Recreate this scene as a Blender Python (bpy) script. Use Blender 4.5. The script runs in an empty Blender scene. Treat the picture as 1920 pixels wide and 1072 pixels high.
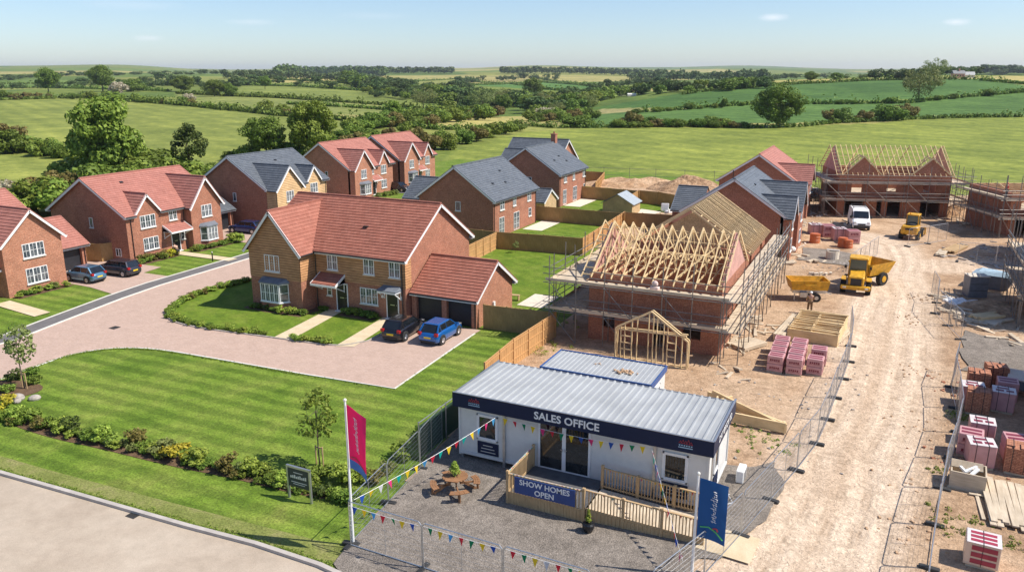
import bpy, math, random
import numpy as np
from mathutils import Matrix, Vector
R=math.radians; PI=math.pi
random.seed(7)
C=bpy.context.scene.collection
# ------------------------------------------------------------------ photo geometry: a surveyed pixel -> a point on the site
FL=1480.;CX=960.;CY=536.;HC=18.
PITCH=math.atan(400./FL);YAW=R(25.5)
cp,sp=math.cos(PITCH),math.sin(PITCH);cyw,syw=math.cos(YAW),math.sin(YAW)
def ray(px,py):
    a=(px-CX)/FL;b=(CY-py)/FL
    d=cp+b*sp;z=-sp+b*cp
    return (a*cyw-d*syw, a*syw+d*cyw, z)
def G(px,py,z=0.):
    r=ray(px,py);t=(z-HC)/r[2];return (r[0]*t,r[1]*t)
# ------------------------------------------------------------------ land form
def sstep(a,b,x):
    t=min(1,max(0,(x-a)/(b-a)));return t*t*(3-2*t)
BR=[0,170,300,600,1000,1500,2500,4000,6000,9000,14000]
BZ=[0,0,.6,1.5,3,7,15,30,46,56,40]
def th(x,y):
    a=x*cyw+y*syw;d=-x*syw+y*cyw
    r=math.hypot(a,d)
    if r<170: return 0.
    z=float(np.interp(r,BR,BZ))
    f=sstep(170,520,r)
    az=math.degrees(math.atan2(a,d))
    # crop hill on the right
    z+=f*13.5*math.exp(-((az-29)/15.)**2)*math.exp(-((r-760)/430.)**2)
    z+=f*5*math.exp(-((az-14)/7.)**2)*math.exp(-((r-560)/200.)**2)
    # stream valley beyond the middle of the estate
    z-=5*sstep(200,420,r)*math.exp(-((az+1)/9.)**2)*math.exp(-((r-520)/330.)**2)
    g=sstep(500,1300,r)
    z+=g*(4.5*math.sin(a/310.+1.3)*math.sin(d/370.+.4)+2.5*math.sin(a/131.+d/260.))
    k=sstep(1600,3600,r)
    z+=22*sstep(5000,8500,r)*math.exp(-((az-15)/6.)**2)+12*sstep(3000,5000,r)*math.exp(-((az+27)/5.)**2)
    z+=k*(9*math.sin(az/6.+1.)+6*math.sin(az/2.3+.5)+10*math.exp(-((az+10)/5.)**2))
    return z
def hit(px,py,rmax=12000.):
    r=ray(px,py);t=150.;h=math.hypot(r[0],r[1])
    if r[2]>=0: return None
    g0=G(px,py)
    if math.hypot(*g0)<166: return (g0[0],g0[1],0.)
    while t*h<rmax:
        x,y,z=r[0]*t,r[1]*t,HC+r[2]*t
        if z<=th(x,y):
            lo=t/1.01;hi=t
            for _ in range(12):
                m=(lo+hi)/2
                if HC+r[2]*m<=th(r[0]*m,r[1]*m): hi=m
                else: lo=m
            return (r[0]*hi,r[1]*hi,th(r[0]*hi,r[1]*hi))
        t*=1.006
    return None
# ------------------------------------------------------------------ objects
def tag(o,label=None,cat=None,group=None,kind=None):
    if label: o['label']=label
    if cat: o['category']=cat
    if group: o['group']=group
    if kind: o['kind']=kind
    return o
def empty(name,x=0,y=0,z=0,rot=0.,**k):
    o=bpy.data.objects.new(name,None);C.objects.link(o);o.location=(x,y,z);o.rotation_euler=(0,0,rot);o.empty_display_size=.3
    return tag(o,**k)
def copy_tree(o,parent=None):
    c=o.copy();C.objects.link(c)
    if parent: c.parent=parent
    for ch in list(KIDS.get(o.name,[])):
        d=copy_tree(ch,c)
        KIDS.setdefault(c.name,[]).append(d)
    return c
KIDS={}
class MB:
    def __init__(s): s.v=[];s.f=[];s.m=[];s.M=None
    def add(s,vs,fs,mi=0):
        n=len(s.v)
        if s.M is not None: vs=[tuple(s.M@Vector(p)) for p in vs]
        s.v+= [tuple(p) for p in vs]
        for f in fs: s.f.append(tuple(i+n for i in f));s.m.append(mi)
    def box(s,x0,x1,y0,y1,z0,z1,mi=0):
        s.add([(x0,y0,z0),(x1,y0,z0),(x1,y1,z0),(x0,y1,z0),(x0,y0,z1),(x1,y0,z1),(x1,y1,z1),(x0,y1,z1)],
              [(0,3,2,1),(4,5,6,7),(0,1,5,4),(1,2,6,5),(2,3,7,6),(3,0,4,7)],mi)
    def bevbox(s,x0,x1,y0,y1,z0,z1,b=.03,mi=0):
        # box whose vertical edges and top edge are chamfered
        def ring(i,z): return [(x0+b+i,y0+i,z),(x1-b-i,y0+i,z),(x1-i,y0+b+i,z),(x1-i,y1-b-i,z),(x1-b-i,y1-i,z),(x0+b+i,y1-i,z),(x0+i,y1-b-i,z),(x0+i,y0+b+i,z)]
        s.loft([ring(b*.6,z0),ring(0,z0+b),ring(0,z1-b),ring(b*.6,z1)],mi,True)
    def loft(s,rings,mi=0,caps=True):
        n=len(rings[0]);vs=[p for r in rings for p in r];fs=[]
        for k in range(len(rings)-1):
            for i in range(n):
                j=(i+1)%n;fs.append((k*n+i,k*n+j,(k+1)*n+j,(k+1)*n+i))
        if caps:
            fs.append(tuple(reversed(range(n))));fs.append(tuple(range((len(rings)-1)*n,len(rings)*n)))
        s.add(vs,fs,mi)
    def prism(s,poly,z0,z1,mi=0):
        n=len(poly)
        ar=sum(poly[i][0]*poly[(i+1)%n][1]-poly[(i+1)%n][0]*poly[i][1] for i in range(n))
        if ar<0: poly=list(reversed(poly))
        s.loft([[(p[0],p[1],z0) for p in poly],[(p[0],p[1],z1) for p in poly]],mi)
    def xprism(s,poly,x0,x1,mi=0):   # poly in (y,z), extruded along x
        n=len(poly)
        ar=sum(poly[i][0]*poly[(i+1)%n][1]-poly[(i+1)%n][0]*poly[i][1] for i in range(n))
        if ar<0: poly=list(reversed(poly))
        s.loft([[(x0,p[0],p[1]) for p in poly],[(x1,p[0],p[1]) for p in poly]],mi)
    def yprism(s,poly,y0,y1,mi=0):   # poly in (x,z)
        n=len(poly)
        ar=sum(poly[i][0]*poly[(i+1)%n][1]-poly[(i+1)%n][0]*poly[i][1] for i in range(n))
        if ar>0: poly=list(reversed(poly))
        s.loft([[(p[0],y0,p[1]) for p in poly],[(p[0],y1,p[1]) for p in poly]],mi)
    def beam(s,a,b,w,h,mi=0,up=(0,0,1)):
        a=Vector(a);b=Vector(b);d=(b-a).normalized();u=Vector(up)
        if abs(d.dot(u))>.99: u=Vector((1,0,0))
        x=d.cross(u).normalized();u=x.cross(d).normalized()
        vs=[]
        for p in (a,b):
            for i,j in ((-1,-1),(1,-1),(1,1),(-1,1)): vs.append(p+x*(w/2*i)+u*(h/2*j))
        s.add([tuple(v) for v in vs],[(0,1,2,3),(7,6,5,4),(0,4,5,1),(1,5,6,2),(2,6,7,3),(3,7,4,0)],mi)
    def tube(s,a,b,r,n=6,mi=0,r2=None,caps=True):
        a=Vector(a);b=Vector(b);d=(b-a).normalized();u=Vector((0,0,1)) if abs(d.z)<.95 else Vector((1,0,0))
        x=d.cross(u).normalized();y=d.cross(x).normalized();r2=r if r2 is None else r2
        rings=[]
        for p,rr in ((a,r),(b,r2)):
            rings.append([tuple(p+x*(rr*math.cos(2*PI*i/n))+y*(rr*math.sin(2*PI*i/n))) for i in range(n)])
        s.loft(rings,mi,caps)
    def path(s,pts,r,n=6,mi=0):
        for a,b in zip(pts,pts[1:]): s.tube(a,b,r,n,mi)
    def disc(s,c,r,n=16,mi=0,rz=0.1,axis='z'):
        x,y,z=c
        if axis=='z': s.tube((x,y,z),(x,y,z+rz),r,n,mi)
        elif axis=='y': s.tube((x,y-rz/2,z),(x,y+rz/2,z),r,n,mi)
        else: s.tube((x-rz/2,y,z),(x+rz/2,y,z),r,n,mi)
    def poly(s,pts,mi=0): s.add(pts,[tuple(range(len(pts)))],mi)
    def ball(s,c,r,nu=8,nv=5,mi=0,sc=(1,1,1)):
        rings=[]
        for k in range(nv+1):
            t=-PI/2+PI*(k+.0)/nv;q=max(.02,math.cos(t))
            rings.append([(c[0]+sc[0]*r*q*math.cos(2*PI*i/nu),c[1]+sc[1]*r*q*math.sin(2*PI*i/nu),c[2]+sc[2]*r*math.sin(t)) for i in range(nu)])
        s.loft(rings,mi)
    def courses(s,pts,cd,th_,mi=0,lift=0.,gap=0.):
        """lay a planar polygon as overlapping courses (tiles, boards): each strip stands proud at its lower edge"""
        P=[Vector(p) for p in pts]
        n=Vector((0,0,0))
        for i in range(len(P)): n+=P[i].cross(P[(i+1)%len(P)])
        n.normalize()
        if abs(n.z)>.02 and n.z<0: P.reverse();n=-n
        t=Vector((0,0,1)).cross(n).normalized();b=n.cross(t).normalized()
        if b.z<0: b=-b;t=-t
        n0=P[0].dot(n)+lift
        Q=[(p.dot(t),p.dot(b)) for p in P]
        def clip(poly,c,sgn):
            out=[]
            for i in range(len(poly)):
                p,q=poly[i],poly[(i+1)%len(poly)]
                dp,dq=sgn*(p[1]-c),sgn*(q[1]-c)
                if dp>=0: out.append(p)
                if dp*dq<0:
                    k=dp/(dp-dq);out.append((p[0]+(q[0]-p[0])*k,c))
            return out
        k=math.floor(min(q[1] for q in Q)/cd+1e-6);kmax=max(q[1] for q in Q)/cd
        while k<kmax-1e-6:
            r0,r1=k*cd,(k+1)*cd
            pl=clip(clip(Q,r0+gap,1),r1,-1)
            if len(pl)>=3:
                vs=[tuple(t*p[0]+b*p[1]+n*(n0+th_*(1-(p[1]-r0)/cd))) for p in pl]
                s.add(vs,[tuple(range(len(vs)))],mi)
                lo=min(p[1] for p in pl);L=[p[0] for p in pl if p[1]<lo+1e-4]
                if len(L)>=2:
                    a,c=min(L),max(L);o=th_*(1-(lo-r0)/cd)
                    s.add([tuple(t*a+b*lo+n*(n0-.01)),tuple(t*c+b*lo+n*(n0-.01)),tuple(t*c+b*lo+n*(n0+o)),tuple(t*a+b*lo+n*(n0+o))],[(0,1,2,3)],mi)
            k+=1
    def build(s,name,mats,parent=None,loc=(0,0,0),rot=0.,smooth=False,**k):
        me=bpy.data.meshes.new(name)
        me.from_pydata(s.v,[],s.f)
        if not isinstance(mats,(list,tuple)): mats=[mats]
        for m in mats: me.materials.append(m)
        if len(mats)>1: me.polygons.foreach_set('material_index',s.m)
        if smooth: me.polygons.foreach_set('use_smooth',[True]*len(s.f))
        me.update()
        uv=me.uv_layers.new(name='UVMap')
        nl=len(me.loops);V=np.array(s.v,dtype=float).reshape(-1,3)
        li=np.zeros(nl,dtype=np.int32);me.loops.foreach_get('vertex_index',li)
        N=np.zeros(len(me.polygons)*3);me.polygons.foreach_get('normal',N);N=N.reshape(-1,3)
        tot=np.zeros(len(me.polygons),dtype=np.int32);me.polygons.foreach_get('loop_total',tot)
        N=np.repeat(N,tot,axis=0)
        T=np.stack([-N[:,1],N[:,0],np.zeros(nl)],1);l=np.linalg.norm(T,axis=1);bad=l<.05
        T[bad]=(1,0,0);l[bad]=1;T/=l[:,None];B=np.cross(N,T);B[bad]=(0,1,0)
        P=V[li];U=np.stack([(P*T).sum(1),(P*B).sum(1)],1).astype(np.float32)
        uv.data.foreach_set('uv',U.ravel())
        return link(name,me,parent,loc,rot,**k)
def link(name,me,parent=None,loc=(0,0,0),rot=0.,**k):
    o=bpy.data.objects.new(name,me);C.objects.link(o);o.location=loc;o.rotation_euler=(0,0,rot)
    if parent is not None:
        o.parent=parent;KIDS.setdefault(parent.name,[]).append(o)
    return tag(o,**k)
def text_part(name,body,size,mat,parent,loc,rot,ext=.012,align='CENTER',off=0.,space=1.):
    cu=bpy.data.curves.new(name,'FONT');cu.body=body;cu.size=size;cu.extrude=ext;cu.align_x=align;cu.offset=off;cu.space_character=space
    cu.resolution_u=3
    tmp=bpy.data.objects.new(name+'_t',cu);C.objects.link(tmp)
    bpy.context.view_layer.update()
    me=bpy.data.meshes.new_from_object(tmp.evaluated_get(bpy.context.evaluated_depsgraph_get()))
    bpy.data.objects.remove(tmp)
    me.materials.clear();me.materials.append(mat);me.name=name
    o=link(name,me,parent,loc);o.rotation_euler=rot
    return o
# ------------------------------------------------------------------ materials
def nodes(name):
    m=bpy.data.materials.new(name);m.use_nodes=True;nt=m.node_tree
    return m,nt,nt.nodes,nt.links,nt.nodes['Principled BSDF']
def N(ns,t,**k):
    n=ns.new(t)
    for a,b in k.items(): setattr(n,a,b)
    return n
def ramp(ns,cols,pos=None):
    r=ns.new('ShaderNodeValToRGB');e=r.color_ramp.elements
    pos=pos or [i/(len(cols)-1) for i in range(len(cols))]
    while len(e)<len(cols): e.new(.5)
    for i,(c,p) in enumerate(zip(cols,pos)): e[i].position=p;e[i].color=(*c,1)
    return r
def noise(ns,ls,vec,scale,det=4,rough=.55,dist=0.):
    n=ns.new('ShaderNodeTexNoise');n.inputs['Scale'].default_value=scale;n.inputs['Detail'].default_value=det;n.inputs['Roughness'].default_value=rough;n.inputs['Distortion'].default_value=dist
    if vec is not None: ls.new(vec,n.inputs['Vector'])
    return n
def mixc(ns,ls,a,b,f,mode='MIX'):
    m=ns.new('ShaderNodeMix');m.data_type='RGBA';m.blend_type=mode
    for k,x in ((6,a),(7,b),(0,f)):
        if isinstance(x,(int,float)): m.inputs[k].default_value=x
        elif isinstance(x,tuple): m.inputs[k].default_value=(*x,1)
        else: ls.new(x,m.inputs[k])
    return m.outputs[2]
def math_(ns,ls,op,a,b=None):
    m=ns.new('ShaderNodeMath');m.operation=op
    for i,x in enumerate((a,b)):
        if x is None: continue
        if isinstance(x,(int,float)): m.inputs[i].default_value=x
        else: ls.new(x,m.inputs[i])
    return m.outputs[0]
def bump(ns,ls,bs,h,st,dist=.02):
    b=ns.new('ShaderNodeBump');b.inputs['Strength'].default_value=st;b.inputs['Distance'].default_value=dist
    ls.new(h,b.inputs['Height']);ls.new(b.outputs[0],bs.inputs['Normal'])
def simple(name,c,rough=.6,metal=0.,var=.15,scale=3.,spec=.5,bs_=0.,bsc=30.,coat=0.,coord='Object'):
    m,nt,ns,ls,b=nodes(name)
    tc=ns.new('ShaderNodeTexCoord')
    n=noise(ns,ls,tc.outputs[coord],scale,5)
    r=ramp(ns,[tuple(x*(1-var) for x in c),tuple(min(1,x*(1+var)) for x in c)],[.3,.7])
    ls.new(n.outputs[0],r.inputs[0]);ls.new(r.outputs[0],b.inputs['Base Color'])
    b.inputs['Roughness'].default_value=rough;b.inputs['Metallic'].default_value=metal
    b.inputs['Specular IOR Level'].default_value=spec
    if coat: b.inputs['Coat Weight'].default_value=coat;b.inputs['Coat Roughness'].default_value=.05
    if bs_:
        n2=noise(ns,ls,tc.outputs[coord],bsc,3);bump(ns,ls,b,n2.outputs[0],bs_)
    return m
def brickmat(name,c1,c2,mort,bw=.225,bh=.075,var=.25,stain=.2,mz=.010):
    m,nt,ns,ls,b=nodes(name);tc=ns.new('ShaderNodeTexCoord');uv=tc.outputs['UV']
    t=ns.new('ShaderNodeTexBrick');ls.new(uv,t.inputs[0])
    for k,v in (('Scale',1.),('Brick Width',bw),('Row Height',bh),('Mortar Size',mz),('Mortar Smooth',.1),('Bias',0.)): t.inputs[k].default_value=v
    t.inputs['Color1'].default_value=(*c1,1);t.inputs['Color2'].default_value=(*c2,1);t.inputs['Mortar'].default_value=(*mort,1)
    n=noise(ns,ls,uv,1.1,6,.65)
    r=ramp(ns,[(1-stain,)*3,(1+stain*.6,)*3],[.3,.7]);ls.new(n.outputs[0],r.inputs[0])
    c=mixc(ns,ls,t.outputs[0],r.outputs[0],1.,'MULTIPLY')
    n3=noise(ns,ls,uv,9.,2,.5);r3=ramp(ns,[(1-var,)*3,(1+var*.5,)*3],[.35,.65]);ls.new(n3.outputs[0],r3.inputs[0])
    c=mixc(ns,ls,c,r3.outputs[0],1.,'MULTIPLY')
    ls.new(c,b.inputs['Base Color']);b.inputs['Roughness'].default_value=.85;b.inputs['Specular IOR Level'].default_value=.25
    bump(ns,ls,b,t.outputs['Fac'],-.3,.008)
    return m
def tilemat(name,c1,c2,tw=.3,th_=.3,rough=.75,var=.15):
    m,nt,ns,ls,b=nodes(name);tc=ns.new('ShaderNodeTexCoord');uv=tc.outputs['UV']
    t=ns.new('ShaderNodeTexBrick');ls.new(uv,t.inputs[0])
    for k,v in (('Scale',1.),('Brick Width',tw),('Row Height',th_),('Mortar Size',.008),('Mortar Smooth',.3),('Bias',0.)): t.inputs[k].default_value=v
    t.inputs['Color1'].default_value=(*c1,1);t.inputs['Color2'].default_value=(*c2,1);t.inputs['Mortar'].default_value=(*[x*.55 for x in c1],1)
    n=noise(ns,ls,uv,.8,6,.7);r=ramp(ns,[(1-var,)*3,(1+var,)*3],[.3,.72]);ls.new(n.outputs[0],r.inputs[0])
    c=mixc(ns,ls,t.outputs[0],r.outputs[0],1.,'MULTIPLY')
    ls.new(c,b.inputs['Base Color']);b.inputs['Roughness'].default_value=rough;b.inputs['Specular IOR Level'].default_value=.4
    return m
def woodmat(name,c1,c2,sx=1.,sy=14.,board=None,rough=.75):
    m,nt,ns,ls,b=nodes(name);tc=ns.new('ShaderNodeTexCoord');mp=ns.new('ShaderNodeMapping')
    mp.inputs['Scale'].default_value=(sx,sy,sy) if board!='v' else (sy,sx,sy)
    ls.new(tc.outputs['UV'],mp.inputs[0])
    n=noise(ns,ls,mp.outputs[0],1.,5,.6);r=ramp(ns,[c1,c2],[.3,.7]);ls.new(n.outputs[0],r.inputs[0])
    n2=noise(ns,ls,tc.outputs['UV'],.9,4);r2=ramp(ns,[(.82,)*3,(1.15,)*3],[.3,.7]);ls.new(n2.outputs[0],r2.inputs[0])
    c=mixc(ns,ls,r.outputs[0],r2.outputs[0],1.,'MULTIPLY')
    ls.new(c,b.inputs['Base Color']);b.inputs['Roughness'].default_value=rough;b.inputs['Specular IOR Level'].default_value=.25
    return m
def glassmat(name,c=(.03,.045,.06),rough=.06,pale=.0):
    m,nt,ns,ls,b=nodes(name);tc=ns.new('ShaderNodeTexCoord')
    n=noise(ns,ls,tc.outputs['Object'],1.7,3);r=ramp(ns,[c,tuple(x+pale for x in c)],[.42,.6]);ls.new(n.outputs[0],r.inputs[0])
    ls.new(r.outputs[0],b.inputs['Base Color']);b.inputs['Roughness'].default_value=rough;b.inputs['Specular IOR Level'].default_value=.9
    return m
def leafmat(name,dark,light,trans=.25,hv=.12):
    m,nt,ns,ls,b=nodes(name)
    g=ns.new('ShaderNodeNewGeometry');oi=ns.new('ShaderNodeObjectInfo')
    r=ramp(ns,[dark,light]);ls.new(g.outputs['Random Per Island'],r.inputs[0])
    hs=ns.new('ShaderNodeHueSaturation');ls.new(r.outputs[0],hs.inputs['Color'])
    mr=ns.new('ShaderNodeMapRange');mr.inputs[3].default_value=1-hv;mr.inputs[4].default_value=1+hv*1.6;ls.new(oi.outputs['Random'],mr.inputs[0]);ls.new(mr.outputs[0],hs.inputs['Value'])
    mh=ns.new('ShaderNodeMapRange');mh.inputs[3].default_value=.485;mh.inputs[4].default_value=.515;ls.new(oi.outputs['Random'],mh.inputs[0]);ls.new(mh.outputs[0],hs.inputs['Hue'])
    ls.new(hs.outputs[0],b.inputs['Base Color']);b.inputs['Roughness'].default_value=.6;b.inputs['Specular IOR Level'].default_value=.25
    tr=ns.new('ShaderNodeBsdfTranslucent');ls.new(hs.outputs[0],tr.inputs[0])
    mx=ns.new('ShaderNodeMixShader');mx.inputs[0].default_value=trans;ls.new(b.outputs[0],mx.inputs[1]);ls.new(tr.outputs[0],mx.inputs[2])
    ls.new(mx.outputs[0],ns['Material Output'].inputs[0])
    return m
def groundmat(name,cols,scale=1.,det=6,fine=25.,fa=.25,rough=.95,bst=.4,bd=.03,stripes=None,mid=None):
    m,nt,ns,ls,b=nodes(name);tc=ns.new('ShaderNodeTexCoord');co=tc.outputs['Object']
    n=noise(ns,ls,co,scale,det,.6,.3);r=ramp(ns,cols,[.3+.4*i/(len(cols)-1) for i in range(len(cols))]);ls.new(n.outputs[0],r.inputs[0]);c=r.outputs[0]
    n2=noise(ns,ls,co,fine,4,.7);r2=ramp(ns,[(1-fa,)*3,(1+fa,)*3],[.35,.65]);ls.new(n2.outputs[0],r2.inputs[0])
    c=mixc(ns,ls,c,r2.outputs[0],1.,'MULTIPLY')
    if mid:
        n4=noise(ns,ls,co,mid[0],3,.6);r4=ramp(ns,[(1-mid[1],)*3,(1+mid[1],)*3],[.35,.65]);ls.new(n4.outputs[0],r4.inputs[0]);c=mixc(ns,ls,c,r4.outputs[0],1.,'MULTIPLY')
    if stripes:
        ang,per,amt=stripes
        sx=ns.new('ShaderNodeSeparateXYZ');ls.new(co,sx.inputs[0])
        d=math_(ns,ls,'ADD',math_(ns,ls,'MULTIPLY',sx.outputs[0],math.sin(ang)),math_(ns,ls,'MULTIPLY',sx.outputs[1],math.cos(ang)))
        nn=noise(ns,ls,co,.35,3,.6);d=math_(ns,ls,'ADD',d,math_(ns,ls,'MULTIPLY',nn.outputs[0],.9))
        w=math_(ns,ls,'SINE',math_(ns,ls,'MULTIPLY',d,2*PI/per));w=math_(ns,ls,'MULTIPLY',w,.5);w=math_(ns,ls,'ADD',w,.5)
        r3=ramp(ns,[(1-amt,1-amt*.9,1-amt),(1+amt,1+amt*.8,1+amt)],[.25,.75]);ls.new(w,r3.inputs[0])
        c=mixc(ns,ls,c,r3.outputs[0],1.,'MULTIPLY')
    ls.new(c,b.inputs['Base Color']);b.inputs['Roughness'].default_value=rough;b.inputs['Specular IOR Level'].default_value=.2
    bump(ns,ls,b,n2.outputs[0],bst,bd)
    return m
M={}
M['brick']=brickmat('red_brick',(.36,.115,.062),(.46,.17,.095),(.36,.25,.19))
M['brick2']=brickmat('orange_red_brick',(.42,.145,.075),(.52,.21,.12),(.40,.28,.21))
M['buff']=brickmat('buff_brick',(.56,.36,.18),(.66,.45,.25),(.5,.38,.24))
M['block']=brickmat('pink_block',(.55,.30,.25),(.62,.36,.30),(.5,.32,.27),.44,.22,.1)
M['tile']=tilemat('red_tile',(.315,.112,.075),(.375,.145,.10))
M['tile2']=tilemat('pink_red_tile',(.37,.15,.115),(.43,.185,.145))
M['slate']=tilemat('grey_slate',(.105,.12,.14),(.145,.16,.18),.3,.25,.55)
M['buffw']=woodmat('pale_cladding',(.52,.33,.16),(.68,.47,.26),1.2,16.)
M['white']=simple('white_upvc',(.78,.78,.78),.35,var=.04)
M['sill']=simple('pale_stone',(.68,.66,.6),.7,var=.08)
M['black']=simple('black_gloss',(.012,.013,.016),.3,var=.2)
M['darkdoor']=simple('dark_garage_door',(.018,.02,.026),.45,var=.2)
M['gutter']=simple('black_gutter',(.02,.02,.022),.4,var=.1)
M['lead']=simple('grey_lead',(.16,.18,.21),.5,var=.15)
M['glass']=glassmat('window_glass',(.035,.05,.065),.05,.10)
M['glassd']=glassmat('dark_glass',(.012,.017,.02),.04,.02)
M['carglass']=glassmat('car_glass',(.01,.013,.017),.03,.005)
M['clad']=woodmat('brown_cladding',(.36,.18,.08),(.58,.32,.155),1.4,10.)
M['wood']=woodmat('new_timber',(.62,.45,.23),(.80,.62,.37),1.,9.)
M['woodb']=woodmat('pale_board',(.47,.38,.27),(.64,.54,.41),1.,9.)
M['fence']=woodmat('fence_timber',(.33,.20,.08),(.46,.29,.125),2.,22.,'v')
M['fence_lit']=woodmat('sunlit_fence_timber',(.46,.25,.10),(.58,.34,.15),2.,22.,'v')  # same fence timber, sunshine put into its colour for the sunlit runs
M['deck']=woodmat('deck_timber',(.40,.27,.14),(.54,.38,.21),2.,14.,'v')
M['pine']=woodmat('bench_timber',(.24,.12,.06),(.34,.18,.09),2.,12.)
M['galv']=simple('galvanised_steel',(.52,.53,.54),.38,.8,.12,4.)
M['pole']=simple('scaffold_tube',(.22,.205,.19),.5,.5,.3,3.)
M['alloy']=simple('alloy',(.6,.6,.62),.3,.9,.05)
M['rubber']=simple('rubber',(.018,.018,.019),.8,var=.2)
M['plastic']=simple('black_foot',(.035,.035,.035),.7,var=.2)
M['whitepaint']=simple('white_paint',(.80,.80,.79),.4,var=.05)
M['cabin']=simple('cabin_grey',(.66,.66,.64),.5,var=.05,bs_=.05)
M['navy']=simple('navy_panel',(.012,.020,.055),.5,var=.06,spec=.2)
M['navyb']=simple('blue_trim',(.03,.09,.27),.4,var=.08)
M['roofsheet']=simple('roof_sheet',(.40,.415,.42),.5,.15,.10,.7)
M['lawn']=groundmat('mown_lawn',[(.075,.135,.012),(.115,.185,.02),(.15,.21,.03),(.19,.225,.045)],.30,7,9.,.36,bst=.6,bd=.06,stripes=(0.,1.3,.19),mid=(2.2,.16))
M['lawn2']=groundmat('garden_lawn',[(.085,.15,.012),(.125,.19,.018),(.165,.215,.03)],.5,6,12.,.25,bst=.5,bd=.05,mid=(2.5,.14),stripes=(.5,1.5,.06))
M['verge']=groundmat('verge_grass',[(.13,.16,.035),(.20,.22,.06),(.26,.24,.10)],.8,6,10.,.35,bst=.6,bd=.06)
M['pave']=brickmat('pink_block_paving',(.47,.335,.265),(.52,.38,.31),(.44,.33,.27),.21,.105,.08,.09,.006)
M['path']=groundmat('beige_path',[(.56,.45,.29),(.66,.55,.38)],1.5,5,30.,.1,bst=.1)
M['asph']=groundmat('grey_asphalt',[(.13,.125,.125),(.18,.17,.165)],1.2,5,40.,.15,bst=.2)
M['road']=groundmat('pale_road',[(.37,.30,.23),(.44,.365,.285),(.48,.405,.32)],.35,8,30.,.12,mid=(1.7,.05),bst=.12,bd=.01)
M['kerb']=simple('concrete_kerb',(.44,.40,.36),.85,var=.12,scale=2.)
M['patio']=groundmat('patio_slab',[(.62,.54,.44),(.72,.65,.54)],2.,4,20.,.08,bst=.1)
M['soil']=groundmat('bed_soil',[(.10,.06,.035),(.17,.11,.065)],3.,5,20.,.35,bst=.8)
M['gravel']=groundmat('grey_gravel',[(.20,.172,.145),(.275,.24,.205)],.6,5,17.,.42,bst=1.,bd=.06,mid=(3.,.15))
M['grassf']=None
M['stone']=simple('stone',(.38,.34,.30),.9,var=.3,scale=4.)
# ================================================================== TERRAIN
def inpoly(x,y,P):
    c=False;j=len(P)-1
    for i in range(len(P)):
        xi,yi=P[i];xj,yj=P[j]
        if (yi>y)!=(yj>y) and x<(xj-xi)*(y-yi)/(yj-yi)+xi: c=not c
        j=i
    return c
def hp(pts): 
    out=[]
    for p in pts:
        h=hit(*p)
        if h: out.append((h[0],h[1]))
    return out
GRN=[(.155,.20,.045),(.11,.165,.04),(.19,.225,.055),(.14,.20,.05),(.225,.245,.07),(.17,.21,.05),(.34,.31,.12)]
CROP=(.075,.150,.040);CROP2=(.088,.165,.045);MEAD=(.205,.245,.055);STRAW=(.42,.36,.15)
FIELDS=[([(0,184),(150,180),(330,193),(520,213),(700,226),(740,240),(700,262),(640,300),(0,345)],(.205,.24,.062)),
 ([(0,268),(60,280),(140,290),(160,340),(0,345)],(.15,.23,.03)),
 ([(330,172),(640,188),(800,204),(790,222),(520,211),(330,190)],(.21,.24,.075)),
 ([(440,158),(640,166),(760,176),(800,200),(620,188),(450,178)],(.185,.225,.06)),
 ([(500,146),(560,142),(640,141),(665,153),(520,156)],STRAW),
 ([(640,146),(690,150),(670,156),(640,154)],(.40,.36,.08)),
 ([(0,150),(160,152),(160,164),(0,164)],(.13,.20,.05)),
 ([(860,152),(960,142),(1010,142),(1000,152),(880,158)],(.33,.29,.12)),
 ([(880,160),(1010,150),(1120,160),(1120,172),(1000,168)],(.10,.20,.05)),
 ([(820,310),(850,285),(985,248),(1100,240),(1400,240),(1560,234),(1920,220),(2100,218),(2100,420),(1700,400),(1100,330)],MEAD),
 ([(1780,322),(1920,318),(2050,318),(2050,345),(1800,345)],(.165,.235,.02)),
 ([(1090,240),(1100,215),(1280,205),(1420,194),(1700,192),(1740,186),(1920,172),(2100,160),(2100,216),(1920,218),(1720,220),(1560,230),(1280,234)],CROP2),
 ([(1090,205),(1330,168),(1500,156),(1620,150),(1835,148),(1920,160),(2100,160),(1920,171),(1740,185),(1560,192),(1280,204)],CROP),
 ([(1835,149),(1880,142),(1920,143),(2100,143),(2100,160),(1925,160)],STRAW),
 ([(1130,205),(1200,204),(1195,212),(1120,213)],(.36,.32,.16)),
]
FP=[(hp(p),c) for p,c in FIELDS]
FB=[(min(q[0] for q in P),max(q[0] for q in P),min(q[1] for q in P),max(q[1] for q in P)) for P,c in FP]
def fcol(x,y):
    for (P,c),b in zip(FP,FB):
        if b[0]<=x<=b[1] and b[2]<=y<=b[3] and inpoly(x,y,P): return c
    a=x*cyw+y*syw;d=-x*syw+y*cyw;r=math.hypot(a,d)
    s=160+r*.12
    i=math.floor((a+d*.25)/s);j=math.floor(math.log(max(r,50))*5.5+.3*math.sin(i*2.1))
    h=(i*73856093^j*19349663)&0xffff
    return GRN[h%len(GRN)]
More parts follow.
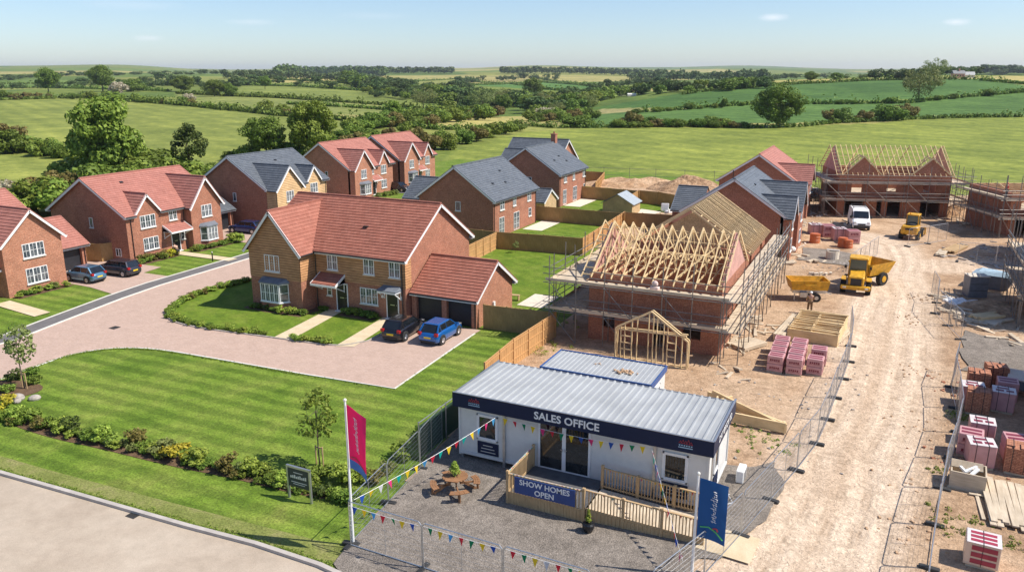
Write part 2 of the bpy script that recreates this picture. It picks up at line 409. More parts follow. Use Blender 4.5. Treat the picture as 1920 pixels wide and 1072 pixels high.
def make_terrain():
    rs=[0,40,80,110,130,150,165]
    r=172
    while r<14500: rs.append(r);r*=1.017
    azs=[]
    a=-180.
    while a<180: 
        azs.append(a);a+= .35 if -44<=a<44 else 4.
    vs=[];cols=[]
    for rr in rs:
        for az in azs:
            t=R(az);aa=rr*math.sin(t);dd=rr*math.cos(t)
            x=aa*cyw-dd*syw;y=aa*syw+dd*cyw
            vs.append((x,y,th(x,y)-.03));cols.append(fcol(x,y) if abs(az)<50 else GRN[0])
    n=len(azs);fs=[]
    for k in range(len(rs)-1):
        for i in range(n):
            j=(i+1)%n
            if k==0: fs.append((j,n+i,n+j)) if False else fs.append((i,n+i,n+j))
            else: fs.append((k*n+i,(k+1)*n+i,(k+1)*n+j,k*n+j))
    me=bpy.data.meshes.new('terrain');me.from_pydata(vs,[],fs);me.flip_normals() if False else None
    at=me.color_attributes.new('Col','FLOAT_COLOR','POINT')
    at.data.foreach_set('color',np.array([(*c,1) for c in cols],dtype=np.float32).ravel())
    me.polygons.foreach_set('use_smooth',[True]*len(fs))
    m,nt,ns,ls,b=nodes('field_grass');tc=ns.new('ShaderNodeTexCoord')
    va=ns.new('ShaderNodeAttribute');va.attribute_name='Col'
    c=va.outputs['Color']
    for sc,amt,det in ((.011,.25,5),(.06,.24,6),(.5,.30,5)):
        q=noise(ns,ls,tc.outputs['Object'],sc,det,.62,.6);r=ramp(ns,[(1-amt,1-amt*.85,1-amt),(1+amt,1+amt*.8,1+amt*.6)],[.33,.68]);ls.new(q.outputs[0],r.inputs[0])
        c=mixc(ns,ls,c,r.outputs[0],1.,'MULTIPLY')
    wv=ns.new('ShaderNodeTexWave');wv.inputs['Scale'].default_value=.035;wv.inputs['Distortion'].default_value=5.;wv.inputs['Detail'].default_value=3.;wv.inputs['Detail Scale'].default_value=.4
    mp=ns.new('ShaderNodeMapping');mp.inputs['Rotation'].default_value=(0,0,R(-62));ls.new(tc.outputs['Object'],mp.inputs[0]);ls.new(mp.outputs[0],wv.inputs[0]);rw=ramp(ns,[(.88,.9,.88),(1.1,1.08,1.05)],[.2,.8]);ls.new(wv.outputs[0],rw.inputs[0]);c=mixc(ns,ls,c,rw.outputs[0],.75,'MULTIPLY')
    ls.new(c,b.inputs['Base Color']);b.inputs['Roughness'].default_value=.95;b.inputs['Specular IOR Level'].default_value=.15
    bump(ns,ls,b,q.outputs[0],.8,.25)
    me.materials.append(m)
    o=link('ground',me,kind='structure')
    # make sure faces look up
    if me.polygons[5000].normal.z<0: me.flip_normals()
make_terrain()
# ================================================================== GROUND SHEETS (each a few mm to cm above the one below)
def smoothpoly(P,it=2,closed=True):
    for _ in range(it):
        Q=[];n=len(P)
        for i in range(n if closed else n-1):
            a=P[i];b=P[(i+1)%n]
            Q.append((a[0]*.75+b[0]*.25,a[1]*.75+b[1]*.25));Q.append((a[0]*.25+b[0]*.75,a[1]*.25+b[1]*.75))
        P=Q if closed else [P[0]]+Q+[P[-1]]
    return P
def sheet(name,P,z,mat):
    b=MB();P=list(P)
    ar=sum(P[i][0]*P[(i+1)%len(P)][1]-P[(i+1)%len(P)][0]*P[i][1] for i in range(len(P)))
    if ar<0: P.reverse()
    b.poly([(p[0],p[1],z) for p in P]);return b.build(name,mat,kind='structure')
def strip(name,pts,w,h,mat,z=0.,off=0.,**k):
    """a kerb or edging swept along a polyline in plan"""
    b=MB();n=len(pts);L=[]
    for i in range(n):
        a=pts[max(0,i-1)];c=pts[min(n-1,i+1)]
        dx,dy=c[0]-a[0],c[1]-a[1];l=math.hypot(dx,dy);nx,ny=-dy/l,dx/l
        L.append([(pts[i][0]+nx*(off-w/2),pts[i][1]+ny*(off-w/2),z),(pts[i][0]+nx*(off-w/2),pts[i][1]+ny*(off-w/2),z+h),
                  (pts[i][0]+nx*(off+w/2),pts[i][1]+ny*(off+w/2),z+h),(pts[i][0]+nx*(off+w/2),pts[i][1]+ny*(off+w/2),z)])
    b.loft(L);return b.build(name,mat,kind='structure',**k)
# estate lawn
sheet('lawn',[(-75,20.2),(-17.6,20.5),(-17.2,22.5),(-18.2,27.9),(-19.2,33.7),(-20.4,42.2),(-20.6,46.8),(-19,60),(-28,100),(-34,140),(-84,150),(-100,60)],.0,M['lawn'])
# adopted road in the foreground
K=[G(-80,868),G(0,888),G(120,922),G(235,955),G(350,988),G(480,1022),G(600,1062),(-16.2,20.15),(-14.5,18.9),(-12,17.2),(-9,16.2),(0,16),(8,16)]
sheet('road',K+[(8,-10),(-80,-10)],.012,M['road'])
strip('kerb',K,.20,.13,M['kerb'],0.01)
sheet('verge',[(p[0],p[1]+.1) for p in K[:8]]+[(-16.5,22.2),(-19,21.7),(-26,21.3),(-34,20.9),(-42,20.7)],.006,M['verge'])
# block-paved estate road and drives
dl=[(-55,26.7)]+[G(*p) for p in [(0,712),(60,690),(130,665),(190,655),(240,652),(300,655),(400,672),(560,700),(740,729),(890,626)]]
dl=[dl[0]]+smoothpoly(dl[1:9],2,False)+dl[9:]
edge=[(-55.4,14),(-54.2,27),(-53.6,32),(-54.6,36.4),(-55.9,42.6),(-56.5,47),(-56.9,58),(-57.4,75),(-58.5,95),(-60,112)]
sheet('block_paving_road',dl+[(-25.4,48.0),(-31.2,48.0),(-31.2,53),(-50.9,53),(-50.6,75),(-51.2,95),(-53,112)]+list(reversed(edge)),.030,M['pave'])
strip('paving_edge',dl[1:],.12,.03,M['sill'],.022)
strip('kerb',edge,.16,.06,M['sill'],.02)
ped=[(p[0]-.1,p[1]) for p in edge]
ped2=[(p[0]-1.75-(.35 if i>6 else 0),p[1]) for i,p in enumerate(edge)]
sheet('pavement',ped+list(reversed(ped2)),.036,M['asph'])
strip('kerb',ped2,.10,.06,M['sill'],.02)
# island garden of the timber-fronted house
isl=[(-50.9,62),(-51.2,52.2)]+[G(*p) for p in [(400,540),(335,563),(312,580),(312,597),(335,608),(400,620),(500,632),(590,645),(640,650),(690,640),(735,618)]]+[(-31.3,47.8)]
isl=[isl[0]]+smoothpoly(isl[1:12],2,False)+isl[12:]
sheet('garden_lawn',isl+[(-31.3,57),(-44,62)],.046,M['lawn2'])
strip('garden_edging',isl[1:-1],.12,.07,M['stone'],.03)
def path_(n,P): sheet(n,P,.056,M['path'])
path_('path',[G(512,634),G(545,638.5),(-37.3,47.6),(-38.6,47.6)])
path_('path',[G(628,650),G(664,651),(-32.3,47.6),(-33.5,47.6)])
sheet('flower_bed',[(-45,45.8),(-45,44.9),(-43,44.7),(-39.3,44.8),(-38.9,47.4),(-39.9,47.5),(-39.8,45.8)],.052,M['soil'])
sheet('flower_bed',[(-37.1,47.5),(-37,46.4),(-33.9,46.3),(-33.7,47.5)],.052,M['soil'])
# left row: drives, paths, lawns
X0=-57.7
sheet('driveway',[(X0,43.2),(X0,49.6),(-61.6,49.5),(-61.9,51.8),(-72,51.8),(-72,44.),(-65,44.0),(-61.5,43.9)],.030,M['pave'])
sheet('driveway',[(-59.,63.8),(-59.,71),(-72,71.2),(-72,63.8)],.030,M['pave'])
sheet('driveway',[(-60.,84),(-60.,92),(-75,93),(-75,84)],.030,M['pave'])
sheet('driveway',[(-60.5,104.6),(-60.5,106.8),(-72,106.9),(-72,102.2),(-66,102.2)],.030,M['asph'])
path_('path',[(-57.6,36.2),(-57.6,37.5),(-63.6,38.2),(-63.6,36.9)])
path_('path',[(-57.9,56.4),(-57.9,57.6),(-65.9,57.6),(-65.9,56.4)])
for P in ([(-64.6,38.9),(-64.6,43.8),(-63.4,43.8),(-63.4,38.9)],[(-66,52),(-65.1,49.8),(-64.2,51),(-64.2,56.2),(-66,56.2)],[(-65.2,58.0),(-63.8,58.2),(-63.6,63.4),(-65.2,63.4)]):
    sheet('flower_bed',P,.020,M['soil'])
# shrub bed across the front lawn, and its soil
bed=[G(*p) for p in [(-60,768),(0,782),(100,812),(200,838),(330,865),(450,893),(540,917),(650,938)]]
bedP=[(p[0],p[1]+(.42+.15*math.sin(p[0]*1.7))) for p in bed]+[(p[0],p[1]-(.35+.12*math.sin(p[0]*2.3))) for p in reversed(bed)]
sheet('shrub_bed',smoothpoly(bedP,2),.02,M['soil'])
tq=G(42,730)
sheet('shrub_bed',smoothpoly([(tq[0]-1.8,tq[1]-3.2),(tq[0]+.6,tq[1]-1.7),(tq[0]+1.4,tq[1]+.1),(tq[0]+.6,tq[1]+1.),(tq[0]-1.6,tq[1]+.9),(tq[0]-4,tq[1]-.5)],2),.024,M['soil'])
# back gardens
for P in ([(-31.,58),(-20.9,53.9),(-26.4,83),(-29,82.6),(-37.4,74.4)],[(-38.8,83.3),(-28.6,83.3),(-31.4,100.6),(-38.8,99.5)],[(-40.7,101.4),(-31.6,101.4),(-26.5,104),(-26,112),(-38,118),(-40.7,118)]):
    sheet('back_garden_lawn',P,.012,M['lawn2'])
for P in ([(-38.7,84),(-36.2,84),(-36.2,91),(-38.7,91)],[(-40.6,102),(-38.2,102),(-38.2,109),(-40.6,109)],[(-25.8,55),(-23.6,55),(-23.6,58.6),(-25.8,58.6)],[(-30.6,98.6),(-27.,98.6),(-27,103),(-30,104)]):
    sheet('patio',P,.022,M['patio'])
# ------------------------------------------------------------------ building site earth: a real relief sheet with worn tracks
def vn(x,y):   # small value noise
    def h(i,j): 
        q=math.sin(i*127.1+j*311.7)*43758.5453;return q-math.floor(q)
    i,j=math.floor(x),math.floor(y);fx,fy=x-i,y-j;fx=fx*fx*(3-2*fx);fy=fy*fy*(3-2*fy)
    return (h(i,j)*(1-fx)+h(i+1,j)*fx)*(1-fy)+(h(i,j+1)*(1-fx)+h(i+1,j+1)*fx)*fy
def seg(p,a,b):
    dx,dy=b[0]-a[0],b[1]-a[1];t=max(0,min(1,((p[0]-a[0])*dx+(p[1]-a[1])*dy)/(dx*dx+dy*dy)));return math.hypot(p[0]-a[0]-t*dx,p[1]-a[1]-t*dy)
TRACK=[G(*p) for p in [(1450,1180),(1520,1020),(1590,860),(1640,720),(1670,600),(1670,520),(1660,460),(1610,445)]]
TR2=[G(*p) for p in [(1670,500),(1780,500),(1920,505),(2050,510)]]
SITE=[(-16,20.4),(-12,17.4),(-8,16.4),(0,16.3),(60,16.3),(60,60),(52,110),(38,128),(18,138),(4,132),(-6,134),(-14,122),(-24,130),(-36,127),(-40,121),(-26,112),(-25,104),(-27,98),(-28.4,83.3),(-20.8,54),(-20.5,42.2),(-19.3,33.7),(-18.3,27.9),(-17.5,21.9)]
def site():
    st=.4;vs={};V=[];F=[];T=[];S=[]
    nx0,nx1=int(-42/st),int(62/st);ny0,ny1=int(16/st),int(140/st)
    def inside(x,y):
        return inpoly(x+.9*(vn(x*.3+7,y*.3)-.5)*(2 if y>95 else .0),y+2.5*(vn(x*.25,y*.25+9)-.5)*(1.8 if y>95 else 0),SITE)
    def vid(i,j):
        if (i,j) in vs: return vs[(i,j)]
        x,y=i*st,j*st
        d,sg=min((seg((x,y),a,b),1 if (b[0]-a[0])*(y-a[1])-(b[1]-a[1])*(x-a[0])>0 else -1) for a,b in zip(TRACK,TRACK[1:]));S.append(d*sg);d2=min(seg((x,y),a,b) for a,b in zip(TR2,TR2[1:]))
        t=max(1-sstep(2.0,4.2,d),.8*(1-sstep(2.,4.,d2)))
        rough=(vn(x*.8,y*.8)*.06+vn(x*2.1+3,y*2.1)*.045)
        rut=-.035*math.exp(-((d-1.05)/.3)**2)
        z=.022+rough*(1-.8*t)+rut*t+.03*t
        if x<-16.8 and y<60: z=min(z,.03)
        vs[(i,j)]=len(V);V.append((x,y,z));T.append(t*(.75+.5*vn(x*.5,y*.2))*(1-.35*math.exp(-(d/.45)**2)));return vs[(i,j)]
    for i in range(nx0,nx1):
        for j in range(ny0,ny1):
            if inside((i+.5)*st,(j+.5)*st): F.append((vid(i,j),vid(i+1,j),vid(i+1,j+1),vid(i,j+1)))
    me=bpy.data.meshes.new('bare_earth');me.from_pydata(V,[],F);me.polygons.foreach_set('use_smooth',[True]*len(F))
    at=me.attributes.new('Track','FLOAT','POINT');at.data.foreach_set('value',T);at=me.attributes.new('Off','FLOAT','POINT');at.data.foreach_set('value',S)
    m,nt,ns,ls,b=nodes('site_earth');tc=ns.new('ShaderNodeTexCoord');co=tc.outputs['Object']
    n=noise(ns,ls,co,.22,7,.65,.5);r=ramp(ns,[(.29,.185,.11),(.45,.31,.20),(.56,.41,.28),(.42,.30,.195)],[.3,.44,.58,.72]);ls.new(n.outputs[0],r.inputs[0])
    at_=ns.new('ShaderNodeAttribute');at_.attribute_name='Track'
    c=mixc(ns,ls,r.outputs[0],(.68,.55,.42),math_(ns,ls,'MINIMUM',at_.outputs['Fac'],1.))
    for sc,am in ((1.3,.16),(5.,.2),(14.,.16)):
        q=noise(ns,ls,co,sc,5,.65,1.2);rr=ramp(ns,[(1-am,1-am*1.1,1-am*1.2),(1+am*.7,)*3],[.34,.6]);ls.new(q.outputs[0],rr.inputs[0]);c=mixc(ns,ls,c,rr.outputs[0],1.,'MULTIPLY')
    ls.new(c,b.inputs['Base Color']);b.inputs['Roughness'].default_value=.95;b.inputs['Specular IOR Level'].default_value=.15
    # tyre ruts: bands at a wandering offset from the track's centre line
    of_=ns.new('ShaderNodeAttribute');of_.attribute_name='Off'
    nw=noise(ns,ls,co,.055,2,.4);o1=math_(ns,ls,'ADD',of_.outputs['Fac'],math_(ns,ls,'MULTIPLY',nw.outputs[0],4.))
    w1=math_(ns,ls,'SINE',math_(ns,ls,'MULTIPLY',o1,2*PI/1.15));w2=math_(ns,ls,'SINE',math_(ns,ls,'MULTIPLY',o1,2*PI/.27))
    nb_=noise(ns,ls,co,.5,5,.7);gate=ramp(ns,[(0,)*3,(1,)*3],[.42,.62]);ls.new(nb_.outputs[0],gate.inputs[0]);gk=math_(ns,ls,'ADD',math_(ns,ls,'MULTIPLY',at_.outputs['Fac'],.9),.12);gk.node.use_clamp=True
    rt_=math_(ns,ls,'MULTIPLY',math_(ns,ls,'ADD',w1,math_(ns,ls,'MULTIPLY',w2,.30)),math_(ns,ls,'MULTIPLY',gate.outputs[0],gk))
    rr=ramp(ns,[(.72,.67,.62),(1.07,)*3],[.0,.8]);ls.new(math_(ns,ls,'ADD',math_(ns,ls,'MULTIPLY',rt_,.5),.5),rr.inputs[0]);c=mixc(ns,ls,c,rr.outputs[0],.8,'MULTIPLY')
    vo=ns.new('ShaderNodeTexVoronoi');vo.inputs['Scale'].default_value=2.6;ls.new(co,vo.inputs['Vector']);rs=ramp(ns,[(.45,.42,.40),(1,1,1)],[.05,.13]);ls.new(vo.outputs['Distance'],rs.inputs[0]);c=mixc(ns,ls,c,rs.outputs[0],.8,'MULTIPLY')
    ls.new(c,b.inputs['Base Color'])
    q=noise(ns,ls,co,3.,7,.7,1.5);hh=math_(ns,ls,'ADD',q.outputs[0],math_(ns,ls,'MULTIPLY',rt_,.16));bump(ns,ls,b,hh,.7,.2)
    me.materials.append(m);link('bare_earth',me,kind='structure')
site()
# gravel
def wob(P,a=.35,st=1.2,cl=True):
    out=[]
    for i in range(len(P) if cl else len(P)-1):
        p,q=P[i],P[(i+1)%len(P)];l=math.hypot(q[0]-p[0],q[1]-p[1]);k=max(1,int(l/st))
        for j in range(k):
            x=p[0]+(q[0]-p[0])*j/k;y=p[1]+(q[1]-p[1])*j/k
            out.append((x+a*(vn(x*1.3,y*1.1+5)-.5)*2,y+a*(vn(x*.9+4,y*1.2)-.5)*2))
    return out
from mathutils.geometry import tessellate_polygon
def raised(name,P,z,mat):
    b=MB();P=list(P);n=len(P)
    if sum(P[i][0]*P[(i+1)%n][1]-P[(i+1)%n][0]*P[i][1] for i in range(n))<0: P.reverse()
    tr=tessellate_polygon([[Vector((q[0],q[1],0)) for q in P]])
    fs=[]
    for t in tr:
        a,c,d=[P[i] for i in t];up=(c[0]-a[0])*(d[1]-a[1])-(c[1]-a[1])*(d[0]-a[0])>0
        fs.append(tuple(t) if up else tuple(reversed(t)))
    b.add([(q[0],q[1],z) for q in P],fs)
    for i in range(n): j=(i+1)%n;b.add([(P[i][0],P[i][1],z-.15),(P[j][0],P[j][1],z-.15),(P[j][0],P[j][1],z),(P[i][0],P[i][1],z)],[(0,1,2,3)]);return b.build(name,mat,kind='structure')
gv=[(-17.3,20.6),(-17.55,21.9),(-18.2,27.9),(-18.9,33.7),(-17.5,34.8),(-5.3,34.9)]+wob([(-4.3,35.2),(-3.4,35.8),(-2.9,35.2),(-2.6,33.6),(-2.75,32.0),(-3.2,30.2),(-3.8,28.6),(-4.5,27.0),(-5.0,25.0),(-5.3,21.6)],.4,.35,False)+[(-5.6,16.5),(-9,16.5),(-12.5,17.5),(-15.0,19.2)]
raised('gravel_yard',gv,.135,M['gravel'])
raised('gravel_patch',wob([(5.6,54),(9,51.5),(13,52),(18,55),(17,61),(12,62),(8,61.5),(5.8,62.5)],.6),.135,M['gravel'])
raised('gravel_patch',wob([(-7,81),(-2.2,80),(-1.5,84.5),(-3,86.5),(-7.2,87)],.5),.135,M['gravel'])
sheet('concrete_slab',[(-5.2,27.5),(-3.1,27.3),(-3.0,29.2),(-5.1,29.3)],.15,M['path'])

def drain(px,py,label,w=.3,dp=.22,z=.034):
    q=MB();x,y=G(px,py)
    q.box(-w,w,-dp,-dp+.04,0,.012);q.box(-w,w,dp-.04,dp,0,.012);q.box(-w,-w+.04,-dp+.04,dp-.04,0,.012);q.box(w-.04,w,-dp+.04,dp-.04,0,.012)
    n=9
    for k in range(n): xx=-w+.04+(2*w-.08)*(k+.3)/n;q.box(xx,xx+.03,-dp+.04,dp-.04,0,.009)
    q.build('drain_cover',simple('cast_iron',(.04,.038,.036),.6),None,(x,y,z),0,label=label,cat='drain cover')
drain(250,966,'road gully grate against the kerb of the pale road at the bottom left',.25,.2,.018)
drain(215,615,'square drain cover in the pink block paving left of the island garden',.3,.3)
# ================================================================== HOUSES
def frame_of(root,org,right,nrm):
    """matrix whose x runs along the wall, -y points out of it, z up"""
    rt=Vector(right).normalized();n=Vector(nrm).normalized()
    Mx=Matrix(((rt.x,-n.x,0,org[0]),(rt.y,-n.y,0,org[1]),(rt.z,-n.z,1,org[2]),(0,0,0,1)))
    return Mx
def window(root,W_,x,z,w,h,lights=2,bars=1,sill=True,dx=0.,name='window',glass='glass'):
    b=MB();b.M=W_;t=.055;y0,y1=-.05,.03
    b.box(x,x+w,y0,y1,z,z+t);b.box(x,x+w,y0,y1,z+h-t,z+h);b.box(x,x+t,y0,y1,z+t,z+h-t);b.box(x+w-t,x+w,y0,y1,z+t,z+h-t)
    for i in range(1,lights): 
        xc=x+w*i/lights;b.box(xc-.045,xc+.045,y0,y1,z+t,z+h-t)
    for i in range(lights):
        xa=x+w*i/lights+.06;xb=x+w*(i+1)/lights-.06
        for j in range(1,bars+1):
            zc=z+h*j/(bars+1);b.box(xa,xb,-.035,.0,zc-.016,zc+.016)
        if lights>1 and w/lights>.42: xc=(xa+xb)/2;b.box(xc-.012,xc+.012,-.035,0,z+t,z+h-t)
    o=b.build(name,M['white'],root)
    g=MB();g.M=W_;g.box(x+.03,x+w-.03,-.018,.02,z+.03,z+h-.03);g.build('pane',M[glass],o)
    if sill:
        q=MB();q.M=W_;q.box(x-.06,x+w+.06,-.11,.0,z-.09,z-.003);q.build('sill',M['sill'],o)
    return o
def french(root,W_,x,w=1.4,h=2.1,z=.1): return window(root,W_,x,z,w,h,2,2,False,name='french_door')
def door(root,W_,x,z=.12,w=.95,h=2.1,col='black'):
    b=MB();b.M=W_;b.box(x-.08,x,-.05,.03,z,z+h+.08);b.box(x+w,x+w+.08,-.05,.03,z,z+h+.08);b.box(x,x+w,-.05,.03,z+h,z+h+.08);b.box(x-.1,x+w+.1,-.3,0,0.03,z)
    f=b.build('door_frame',M['white'],root)
    d=MB();d.M=W_;d.box(x+.005,x+w-.005,-.03,.02,z+.005,z+h-.005)
    for zz in (.25,1.15): d.box(x+.18,x+w-.18,-.04,-.03,z+zz,z+zz+.7)
    o=d.build('door',M[col],root)
    k=MB();k.M=W_;k.box(x+w*.3,x+w*.7,-.055,-.04,z+1.0,z+1.06);k.tube((x+w-.1,-.09,z+1.05),(x+w-.1,-.03,z+1.05),.025);k.build('handle',M['alloy'],o)
def bay(root,W_,x,w,brick,z0=.75,h=1.45,p=.62):
    """canted bay: brick dado, three glazed faces, lead roof"""
    c=.45;P=[(x,0),(x+c,-p),(x+w-c,-p),(x+w,0)]
    d=MB();d.M=W_;d.prism(P,0,z0-.05);d.build('bay_wall',M[brick],root)
    s=MB();s.M=W_;s.prism([(x-.08,0),(x+c-.05,-p-.09),(x+w-c+.05,-p-.09),(x+w+.08,0)],z0-.05,z0+.03);s.build('bay_sill',M['white'],root)
    r=MB();r.M=W_;A=[(x-.12,0,z0+h+.02),(x+c-.08,-p-.14,z0+h+.02),(x+w-c+.08,-p-.14,z0+h+.02),(x+w+.12,0,z0+h+.02)]
    r.loft([A,[(a[0],a[1],a[2]+.1) for a in A],[(x+.1,0,z0+h+.38),(x+c+.05,-.12,z0+h+.36),(x+w-c-.05,-.12,z0+h+.36),(x+w-.1,0,z0+h+.38)]]);r.build('bay_roof',M['lead'],root)
    for (a,bq),l in zip(zip(P,P[1:]),(1,4 if w>2.4 else 3,1)):
        dx,dy=bq[0]-a[0],bq[1]-a[1];ln=math.hypot(dx,dy)
        loc=Matrix(((dx/ln,-dy/ln,0,a[0]),(dy/ln,dx/ln,0,a[1]),(0,0,1,0),(0,0,0,1)))
        window(root,W_@loc,.02,z0+.03,ln-.04,h-.02,l,1,False)
def canopy(root,W_,x,w,z,roofm,lean=False,p=1.0):
    """tiled mono-pitch porch roof on brackets"""
    if not lean:
        t=MB();t.M=W_
        t.courses([(x,-p,z),(x+w,-p,z),(x+w,0,z+.62),(x,0,z+.62)],.3,.035,lift=.03);t.add([(x,-p,z),(x,0,z),(x,0,z+.62)],[(0,1,2),(2,1,0)]);t.add([(x+w,-p,z),(x+w,0,z),(x+w,0,z+.62)],[(0,1,2),(2,1,0)])
        t.build('porch_roof',M[roofm],root)
        f=MB();f.M=W_;f.box(x-.04,x+w+.04,-p-.05,-p+.0,z-.14,z+.02);f.beam((x-.03,-p,z-.02),(x-.03,0,z+.6),.05,.18);f.beam((x+w+.03,-p,z-.02),(x+w+.03,0,z+.6),.05,.18);f.box(x,x+w,-p,0,z-.05,z-.012)
    else:
        t=MB();t.M=W_;t.box(x-.05,x+w+.05,-p-.03,0,z+.02,z+.09);t.loft([[(x-.05,-p,z+.09),(x+w+.05,-p,z+.09),(x+w+.05,0,z+.09),(x-.05,0,z+.09)],[(x+.05,-.05,z+.3),(x+w-.05,-.05,z+.3),(x+w-.05,0,z+.3),(x+.05,0,z+.3)]]);t.build('porch_roof',M['lead'],root)
        f=MB();f.M=W_;f.box(x,x+w,-p,0,z-.12,z+.02)
    for xx in (x+.08,x+w-.08):
        f.beam((xx,-.03,z-.75),(xx,-.03,z-.05),.07,.07);f.beam((xx,-.03,z-.7),(xx,-p+.1,z-.12),.06,.07)
    f.build('porch_frame',M['white'],root)
def roof_gable(root,x0,x1,y0,y1,ze,zr,mat,oe=.35,ov=.28,cuts=(),cutb=(),cd=.32,tl=.035,barge=(1,1),name='roof',fascia=(1,1)):
    """ridge along x between verges; cuts = x intervals of the front eave left open under wings"""
    ym=(y0+y1)/2;s=(zr-ze)/(ym-y0);L=.05
    r=MB()
    def P(x,y):
        return (x,y,(ze+s*(y-y0)) if y<=ym else (ze+s*(y1-y)))
    r.courses([P(x0-ov,y0),P(x1+ov,y0),P(x1+ov,ym),P(x0-ov,ym)],cd,tl,lift=L)
    r.courses([P(x0-ov,y1),P(x1+ov,y1),P(x1+ov,ym),P(x0-ov,ym)],cd,tl,lift=L)
    def intervals(cs):
        iv=[];a=x0-ov
        for c0,c1 in sorted(cs):
            if c0>a+.02: iv.append((a,c0))
            a=max(a,c1)
        if a<x1+ov-.02: iv.append((a,x1+ov))
        return iv
    for side,cs,yy,sg in ((0,cuts,y0,-1),(1,cutb,y1,1)):
        for a,b_ in intervals(cs):
            pe=(yy+sg*oe,ze-s*oe)
            r.courses([(a,yy,ze),(b_,yy,ze),(b_,pe[0],pe[1]),(a,pe[0],pe[1])],cd,tl,lift=L)
            if fascia[side]:
                f=MB();gt=MB();f.xprism([(yy,pe[1]-.13),(pe[0]-sg*.03,pe[1]-.13),(pe[0]-sg*.03,pe[1]+.02),(pe[0],pe[1]+.02),(pe[0],pe[1]-.17),(yy,pe[1]-.17)],a,b_)
                gt.tube((a,pe[0]+sg*.06,pe[1]-.01),(b_,pe[0]+sg*.06,pe[1]-.01),.062,6);f.build('fascia',M['white'],root);gt.build('gutter',M['gutter'],root)
    # ridge
    r.beam((x0-ov,ym,zr+L+.035),(x1+ov,ym,zr+L+.035),.24,.09)
    r.build(name,mat,root)
    for i,x in ((0,x0-ov),(1,x1+ov)):
        if not barge[i]: continue
        sg=-1 if i==0 else 1
        xx=x+sg*.02
        for yy,sgn in ((y0-oe-.04,1),(y1+oe+.04,-1)):
            ye=y0-oe-.04 if sgn==1 else y1+oe+.04
            ze_=ze-s*(oe+.04)
            bb=MB();bb.beam((xx,ye,ze_-.07),(xx,ym,zr-.07),.045,.24);bb.build('bargeboard',M['white'],root)
            vb=MB();vb.beam((xx,ye,ze_+.075),(xx,ym,zr+.075),.09,.05);vb.build('verge_capping',M['lead'] if mat is M['slate'] else mat,root)
    return s
def wing_roof(root,x0,x1,p,ze,zr,ymeet,mat,ov=.3,oe=.3,cd=.32,tl=.035,ydeep=.0):
    xm=(x0+x1)/2;s=(zr-ze)/(xm-x0);L=.055;r=MB();yf=-p-ov
    for sg,xe in ((1,x0),(-1,x1)):
        xo=xe-sg*oe;zo=ze-s*oe
        r.courses([(xm,yf,zr),(xm,ymeet,zr),(xe,.12,ze),(xo,ydeep-.02,zo),(xo,yf,zo)],cd,tl,lift=L)
    r.beam((xm,yf,zr+L+.03),(xm,ymeet,zr+L+.03),.22,.08)
    r.build('wing_roof',mat,root)
    for sg,xe in ((1,x0),(-1,x1)):
        xo=xe-sg*(oe+.03);zo=ze-s*(oe+.03)
        bb=MB();vb=MB();bb.beam((xo,yf-.02,zo-.07),(xm,yf-.02,zr-.07),.045,.24,up=(0,0,1));vb.beam((xo,yf-.02,zo+.07),(xm,yf-.02,zr+.07),.08,.05)
        bb.build('bargeboard',M['white'],root);vb.build('verge_capping',M['lead'] if mat is M['slate'] else mat,root)
        if p>.4: g=MB();g.tube((xe-sg*(oe+.05),yf+.1,ze-s*oe),(xe-sg*(oe+.05),-.2,ze-s*oe),.06,6);g.build('gutter',M['gutter'],root)
def pipe(root,x,y,z): 
    b=MB();b.tube((x,y,0),(x,y,z),.04,6);b.build('downpipe',M['gutter'],root)
def fsoldier(): pass
def house(name,label,x,y,rot,w,d,ze,zr,brick,roof,wings=(),gablets=(),cat='house',group=None,back_wings=(),walls=True,pipes=(),cd=.32,wallfront=None):
    root=empty(name,x,y,0,rot,label=label,cat=cat,group=group)
    roof=M[roof]
    b=MB();b.xprism([(0,-.3),(d,-.3),(d,ze-.02),(d/2,zr-.03),(0,ze-.02)],0,w)
    for (x0,x1,p,zw) in [(q[0],q[1],q[2],q[3]) for q in wings]:
        zew=q_[4] if False else ze
        b.yprism([(x0,-.3),(x1,-.3),(x1,ze-.02),((x0+x1)/2,zw-.03),(x0,ze-.02)],-p,.3)
    for (x0,x1,zg) in gablets:
        b.yprism([(x0,ze-.3),(x1,ze-.3),(x1,ze-.02),((x0+x1)/2,zg-.04),(x0,ze-.02)],-.012,.25)
    # plinth course standing slightly proud
    b.box(-.025,w+.025,-.025,d+.025,-.3,.3)
    for q in wings: b.box(q[0]-.025,q[1]+.025,-q[2]-.025,.1,-.3,.32)
    b.build('wall',M[brick],root)
    s=(zr-ze)/(d/2)
    cuts=[(q[0]-.22,q[1]+.22) for q in wings]+[(g[0]+.02,g[1]-.02) for g in gablets]
    roof_gable(root,0,w,0,d,ze,zr,roof,cuts=cuts,cd=cd)
    for q in wings: wing_roof(root,q[0],q[1],q[2],ze,q[3],(q[3]-ze)/s+.05,roof,cd=cd)
    for g in gablets: wing_roof(root,g[0],g[1],0.,ze,g[2],(g[2]-ze)/s+.05,roof,ov=.26,oe=.1,cd=cd)
    for (px_,py_) in pipes: pipe(root,px_,py_,ze-.1)
    return root
def wf(y=0.,x=0.): return frame_of(None,(x,y,0),(1,0,0),(0,-1,0))
def wr(x): return frame_of(None,(x,0,0),(0,1,0),(1,0,0))
def wl(x): return frame_of(None,(x,0,0),(0,-1,0),(-1,0,0))
def wb(y): return frame_of(None,(0,y,0),(-1,0,0),(0,1,0))
